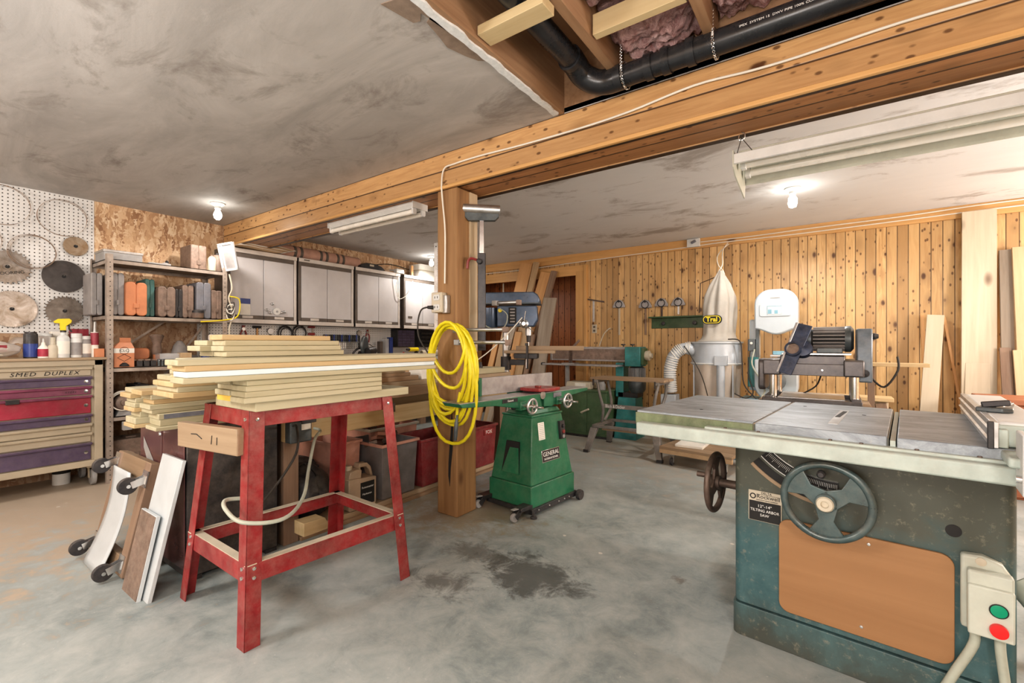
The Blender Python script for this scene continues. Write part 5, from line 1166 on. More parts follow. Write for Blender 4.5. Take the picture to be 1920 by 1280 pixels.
# ------------------------------------------------------------------ drill press
M['navy'] = plain('drill_slate_blue', (.065, .10, .16), .3, .3, .25, 7, dust=.15)
t_ = thing('drill_press', 'slate-blue floor drill press behind the bench rack', 'drill press', (-2.84, 3.90, 0), rz=28)
MB().box(-.18, .28, -.16, .16, 0, .05).build('foot', M['blackmetal'], t_, .006)
MB().cyl((0, 0, .05), (0, 0, 1.5), .036, n=24).build('column', M['steel'], t_)
MB().prism([(-.085, 1.33), (.30, 1.33), (.34, 1.40), (.33, 1.55), (-.085, 1.55)], -.08, .08, 'XZ').build('head', M['navy'], t_, .012)
MB().prism([(-.24, 1.56), (.36, 1.56), (.365, 1.60), (.34, 1.66), (.30, 1.685), (-.19, 1.685), (-.24, 1.65)], -.13, .13, 'XZ').build('belt_cover', M['navy'], t_, .012)
MB().box(-.245, .37, -.135, .135, 1.562, 1.574).build('cover_rim', M['motorm'], t_, .003)
MB().lathe([(0, 1.30), (.075, 1.31), (.085, 1.33), (.085, 1.53), (0, 1.54)], 24, (-.17, 0, 0)).build('motor', M['navy'], t_)
MB().box(.04, .12, -.084, -.08, 1.36, 1.53).build('speed_plate', M['ink'], t_)
for k in range(5): MB().box(.055, .105, -.0855, -.084, 1.375 + k * .032, 1.39 + k * .032).build('plate_line', M['greyp'], t_)
MB().lathe([(0, 0), (.022, 0), (.02, .012), (0, .014)], 18, (-.05, -.082, 1.50), (0, -1, 0)).build('pilot_knob', M['yellow'], t_)
MB().cyl((.24, 0, 1.33), (.24, 0, 1.24), .034, n=20).build('quill', M['steel'], t_); MB().cyl((.24, 0, 1.24), (.24, 0, 1.17), .024, .02, n=18).build('chuck', M['blackmetal'], t_); MB().cyl((.24, 0, 1.17), (.24, 0, 1.10), .006, n=10).build('drill_bit', M['chrome'], t_)
MB().lathe([(0, 0), (.045, 0), (.045, .012), (.03, .02), (.02, .04), (0, .04)], 24, (.20, -.08, 1.36), (0, -1, 0)).build('feed_hub', M['chrome'], t_)
for a in (80, 200, 320): MB().cyl((.20, -.11, 1.36), (.20 + .13 * math.cos(R(a)), -.13, 1.36 + .13 * math.sin(R(a))), .005, n=8).build('feed_lever', M['chrome'], t_)
MB().lathe([(0, -.07), (.055, -.07), (.055, .07), (0, .07)], 22, (0, 0, .95)).box(.04, .2, -.03, .03, .93, .99).build('table_bracket', M['blackmetal'], t_, .004)
MB().box(.0, .52, -.15, .15, 1.055, 1.085).build('table', M['oldX'], t_, .003); MB().box(.1, .34, -.12, .12, 1.0, 1.055).build('table_casting', M['blackmetal'], t_, .006)
MB().tube([(-.05, -.1, 1.52), (.03, -.12, 1.45), (.0, -.11, 1.33), (-.12, -.1, 1.31), (-.2, -.09, 1.34)], .006, 8, smooth=5).build('motor_cord', M['gcable'], t_)
tag(MB().tube([(-2.60, 3.85, 1.42), (-2.70, 3.65, 1.2), (-2.85, 3.45, 1.0), (-3.0, 3.3, .93)], .006, 8, smooth=6).build('electric_lead', M['cable']), 'pale cord sagging from the drill press head towards the bench', 'cord')
t_ = thing('fence_board', 'long grey board clamped across the drill press table pointing right', 'board', (-2.47, 3.99, 1.0865), rz=27); MB().box(-.25, .44, -.02, .02, 0, .045).build('board', M['oldX'], t_, .002)
t_ = thing('c_clamp', 'black C clamp holding the board on the drill press table', 'clamp', (-2.54, 3.85, 1.02), rz=20)
MB().prism([(-.01, -.12), (.02, -.12), (.02, .14), (-.05, .14), (-.05, .115), (-.01, .115)], -.01, .01, 'YZ').build('frame', M['blackmetal'], t_, .003); MB().cyl((0, -.035, -.02), (0, -.035, -.11), .006, n=10).build('screw', M['steel'], t_)

# ------------------------------------------------------------------ lumber leaning in the doorway
def leanb(xt, zt, xb, w, th, mat, yt, yb, label):
    v = Vector((xt - xb, yt - yb, zt)); L = v.length
    t_ = thing('leaning_board', label, 'board', (xb, yb, 0)); z = v.normalized(); y = Vector((0, -1, 0)); y = (y - z * y.dot(z)).normalized(); x = y.cross(z)
    t_.rotation_euler = Matrix((x, y, z)).transposed().to_euler()
    MB().box(-w / 2, w / 2, -th / 2, th / 2, 0, L).build('board', mat, t_, .002); return t_
leanb(-3.84, 2.37, -4.12, .22, .03, M['orangeZ'], 5.82, 5.25, 'wide orange board leaning furthest left in the doorway, reaching the ceiling trim')
leanb(-3.66, 2.37, -3.93, .09, .04, M['pineZ'], 5.81, 5.25, 'narrow tall board leaning right beside the wide orange one')
leanb(-3.49, 2.20, -3.86, .17, .03, M['orangeZ'], 5.80, 5.22, 'broad board leaning in the doorway middle')
leanb(-3.355, 2.21, -3.70, .09, .04, M['brownZ'], 5.81, 5.24, 'dark-edged board leaning just left of the dark door panel')
leanb(-3.30, 1.80, -3.42, .21, .03, M['greyZ'], 5.60, 5.25, 'grey weathered board leaning at the right of the doorway stack')
leanb(-3.60, 1.50, -3.70, .13, .03, M['pineZ'], 5.50, 5.16, 'short board in front of the doorway stack, topping out behind the drill press')
leanb(-3.98, 1.46, -4.1, .13, .03, M['pineZ'], 5.52, 5.16, 'short board leaning left behind the drill press column')
leanb(-3.73, 1.32, -3.84, .11, .03, M['orangeZ'], 5.44, 5.12, 'shorter orange board leaning behind the drill chuck')
leanb(-3.84, 1.40, -4.02, .08, .04, M['greyZ'], 5.48, 5.10, 'grey narrow board leaning behind the drill chuck')
leanb(-3.50, 1.28, -3.56, .07, .03, M['brownZ'], 5.46, 5.12, 'short dark strip leaning in front of the grey weathered board')
leanb(-4.15, 1.18, -4.25, .09, .03, M['orangeZ'], 5.46, 5.12, 'shortest reddish board leaning at the left of the doorway')
tag(MB().cyl((0, 0, 0), (0, 0, 2.13), .012, n=10).build('conduit', M['cream'], loc=(-4.42, 6.0, 0)), 'thin pale pipe standing in the recess left of the leaning boards', 'pipe')
# ------------------------------------------------------------------ table saw
SAWR = -5.5
t_ = thing('table_saw', 'large blue-green cabinet table saw with plywood panel and black handwheels at the right', 'table saw', (-.335, 2.02, 0), rz=SAWR)
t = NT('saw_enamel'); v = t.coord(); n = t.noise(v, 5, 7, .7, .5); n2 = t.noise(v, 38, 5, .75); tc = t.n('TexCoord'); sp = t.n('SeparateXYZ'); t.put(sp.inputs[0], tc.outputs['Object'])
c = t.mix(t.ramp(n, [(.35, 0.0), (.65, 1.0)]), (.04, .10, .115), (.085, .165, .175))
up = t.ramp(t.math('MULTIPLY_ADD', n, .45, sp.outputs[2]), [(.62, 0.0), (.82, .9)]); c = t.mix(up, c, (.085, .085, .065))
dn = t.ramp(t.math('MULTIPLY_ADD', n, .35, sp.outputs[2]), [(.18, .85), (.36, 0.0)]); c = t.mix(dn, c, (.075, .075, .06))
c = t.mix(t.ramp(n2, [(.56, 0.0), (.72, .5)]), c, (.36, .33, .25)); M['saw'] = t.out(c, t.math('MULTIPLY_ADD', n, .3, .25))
t = NT('saw_table_iron'); v = t.coord((.5, 1.6, 1), rot=(0, 0, .5)); n = t.noise(v, 5, 8, .8, 1.8); n2 = t.noise(t.coord(), 30, 4, .7)
c = t.mix(t.ramp(n, [(.3, 0.0), (.66, 1.0)]), (.13, .15, .175), (.43, .48, .52)); c = t.mix(t.ramp(n2, [(.6, 0.0), (.8, .35)]), c, (.62, .58, .52))
M['iron'] = t.out(c, .42, .25)
M['mint'] = plain('mint_rail_paint', (.44, .51, .47), .4, 0, .14, 14, dust=.3)
M['mossy'] = plain('mossy_edge', (.17, .21, .12), .6, .1, .5, 9, dust=.25)
M['wheelp'] = plain('wheel_enamel', (.075, .115, .12), .3, .2, .35, 8, dust=.3)
M['rustw'] = plain('rusty_wheel', (.12, .085, .07), .5, .4, .4, 12, dust=.15)
M['ply'] = wood('plywood_panel', (.36, .20, .095), (.27, .14, .06), 'X', 0, .55, .45)
body = MB().prism(rrect(0, .775, .0, .62, .03), .13, .80).build('cabinet', M['saw'], t_, .002)
MB().prism(rrect(-.006, .781, -.006, .626, .03), 0, .125).build('plinth', M['saw'], t_, .003)
# plywood door panel
MB().prism(rrect(.162, .64, .155, .50, .035, 6), -.014, -.002, 'XZ').build('plywood_panel', M['ply'], t_, .002)
for x, z in ((.41, .19), (.43, .478)): MB().lathe([(0, 0), (.006, 0), (.005, .002), (0, .003)], 10, (x, -.0145, z), (0, -1, 0)).build('screw', M['chrome'], t_)
# tilt slot and scale
def arc(cx, cz, r0, r1, a0, a1, n=24):
    o = [(cx + r1 * math.cos(R(a0 + (a1 - a0) * i / n)), cz + r1 * math.sin(R(a0 + (a1 - a0) * i / n))) for i in range(n + 1)]
    i_ = [(cx + r0 * math.cos(R(a1 - (a1 - a0) * i / n)), cz + r0 * math.sin(R(a1 - (a1 - a0) * i / n))) for i in range(n + 1)]
    return o + i_
MB().prism(arc(.335, .95, .338, .374, 224, 270), -.002, .003, 'XZ').build('tilt_slot', M['ink'], t_)
MB().prism(arc(.335, .95, .366, .38, 224, 262), -.006, -.001, 'XZ').build('sawdust_edge', M['oldX'], t_, .002)
MB().prism(arc(.335, .95, .285, .325, 224, 272), -.004, 0, 'XZ').build('tilt_scale', M['ink'], t_)
MB().prism(arc(.335, .95, .282, .285, 224, 272), -.005, 0, 'XZ').prism(arc(.335, .95, .325, .328, 224, 272), -.005, 0, 'XZ').build('scale_border', M['chrome'], t_)
m = MB()
for i in range(46):
    a = R(226 + i); l = .306 if i % 5 else .315
    m.bar((.335 + .292 * math.cos(a), -.0045, .95 + .292 * math.sin(a)), (.335 + l * math.cos(a), -.0045, .95 + l * math.sin(a)), .001, .0012, (0, 1, 0))
m.build('scale_ticks', M['whiteink'], t_)
MB().lathe([(0, 0), (.013, 0), (.013, .01), (0, .014)], 14, (.33, -.002, .60), (0, -1, 0)).build('lock_nut', M['oldX'], t_)
# nameplate
MB().box(.055, .17, -.004, 0, .468, .585).build('name_plate', M['cream'], t_, .001); MB().box(.058, .167, -.005, -.003, .47, .545).build('plate_lower', M['ink'], t_)
MB().lathe([(.007, 0), (.011, 0), (.011, .001), (.007, .001)], 20, (.071, -.004, .563), (0, -1, 0)).build('emblem', M['ink'], t_)
txt('DELTA', .012, M['ink'], t_, (.118, -.0045, .5785), (90, 0, 0)); txt('Rockwell', .022, M['ink'], t_, (.124, -.0045, .564), (90, 0, 0))
txt('MANUFACTURING COMPANY', .0055, M['ink'], t_, (.12, -.0045, .5505), (90, 0, 0))
MB().box(.084, .166, -.0047, -.004, .5718, .5728).build('rule', M['ink'], t_)
txt('12"-14"', .015, M['whiteink'], t_, (.112, -.0055, .527), (90, 0, 0), sx=1.1); txt('TILTING ARBOR', .0145, M['whiteink'], t_, (.112, -.0055, .510), (90, 0, 0), sx=.95); txt('SAW', .0145, M['whiteink'], t_, (.112, -.0055, .493), (90, 0, 0))
# front handwheel
def handwheel(c, ax, r, mat, handle, nm='handwheel'):
    h = thing(nm, None, None, c); h.parent = t_
    ax = Vector(ax); x, y = MB()._frame(ax)
    w_ = MB().torus((0, 0, 0), r, .0125, ax, 48, 12)
    w_.lathe([(0, -.02), (.03, -.02), (.03, .03), (0, .03)], 24, (0, 0, 0), ax)
    for k in range(3):
        a = R(handle + 120 * k); d = x * math.cos(a) + y * math.sin(a); e = ax.cross(d)
        P = [d * .01 - e * .034, d * .01 + e * .034, d * (r * .5) + e * .022, d * (r - .006) + e * .058, d * (r - .006) - e * .058, d * (r * .5) - e * .022]
        A = [w_._v(p + ax * .006) for p in P]; B = [w_._v(p - ax * .006) for p in P]
        for q in ((0, 1, 2, 5), (5, 2, 3, 4)): w_._f([A[i] for i in q]); w_._f([B[i] for i in q[::-1]])
        for i in range(6): w_._f([A[i], A[(i + 1) % 6], B[(i + 1) % 6], B[i]])
    bpy.data.objects.remove(h)
    o = w_.build(nm, mat, t_, .002, c)
    return o
hw = handwheel((.32, -.10, .62), (0, -1, 0), .125, M['wheelp'], 90)
MB().lathe([(.0, .03), (.024, .03), (.026, .036), (.022, .042), (.012, .042), (.01, .034), (0, .034)], 24, (0, 0, 0), (0, -1, 0)).build('hub_cap', M['cream'], hw)
MB().cyl((0, .02, 0), (0, .10, 0), .02, n=18).build('shaft', M['steel'], hw)
MB().lathe([(0, 0), (.013, 0), (.013, .02), (.008, .026), (0, .026)], 16, (-.012, -.008, .095), (0, -1, 0)).build('lock_pin', M['blackmetal'], hw)
hw2 = handwheel((-.115, .15, .545), (-1, 0, 0), .12, M['rustw'], 30)
MB().cyl((0, 0, 0), (.115, 0, 0), .018, n=16).build('shaft', M['rustw'], hw2); MB().cyl((.10, 0, 0), (.115, 0, 0), .04, n=20).build('flange', M['rustw'], hw2)
MB().cyl((-.01, -.10, .05), (-.045, -.10, .05), .012, n=12).build('crank_knob', M['rustw'], hw2)
MB().cyl((.638, -.002, .575), (.638, .004, .575), .019, n=24).build('round_hole', M['ink'], t_)
# switch box
M['swb'] = plain('switch_cream', (.54, .57, .50), .4, 0, .1, dust=.12)
sb = MB().prism([(.652, .30), (.762, .30), (.764, .47), (.74, .51), (.70, .525), (.652, .52)], -.035, 0, 'XZ').build('switch_box', M['swb'], t_, .008)
MB().prism(rrect(.664, .76, .305, .49, .008), -.068, -.035, 'XZ').build('cover', M['swb'], sb, .006); MB().box(.664, .76, -.078, -.066, .305, .452).build('cover_step', M['swb'], sb, .005)
MB().lathe([(0, 0), (.014, 0), (.012, .006), (0, .008)], 16, (.695, -.03, .508), (0, -1, 0)).build('top_screw', M['cream'], sb)
t2 = NT('green_button'); M['gbtn'] = t2.out((.0, .30, .16), .3); t2 = NT('red_button'); M['rbtn'] = t2.out((.80, .02, .02), .35)
MB().lathe([(0, 0), (.018, 0), (.018, .004), (.014, .005), (0, .005)], 24, (.727, -.078, .393), (0, -1, 0)).build('green_button', M['gbtn'], sb); MB().torus((.727, -.081, .393), .0185, .0018, (0, 1, 0), 28, 6).build('button_ring', M['ink'], sb)
MB().lathe([(0, 0), (.019, 0), (.02, .006), (.019, .014), (0, .016)], 24, (.727, -.078, .338), (0, -1, 0)).build('red_button', M['rbtn'], sb)
for a, b_ in ((.68, .60), (.735, .755)):
    MB().tube([(a, -.03, .31), (a, -.035, .26), ((a + b_) / 2, -.04, .16), (b_, -.04, .06), (b_ + (b_ - a) * .3, -.03, .014)], .0125, 10, smooth=4).build('power_conduit', M['gcable'], t_)
# table
Z1 = .875
MB().box(-.345, .105, -.15, .585, Z1 - .055, Z1).build('left_wing', M['iron'], t_, .003); MB().box(-.35, .108, -.156, .588, Z1 - .058, Z1 - .008).build('left_wing_edge', M['mossy'], t_, .004)
MB().box(.116, .482, -.17, .60, Z1 - .055, Z1).build('main_table', M['iron'], t_, .003); MB().box(.110, .486, -.166, .60, Z1 - .06, Z1 - .006).build('main_table_edge', M['saw'], t_)
MB().box(.505, 1.05, -.18, .60, Z1 - .055, Z1).build('right_wing', M['iron'], t_, .003); MB().box(.489, .502, -.17, .60, Z1 - .05, Z1 - .012).build('groove_filler', M['mint'], t_)
MB().box(.315, .345, -.02, .40, Z1 - .002, Z1 + .0012).build('throat_plate', M['steel'], t_)
MB().prism([(.318, .17), (.334, .17), (.342, .36), (.328, .36)], Z1 + .001, Z1 + .0022).build('blade_slot', M['ink'], t_)
MB().box(.108, .116, -.16, .60, Z1 - .03, Z1 - .004).build('wing_joint', M['oldY'], t_)
for x, y in ((-.14, .04), (.18, .45), (.40, .3)): MB().cyl((x, y, Z1 - .001), (x, y, Z1 + .0008), .007, n=12).build('bolt_hole', M['ink'], t_)
# rails
MB().box(-.31, .99, -.235, -.185, .788, .838).build('front_rail', M['mint'], t_, .006)
MB().box(-.05, .99, -.20, -.165, .836, .846).build('rail_lip', M['mint'], t_, .002)
for x in (.02, .13, .34, .42, .55, .68): MB().lathe([(0, 0), (.006, 0), (.005, .003), (0, .003)], 10, (x, -.185, .846)).build('rail_screw', M['rustw'], t_)
MB().box(-.34, 1.0, .605, .64, .79, .84).build('rear_rail', M['mint'], t_, .004)
# legs of the right extension, out of frame
MB().box(.98, 1.02, .5, .55, 0, .82).box(.98, 1.02, -.15, -.1, 0, .82).build('extension_leg', M['blackmetal'], t_)
MB().tube([(.80, .15, .42), (.86, .12, .34), (.90, .1, .20), (.92, .12, .05)], .05, 14, smooth=5).build('dust_hose', M['gcable'], t_)
# fence: a thing of its own riding on the rail
f = thing('rip_fence', 'white and aluminium rip fence clamped across the right end of the saw table', 'fence', (-.335, 2.02, .8765), rz=SAWR)
MB().prism([(.70, 0), (.715, 0), (.715, .07), (.70, .07), (.70, .055), (.694, .05), (.70, .045), (.70, .025), (.694, .02), (.70, .015)], -.19, .74, 'XZ').build('aluminium_face', M['steel'], f, .0008)
MB().box(.715, .82, -.15, .74, .045, .068).build('fence_body', M['white'], f, .006); MB().box(.715, .735, -.18, .74, .0, .05).build('inner_wall', M['mint'], f, .003)
MB().box(.715, .80, -.155, -.12, 0, .06).build('end_wall', M['mint'], f, .004)
MB().box(.693, .706, -.20, -.187, -.002, .072).build('end_cap', M['black'], f, .002)
MB().box(.72, .86, -.30, -.14, -.029, -.004).build('clamp_head', M['mint'], f, .006)
MB().box(.74, .752, -.335, -.24, -.09, .06).box(.80, .812, -.335, -.24, -.09, .06).build('clamp_cheeks', M['white'], f, .003)
MB().box(.752, .80, -.30, -.25, -.06, .05).build('clamp_block', M['mossy'], f, .004)
MB().cyl((.73, -.32, -.05), (.82, -.32, -.05), .009, n=14).build('pivot_pin', M['chrome'], f)
MB().cyl((.775, -.33, -.04), (.775, -.35, -.12), .016, .013, n=18).build('lock_lever', M['blackmetal'], f)
MB().lathe([(0, -.235), (.022, -.232), (.027, -.215), (.024, -.18), (.016, -.13), (.014, -.115), (0, -.11)], 24, (.775, -.345, 0), (0, 0, 1)).build('lever_knob', M['black'], f)
t2 = thing('push_block', 'black slotted saw accessory lying on top of the rip fence', 'jig', (0, 0, 0)); t2.location = (.43, 2.13, .9455); t2.rotation_euler = (0, 0, R(-20))
MB().prism([(-.03, -.12), (.03, -.12), (.05, -.10), (.045, -.06), (.02, -.055), (.022, .12), (-.03, .12)], 0, .014).build('plate', M['motorm'], t2, .003)
for y in (-.085, -.03, .01, .05, .09): MB().box(-.018, .012, y - .009, y + .009, .0142, .0152).build('slot', M['ink'], t2)
MB().bar((-.02, -.1, .02), (.04, -.08, .03), .014, .018).build('grip', M['blackmetal'], t2, .003)

# small rolling platform behind the saw
t_ = thing('rolling_platform', 'low brown wooden platform on casters on the floor behind the saw wheel', 'dolly', (-1.02, 4.60, 0), rz=-8)
MB().box(-.33, .33, -.25, .28, .15, .175).build('deck', M['brownX'], t_, .003); MB().box(-.33, .33, -.25, -.22, .11, .15).build('skirt', M['cardboard'], t_, .003)
for x, y in ((-.22, -.2), (.26, -.2), (-.25, .22), (.26, .22)):
    c_ = MB().box(x - .03, x + .03, y - .03, y + .03, .10, .11).bar((x - .016, y, .10), (x - .016, y - .015, .03), .003, .03, (0, 1, 0)).bar((x + .016, y, .10), (x + .016, y - .015, .03), .003, .03, (0, 1, 0)).build('caster', M['steel'], t_)
    MB().lathe([(0, -.011), (.034, -.011), (.037, 0), (.034, .011), (0, .011)], 20, (x, y - .015, .037), (1, 0, 0)).build('wheel', M['rubber'], c_)
lumber(-1.25, -1.0, 4.45, 4.75, .176, .20, M['paper'], 'pale board lying on the low rolling platform')

# ------------------------------------------------------------------ folding work bench
t_ = thing('folding_workbench', 'grey folding portable work bench between the jointer and the table saw', 'work bench', (-1.80, 4.72, 0))
M['wm'] = plain('workmate_frame', (.22, .21, .20), .45, .3, .25, 9, dust=.3)
MB().box(-.38, .42, -.17, -.03, .765, .79).build('jaw_board', M['brownX'], t_, .003); MB().box(-.38, .42, -.01, .16, .765, .79).build('jaw_board', M['brownX'], t_, .003)
for s in (-1, 1):
    x = .02 + s * .33
    MB().box(x - .02, x + .02, -.18, .18, .735, .765).build('top_bracket', M['wm'], t_, .003)
    MB().tube([(x, -.13, .735), (x - s * .03, -.14, .60), (x - s * .05, -.1, .45), (x, -.02, .30)], .016, 8, smooth=5).build('bow_leg', M['wm'], t_)
    MB().tube([(x, .14, .735), (x - s * .02, .16, .6), (x - s * .05, .12, .45), (x, .06, .30)], .016, 8, smooth=5).build('bow_leg', M['wm'], t_)
    MB().box(x - .02, x + .02, -.23, .25, .255, .29).build('side_rail', M['wm'], t_, .003)
    for yy, ft in ((-.2, -.28), (.22, .32)):
        MB().hull([(x - .025 + s * .06, ft - .02, 0), (x + .025 + s * .06, ft - .02, 0), (x + .025 + s * .06, ft + .02, 0), (x - .025 + s * .06, ft + .02, 0), (x - .04, yy - .03, .26), (x + .04, yy - .03, .26), (x + .04, yy + .03, .26), (x - .04, yy + .03, .26)]).build('splayed_foot', M['wm'], t_, .004)
        MB().box(x - .028 + s * .06, x + .028 + s * .06, ft - .025, ft + .025, 0, .03).build('rubber_shoe', M['black'], t_, .003)
MB().box(-.31, .35, -.235, -.205, .262, .292).build('lower_bar', M['wm'], t_, .003); MB().box(-.31, .35, .225, .25, .262, .292).build('lower_bar', M['wm'], t_, .003)
MB().box(-.31, .35, -.02, .05, .20, .215).build('foot_tray', M['brownX'], t_)
MB().box(-.27, .30, -.105, -.10, .46, .505).build('front_panel', M['wm'], t_, .002); txt('Black & Decker', .05, M['whiteink'], t_, (-.12, -.107, .482), (90, 0, 0), sx=.7)
for x in (-.31, .35): MB().cyl((x, -.2, .745), (x, -.24, .745), .006, n=8).build('crank_shaft', M['steel'], t_); MB().bar((x, -.24, .71), (x, -.24, .78), .012, .012, (1, 0, 0)).build('crank_handle', M['black'], t_)

# ------------------------------------------------------------------ green steel cabinet with beige boxes
t_ = thing('steel_cabinet', 'low green steel cabinet behind the jointer, with a lever handle', 'cabinet', (-2.50, 5.32, 0))
MB().box(-.37, .26, -.2, .22, .03, .57).build('cabinet_body', M['dgreen'], t_, .004); MB().box(-.38, .27, -.21, .23, .565, .585).build('cabinet_top', M['dgreen'], t_, .003); MB().box(-.36, .25, -.19, .21, 0, .03).build('base', M['black'], t_)
MB().box(-.345, .0, -.208, -.2, .06, .55).build('door', M['dgreen'], t_, .002); MB().box(.01, .25, -.208, -.2, .06, .55).build('door', M['dgreen'], t_, .002)
MB().tube([(-.06, -.21, .30), (-.05, -.25, .31), (.06, -.27, .36)], .012, 10).build('lever_handle', M['cream'], t_)
t_ = thing('beige_tool_case', 'beige flat case lying on the green steel cabinet', 'case', (-2.65, 5.3, .586)); MB().frus(0, (-.19, .17, -.11, .11), .085, (-.17, .15, -.1, .1)).build('shell', M['cream'], t_, .008); MB().box(-.05, .1, -.108, -.1, .02, .07).build('label_panel', M['paper'], t_)
bottle('round_gauge', 'small black and white round gauge beside the beige case', 5.25, -2.36, [(0, 0), (.05, 0), (.05, .06), (.03, .1), (0, .1)], M['grey'], ([(0, .1), (.03, .1), (.02, .13), (0, .13)], M['white']), cat='gauge', z=.586)

# ------------------------------------------------------------------ edge sander
t_ = thing('edge_sander', 'long belt edge sander with teal drive head and finned motor on a green pedestal', 'sander', (-2.06, 5.45, 0))
MB().frus(0, (-.16, .12, -.16, .16), .50, (-.12, .1, -.12, .12)).build('pedestal', M['teal'], t_, .006); MB().box(-.13, .12, -.1, .1, .5, .56).build('motor_shelf', M['blackmetal'], t_, .004)
MB().lathe([(0, .56), (.07, .56), (.10, .60), (.105, .68), (.095, .70), (.095, .86), (.06, .88), (0, .88)], 28, (.10, -.06, 0)).build('motor', M['motorm'], t_)
for k in range(16):
    a = PI * (k / 15) + PI; MB().bar((.10 + .097 * math.cos(a), -.06 + .097 * math.sin(a), .70), (.10 + .097 * math.cos(a), -.06 + .097 * math.sin(a), .86), .004, .012, (math.cos(a), math.sin(a), 0)).build('cooling_fin', M['greyp'], t_)
MB().box(-.16, -.06, -.1, .1, .5, .92).build('column', M['teal'], t_, .006)
MB().box(-.02, .17, -.16, .05, .88, 1.115).build('drive_head', M['teal'], t_, .006); MB().box(.17, .20, -.13, .03, .90, 1.10).build('head_cover', M['dgreen'], t_, .004)
MB().lathe([(0, 0), (.055, 0), (.06, .02), (.06, .05), (.03, .055), (.03, .08), (0, .08)], 20, (.20, -.05, 1.01), (1, 0, 0)).build('dust_port', M['cream'], t_)
MB().box(-1.08, -.02, -.06, .0, .93, 1.10).build('platen', M['cast'], t_, .004); MB().box(-1.08, -.02, -.064, -.06, .95, 1.085).build('sanding_belt', M['brownp'], t_)
MB().box(-1.1, .1, -.02, .06, 1.10, 1.112).build('top_guard', M['steel'], t_, .002); MB().lathe([(0, .93), (.05, .93), (.05, 1.10), (0, 1.10)], 20, (-1.09, -.01, 0)).build('idler_drum', M['steel'], t_)
for x in (-.10, .02): MB().lathe([(0, 1.11), (.006, 1.11), (.006, 1.13), (.028, 1.135), (.028, 1.148), (0, 1.15)], 16, (x, 0, 0)).build('tension_knob', M['black'], t_)
MB().box(-1.10, -.06, -.30, -.07, .875, .895).build('work_table', M['cast'], t_, .003); MB().bar((-.82, -.12, .875), (-.82, -.12, .59), .03, .05, (1, 0, 0)).build('table_strut', M['grey'], t_)
MB().box(-.87, -.74, -.17, -.02, .575, .59).build('strut_foot', M['grey'], t_)
MB().box(-.76, -.745, -.2, -.12, .895, 1.12).build('stop_post', M['rustw'], t_, .002); MB().box(-.84, -.66, -.25, -.1, .895, .905).build('miter_slide', M['steel'], t_, .002)
MB().cyl((-1.12, -.2, .885), (-1.17, -.2, .885), .018, n=14).build('table_knob', M['black'], t_)
tag(MB().bar((-2.81, 5.36, 1.113), (-2.73, 5.38, 1.20), .02, .03).build('tool_handle', M['brownp'], None, .003), 'short dark handle sticking up over the sander belt', 'handle')  # handle of a tool, seen over the belt

# ------------------------------------------------------------------ dust collector
M['bagc'] = plain('canvas_bag', (.47, .445, .40), .85, 0, .12, 5, dust=.2, bump=.2)
M['dcm'] = plain('collector_grey', (.42, .46, .50), .4, .1, .1, 6, dust=.15)
M['lowbag'] = glass('dusty_clear_bag', (.66, .58, .50), .86)
t_ = thing('dust_collector', 'grey dust collector with tall tied canvas bag and flexible hose', 'dust collector', (-1.05, 5.3, 0))
MB().box(-.3, .3, -.25, .25, .10, .125).build('base_plate', M['dcm'], t_, .004)
for x in (-.25, .25):
    for y in (-.2, .2): MB().lathe([(0, -.012), (.045, -.012), (.045, .012), (0, .012)], 16, (x, y, .05), (1, 0, 0)).build('caster', M['black'], t_)
for a in (45, 135, 225, 315): MB().bar((.27 * math.cos(R(a)), .23 * math.sin(R(a)), .125), (.27 * math.cos(R(a)), .23 * math.sin(R(a)), .93), .03, .01).build('support_strut', M['dcm'], t_)
MB().lathe([(.0, .93), (.25, .93), (.255, .945), (.25, .96), (.25, 1.15), (.262, 1.16), (.262, 1.175), (0, 1.18)], 40).build('drum', M['dcm'], t_)
for z in (.945, 1.165): MB().torus((0, 0, z), .255, .008, n=40, m=6).build('clamp_ring', M['white'], t_)
def bagu(u, w):
    a = 2 * PI * u; tt = w; rr_ = (.25 * (1 - tt) ** 0 if 0 else 1)
    prof_ = [(0, .215), (.03, .18), (.1, .158), (.3, .155), (.5, .157), (.64, .145), (.8, .10), (.93, .045), (1.0, .018)]
    for (a0, r0), (a1, r1) in zip(prof_, prof_[1:]):
        if a0 <= tt <= a1: r = r0 + (r1 - r0) * (tt - a0) / (a1 - a0); break
    fold = 1 + (.10 * math.sin(5 * a + 2 * tt) + .05 * math.sin(11 * a - 3 * tt)) * min(1, tt * 3)
    ex = 1 if math.cos(a) < 0 else 1
    return (r * math.cos(a) * fold + .02 + .02 * tt, r * math.sin(a) * fold, 1.178 + .76 * tt)
MB().sheet(bagu, 72, 30).build('filter_bag', M['bagc'], t_)
def bagl(u, w):
    a = 2 * PI * u; r = .245 - .02 * math.sin(PI * w) * (1 + .4 * math.sin(4 * a)) - .06 * max(0, w - .85) * 6
    return (r * math.cos(a) * (1 + .05 * math.sin(7 * a + 5 * w)), r * math.sin(a) * (1 + .05 * math.sin(6 * a + 4 * w)), .94 - .62 * w)
MB().sheet(bagl, 60, 20).build('collection_bag', M['lowbag'], t_); MB().lathe([(0, .32), (.17, .325), (.2, .42), (.22, .60), (.19, .66), (0, .70)], 30).build('sawdust', M['cardboard'], t_)
hp = [(-.20, -.12, 1.08), (-.30, -.16, 1.10), (-.40, -.18, 1.02), (-.44, -.18, .88), (-.44, -.18, .74), (-.43, -.18, .62)]
MB().tube(hp, .062, 16, smooth=6).build('flexible_hose', M['dcm'], t_)
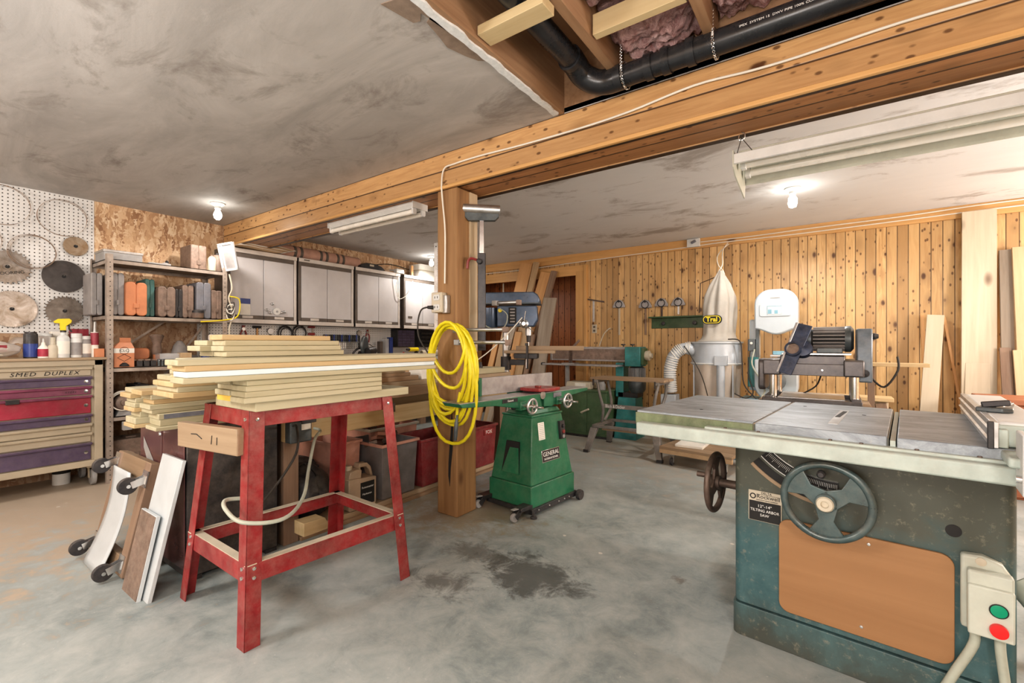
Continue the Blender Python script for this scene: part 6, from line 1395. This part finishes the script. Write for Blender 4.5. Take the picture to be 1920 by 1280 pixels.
for k in range(26):
    f_ = k / 25 * 4.3 + .55; i = min(4, int(f_)); q = f_ - i; A, B = Vector(hp[i]), Vector(hp[min(5, i + 1)]); MB().torus(A.lerp(B, q) + Vector((-.0, 0, .02 * math.sin(PI * q) if i < 2 else 0)), .065, .0042, B - A, 20, 5).build('hose_rib', M['paper'], t_)
MB().box(-.52, -.36, -.26, -.10, .44, .60).build('blast_gate', M['dcm'], t_, .006); MB().bar((-.44, -.18, .44), (-.44, -.18, .1), .03, .03).build('gate_leg', M['grey'], t_)
MB().cyl((.09, -.25, .93), (.09, -.25, .60), .04, n=16).build('inlet_pipe', M['dcm'], t_); MB().box(.03, .15, -.27, -.2, .93, 1.03).build('inlet_fitting', M['dcm'], t_, .004)
MB().prism(rrect(-.105, .085, 1.36, 1.455, .046), -.176, -.15, 'XZ').build('logo_patch', M['ink'], t_); MB().prism(rrect(-.097, .077, 1.368, 1.447, .038), -.178, -.17, 'XZ').build('logo_ring', M['yellow'], t_); MB().prism(rrect(-.089, .069, 1.375, 1.44, .032), -.180, -.17, 'XZ').build('logo_field', M['ink'], t_)
txt('Tral', .068, M['yellow'], t_, (-.01, -.1815, 1.407), (90, 0, 0), bold=.002)
MB().tube([(.02, 0, 1.93), (.06, 0, 2.0), (.05, .05, 2.1), (.03, .2, 2.2), (.02, .52, 2.33)], .006, 6, smooth=5).build('hanging_cord', M['cable'], t_)
MB().tube([(.07, -.02, 1.7), (.08, 0, 1.9), (.02, .0, 2.0), (.0, .05, 2.1), (.02, .2, 2.2), (.035, .5, 2.31)], .005, 6, smooth=5).build('hanging_cord', M['cable'], t_)
MB().tube([(-.2, .1, 1.5), (-.22, .25, 1.85), (-.05, .2, 1.9)], .006, 6).build('bag_hanger', M['rustw'], t_)
MB().tube([(.15, -.2, 1.2), (.26, -.2, 1.18), (.28, -.2, 1.0), (.30, -.22, .75), (.42, -.3, .62)], .006, 8, smooth=5).build('power_cord', M['dkcable'], t_)
MB().tube([(-.28, -.22, 1.13), (-.18, -.28, 1.0), (-.08, -.28, .8), (.0, -.28, .5)], .005, 6, smooth=5).build('thin_wire', M['dkcable'], t_)

# ------------------------------------------------------------------ band saw
M['bsw'] = plain('bandsaw_white', (.50, .56, .60), .3, 0, .05, 4)
M['bsb'] = plain('stand_blue', (.22, .42, .52), .4, 0, .15)
t_ = thing('band_saw', 'white band saw with blue and white label standing between dust collector and planer', 'band saw', (-.46, 5.22, 0))
def archp(x0, x1, z0, z1, r, wave=0): 
    P = [(x1, z0), (x1, z1 - r)] + [(x1 - r + r * math.cos(R(a)), z1 - r + r * math.sin(R(a))) for a in range(10, 91, 10)] + [(x0 + r - r * math.sin(R(a)), z1 - r + r * math.cos(R(a))) for a in range(0, 91, 10)] + [(x0, z0)]
    if wave: P += [(x0 + (x1 - x0) * (i / 12), z0 - .055 * max(0, math.sin(PI * (i / 12))) ** 2) for i in range(1, 12)]
    return P
MB().prism(archp(-.20, .17, 1.30, 1.685, .14, 1), -.12, .08, 'XZ').build('upper_wheel_cover', M['bsw'], t_, .014)
MB().prism(rrect(-.155, .11, 1.42, 1.54, .02), -.128, -.118, 'XZ').build('raised_panel', M['bsw'], t_, .004)
MB().box(-.085, .035, -.131, -.128, 1.44, 1.525).build('label_sheet', M['paper'], t_)
for a in ((-.08, -.048, 1.445, 1.488), (-.025, .005, 1.445, 1.48), (-.082, .032, 1.517, 1.523), (-.085, -.082, 1.44, 1.525), (.032, .035, 1.44, 1.525)): MB().box(a[0], a[1], -.1325, -.131, a[2], a[3]).build('label_print', M['bsb'], t_)
MB().box(-.06, .02, -.126, -.12, 1.60, 1.606).build('hinge_line', M['steel'], t_)
MB().prism([(x, -z) for x, z in archp(-.20, .17, -1.0, -.60, .14)], -.12, .08, 'XZ').build('lower_wheel_cover', M['bsw'], t_, .014)
MB().box(-.26, -.17, -.02, .1, .68, 1.40).build('column', M['bsw'], t_, .02); MB().box(-.265, -.17, -.06, -.02, .72, 1.02).build('column_panel', M['teal'], t_, .005)
MB().box(-.26, -.20, -.09, -.02, 1.08, 1.20).build('switch', M['motorm'], t_, .004); MB().lathe([(0, 0), (.012, 0), (.012, .01), (0, .012)], 12, (-.23, -.09, 1.16), (0, -1, 0)).build('switch_knob', M['paper'], t_)
MB().box(-.195, -.165, -.06, -.03, 1.02, 1.30).build('blade_post', M['motorm'], t_, .002)
MB().box(-.05, .22, -.25, .1, 1.03, 1.05).build('table', M['steel'], t_, .003); MB().box(-.03, .06, -.22, -.17, 1.05, 1.085).build('blue_fence_block', M['bsb'], t_, .003); MB().box(.0, .1, -.1, .0, .98, 1.03).build('trunnion', M['grey'], t_)
MB().lathe([(0, -.04), (.08, -.04), (.09, -.02), (.09, .08), (0, .09)], 22, (-.03, -.18, .80), (.35, -1, 0)).build('motor', M['motorm'], t_)
MB().box(-.33, .22, -.22, .2, .57, .605).build('stand_top', M['bsb'], t_, .004)
for x in (-.3, .19):
    for y in (-.19, .17): MB().bar((x, y, .57), (x * 1.12, y * 1.12, 0), .04, .04, (1, 0, 0)).build('stand_leg', M['bsb'], t_, .003)
MB().tube([(-.2, -.1, 1.1), (-.22, -.12, .95), (-.14, -.15, .8), (-.10, -.2, .7), (-.12, -.24, .64), (-.09, -.25, .61)], .008, 8, smooth=5).build('power_cord', M['gcable'], t_)
MB().tube([(-.24, -.1, 1.08), (-.25, -.14, .85), (-.2, -.2, .68), (-.26, -.22, .62), (-.36, -.24, .66)], .006, 8, smooth=5).build('thin_cord', M['dkcable'], t_)

# ------------------------------------------------------------------ thickness planer on its stand
M['plm'] = plain('planer_grey', (.10, .095, .10), .35, .45, .35, 9, dust=.2)
M['plb'] = plain('planer_bluegrey', (.13, .16, .19), .4, .3, .3, 10, dust=.2)
M['dkblue'] = plain('dark_blue_hood', (.035, .05, .09), .35, .3, .4, 18, dust=.12)
t_ = thing('thickness_planer', 'grey thickness planer with finned motor and dark tilted dust hood behind the table saw', 'planer', (-.125, 3.46, 0))
MB().box(-.25, .25, -.2, .2, .785, .80).build('base_pan', M['plm'], t_, .003)
MB().box(-.25, .25, -.225, -.19, .785, .825).build('base_front_rail', M['plm'], t_, .004); MB().box(-.25, .25, .17, .205, .785, .825).build('base_rear_rail', M['plm'], t_, .004)
MB().box(-.235, -.20, -.22, .2, .80, .84).box(.20, .245, -.22, .2, .80, .84).build('base_side_rail', M['plm'], t_, .003)
MB().box(-.17, .17, -.19, .19, .80, .83).build('bed', M['steel'], t_, .002)
for x in (-.195, .215):
    for y in (-.17, .15): MB().cyl((x, y, .80), (x, y, .98), .021, n=20).build('column', M['chrome'], t_)
for x in (-.2, .21):
    MB().box(x - .048, x + .048, -.215, .19, .965, 1.06).build('corner_block', M['plm'], t_, .008)
MB().box(-.16, .17, -.19, -.16, .965, 1.035).build('front_beam', M['plm'], t_, .003); MB().box(-.16, .17, -.15, .17, .975, 1.085).build('head_casting', M['plm'], t_, .006)
MB().cyl((-.15, -.12, 1.055), (.165, -.12, 1.055), .03, n=20).build('cutter_roll', M['rustw'], t_); MB().box(-.15, .2, -.17, .12, 1.088, 1.10).build('top_plate', M['steel'], t_, .002)
MB().lathe([(0, 0), (.006, 0), (.005, .004), (0, .004)], 10, (.06, -.19, 1.0), (0, -1, 0)).build('bolt', M['chrome'], t_)
MB().cyl((.0, 0, 1.185), (.205, 0, 1.185), .062, n=28).build('motor', M['ink'], t_)
for k in range(20):
    a = 2 * PI * k / 20; MB().bar((.01, .068 * math.cos(a), 1.185 + .068 * math.sin(a)), (.175, .068 * math.cos(a), 1.185 + .068 * math.sin(a)), .006, .016, (0, math.cos(a), math.sin(a))).build('cooling_fin', M['greyp'], t_)
MB().lathe([(.02, .17), (.076, .17), (.08, .18), (.08, .20), (.06, .215), (.02, .215)], 28, (0, 0, 1.185), (1, 0, 0)).build('motor_end', M['motorm'], t_); MB().lathe([(.02, -.05), (.05, -.045), (.07, -.02), (.07, .0), (.02, .0)], 28, (0, 0, 1.185), (1, 0, 0)).build('motor_front', M['plb'], t_)
MB().box(.03, .16, -.07, .07, 1.10, 1.13).build('motor_mount', M['motorm'], t_, .003)
MB().prism([(-.11, .93), (.12, .93), (.14, 1.0), (.12, 1.22), (.09, 1.245), (-.09, 1.245), (-.11, 1.2)], .225, .30, 'YZ').build('belt_cover', M['plb'], t_, .008)
MB().lathe([(0, 0), (.016, 0), (.02, .01), (.012, .03), (0, .03)], 16, (.30, -.04, 1.20), (1, 0, 0)).build('cover_knob', M['black'], t_); MB().lathe([(0, 0), (.02, 0), (.022, .04), (0, .045)], 16, (.262, -.11, .985), (0, -1, 0)).build('height_knob', M['black'], t_)
hood = MB().prism([(-.075, -.145), (.075, -.145), (.04, -.02), (.09, .12), (.075, .145), (-.06, .145)], -.006, .006, 'XY').box(-.080, -.066, -.145, .145, 0, .03)
o = MB().hull([(-.165, -.235, .985), (-.095, -.235, .965), (-.095, -.2, .965), (-.165, -.2, .985), (-.065, -.15, 1.285), (.012, -.15, 1.262), (.012, -.135, 1.262), (-.065, -.135, 1.285)]).build('dust_hood', M['dkblue'], t_, .003)
MB().hull([(-.172, -.25, .985), (-.160, -.25, .985), (-.160, -.2, .985), (-.172, -.2, .985), (-.074, -.168, 1.287), (-.060, -.168, 1.287), (-.060, -.135, 1.287), (-.074, -.135, 1.287)]).build('hood_lip', M['steel'], t_, .002)
MB().lathe([(.034, 0), (.044, 0), (.044, .03), (.034, .03)], 26, (-.085, -.195, 1.12), (-.1, -1, .3)).build('dust_port', M['dkblue'], t_); MB().cyl((-.085, -.198, 1.12), (-.086, -.212, 1.124), .034, n=22).build('port_mouth', M['brownp'], t_)
MB().lathe([(0, 0), (.055, 0), (.05, .04), (0, .05)], 24, (-.04, -.14, 1.12), (0, -1, .3)).build('hood_bulge', M['dkblue'], t_)
MB().prism(rrect(-.12, .1, .86, 1.06, .03), -.285, -.245, 'YZ').build('gear_cover', M['plm'], t_, .01)
MB().tube([(.3, .05, .95), (.36, .02, .9), (.42, .0, 1.0), (.42, .02, 1.08)], .006, 8, smooth=5).build('power_cord', M['dkcable'], t_); MB().tube([(.05, .1, .96), (.02, .12, .88), (-.06, .15, .82)], .005, 8, smooth=4).build('thin_cord', M['dkcable'], t_)
MB().box(-.30, .30, -.26, .26, .755, .785).build('stand_top', M['brownX'], t_, .003)
for x in (-.26, .26):
    for y in (-.22, .22): MB().box(x - .03, x + .03, y - .03, y + .03, 0, .755).build('stand_leg', M['brownZ'], t_, .003)
# saw horse behind
t_ = thing('sawhorse', 'small wooden trestle with pale top behind the planer', 'trestle', (.12, 4.7, 0))
MB().box(-.2, .25, -.1, .1, .70, .73).build('top_board', M['pineX'], t_, .003); MB().box(-.17, .22, -.04, .04, .60, .70).build('beam', M['paleZ'], t_, .003)
for x in (-.12, .17):
    for s in (-1, 1): MB().bar((x, s * .05, .68), (x + (.10 if x > 0 else -.06), s * .24, 0.0), .04, .07, (1, 0, 0)).build('leg', M['brownZ'], t_, .003)
t_ = thing('side_table_board', 'pale plank on a post sticking out right of the planer', 'board', (.36, 4.2, 0)); MB().box(-.2, .16, -.06, .06, .995, 1.02).build('plank', M['pineX'], t_, .002); MB().box(-.17, -.13, -.02, .02, 0, .995).build('post', M['brownZ'], t_)
MB().box(-.25, -.05, -.12, .12, 0, .03).build('foot', M['brownX'], t_)

# ------------------------------------------------------------------ hung on the pine wall
YW = 5.9
def miter(x, z, L_, mat, label):
    t_ = thing('miter_gauge', label, 'gauge', (x, YW - .001, z))
    P = [(-.085, 0)] + [(.075 * math.cos(R(a)), .075 * math.sin(R(a))) for a in range(170, 9, -16)] + [(.085, 0), (.085, -.03), (-.085, -.03)]
    MB().prism(P[::-1], -.03, -.012, 'XZ').build('protractor_head', M['cast'], t_, .003); MB().torus((0, -.032, .012), .045, .006, (0, 1, 0), 24, 6).build('scale_arc', M['blackmetal'], t_)
    MB().box(-.012, .012, -.012, .0012, -L_, .0).build('guide_bar', mat, t_, .002); MB().lathe([(0, 0), (.013, 0), (.015, .02), (0, .024)], 14, (0, -.03, .05), (0, -1, .3)).build('lock_knob', M['black'], t_)
    MB().cyl((0, 0, .09), (0, -.03, .09), .003, n=6).build('nail', M['chrome'], t_)
miter(-2.39, 1.67, .40, M['paleZ'], 'miter gauge with a long pale bar, first of the four on the pine wall')
miter(-2.03, 1.65, .38, M['brownZ'], 'miter gauge with a long dark bar, second of the four on the pine wall')
miter(-1.82, 1.66, .19, M['rustw'], 'miter gauge with a short brown bar, third of the four on the pine wall')
miter(-1.61, 1.66, .14, M['steel'], 'miter gauge with a short steel bar, nearest the canvas bag')
t_ = thing('tee_square', 'thin steel tee-shaped square hung left of the miter gauges', 'square', (-2.77, YW - .002, 1.76)); MB().box(-.015, .015, -.006, 0, -.30, 0).build('blade', M['steel'], t_); MB().bar((-.1, -.008, .02), (.16, -.008, -.03), .012, .02).build('stock', M['rustw'], t_, .002)
t_ = thing('wall_shelf', 'green wooden coat-peg rail with two round knobs on the pine wall', 'rail', (-1.62, YW - .001, 1.42))
MB().box(-.33, .34, -.012, 0, -.07, .06).build('back_board', M['dgreen'], t_, .003); MB().box(-.35, .36, -.09, 0, .06, .078).build('ledge', M['dgreen'], t_, .003)
for x in (-.17, .21): MB().lathe([(0, 0), (.014, 0), (.012, .02), (.026, .03), (.024, .042), (0, .046)], 18, (x, -.012, -.01), (0, -1, 0)).build('knob', M['blackmetal'], t_)
for x, s_, lb in ((-2.97, 1, 'light switch plate on the pine wall next to the door trim'), (-2.80, 0, 'cream double outlet right of the light switch on the pine wall')):
    t_ = thing('switch_plate' if s_ else 'outlet_plate', lb, 'switch' if s_ else 'outlet', (x + .04, YW - .001, 1.36)); MB().prism(rrect(-.037, .037, -.06, .06, .006), -.006, 0, 'XZ').build('plate', M['cream'], t_, .002)
    if s_: MB().box(-.005, .005, -.014, -.006, -.01, .012).build('toggle', M['white'], t_)
    else:
        for z in (-.026, .026): MB().prism(rrect(-.016, .016, z - .014, z + .014, .008), -.009, -.006, 'XZ').build('socket', M['cabdark'], t_)
t_ = thing('junction_box', 'white ceiling-height junction box with grey switch on the pine wall trim', 'box', (-1.42, 5.873, 2.385)); MB().box(-.075, .075, -.04, 0, -.05, .05).build('box', M['white'], t_, .004); MB().cyl((-.02, -.04, 0), (.03, -.05, .02), .016, n=14).build('rocker', M['slate'], t_)
tag(MB().tube([(-4.9, 5.865, 2.30), (-4.0, 5.865, 2.29), (-3.2, 5.865, 2.31), (-2.5, 5.865, 2.325), (-2.0, 5.865, 2.335), (-1.5, 5.865, 2.345), (-1.05, 5.865, 2.355), (-.4, 5.865, 2.35), (.4, 5.865, 2.36), (1.3, 5.865, 2.37), (2.0, 5.865, 2.36)], .006, 6, smooth=5).build('wall_cable', M['cable']), 'white cable stapled along the top trim of the pine wall', 'cable')
tag(MB().tube([(-1.34, 5.865, 2.39), (-.8, 5.865, 2.385), (-.2, 5.865, 2.395), (.5, 5.865, 2.40), (1.2, 5.865, 2.42), (2.0, 5.865, 2.41)], .006, 6, smooth=5).build('wall_cable', M['cable']), 'upper white cable running right from the junction box', 'cable')
tag(MB().tube([(-2.52, 5.895, 1.35), (-2.52, 5.86, 1.36), (-2.6, 5.85, 1.28), (-2.66, 5.84, 1.12)], .007, 8, smooth=5).build('outlet_cable', M['cream']), 'cream cable coming out of a hole in the pine wall above the sander', 'cable')

# ------------------------------------------------------------------ boards at the right
leanb(1.06, 2.36, 1.02, .225, .03, M['paleZ'], 5.83, 5.62, 'very wide pale board with two dark knots leaning on the pine wall')
leanb(1.03, .98, .99, .16, .02, M['paleZ'], 5.70, 5.56, 'short pale board in front of the very wide one')
leanb(1.10, .96, 1.14, .04, .02, M['brownZ'], 5.72, 5.58, 'narrow strip beside the short pale board')
leanb(.755, 1.42, .64, .12, .02, M['paleZ'], 5.72, 5.42, 'medium pale board leaning alone left of the very wide board')
leanb(.67, 1.44, .70, .03, .02, M['orangeZ'], 5.8, 5.62, 'thin strip leaning left of the medium pale board')
leanb(.83, 1.40, 1.0, .02, .02, M['orangeZ'], 5.84, 5.7, 'very thin slanted stick leaning right of the medium pale board')
leanb(1.22, 1.98, 1.20, .08, .03, M['greyZ'], 5.80, 5.55, 'grey-brown board, first right of the very wide board')
leanb(1.285, 1.99, 1.285, .07, .03, M['pineZ'], 5.76, 5.48, 'upright narrow pale plank near the right edge')
leanb(1.38, 1.93, 1.40, .12, .02, M['paleZ'], 5.80, 5.55, 'pale board cut by the right edge of the picture')
leanb(1.19, 1.12, 1.19, .07, .02, M['brownZ'], 5.66, 5.44, 'short brownish board low down near the right edge')
leanb(1.25, 1.10, 1.26, .05, .02, M['pineZ'], 5.62, 5.40, 'short pale board low down near the right edge')
leanb(1.5, 1.9, 1.52, .10, .02, M['orangeZ'], 5.8, 5.55, 'orange board beyond the right edge of the picture')
t_ = thing('cedar_chest', 'red cedar panelled chest behind the rip fence at the right edge', 'chest', (1.45, 4.95, 0))
MB().box(-.50, .5, -.02, .4, 0, .70).build('chest_body', M['cedarX'], t_, .003); MB().box(-.52, .52, -.05, .42, .70, .74).build('lid', M['cedarX'], t_, .005); MB().box(-.50, .5, -.04, -.02, .54, .65).box(-.50, .5, -.04, -.02, .02, .12).build('panel_rail', M['cedarX'], t_, .003)
t_ = thing('low_box', 'white-topped box on the floor right of the saw', 'box', (1.9, 3.2, 0)); MB().box(-.35, .3, -.3, .3, 0, .52).build('box_body', M['paper'], t_, .004); MB().box(-.36, .31, -.31, .31, .52, .54).build('lid', M['white'], t_, .003)
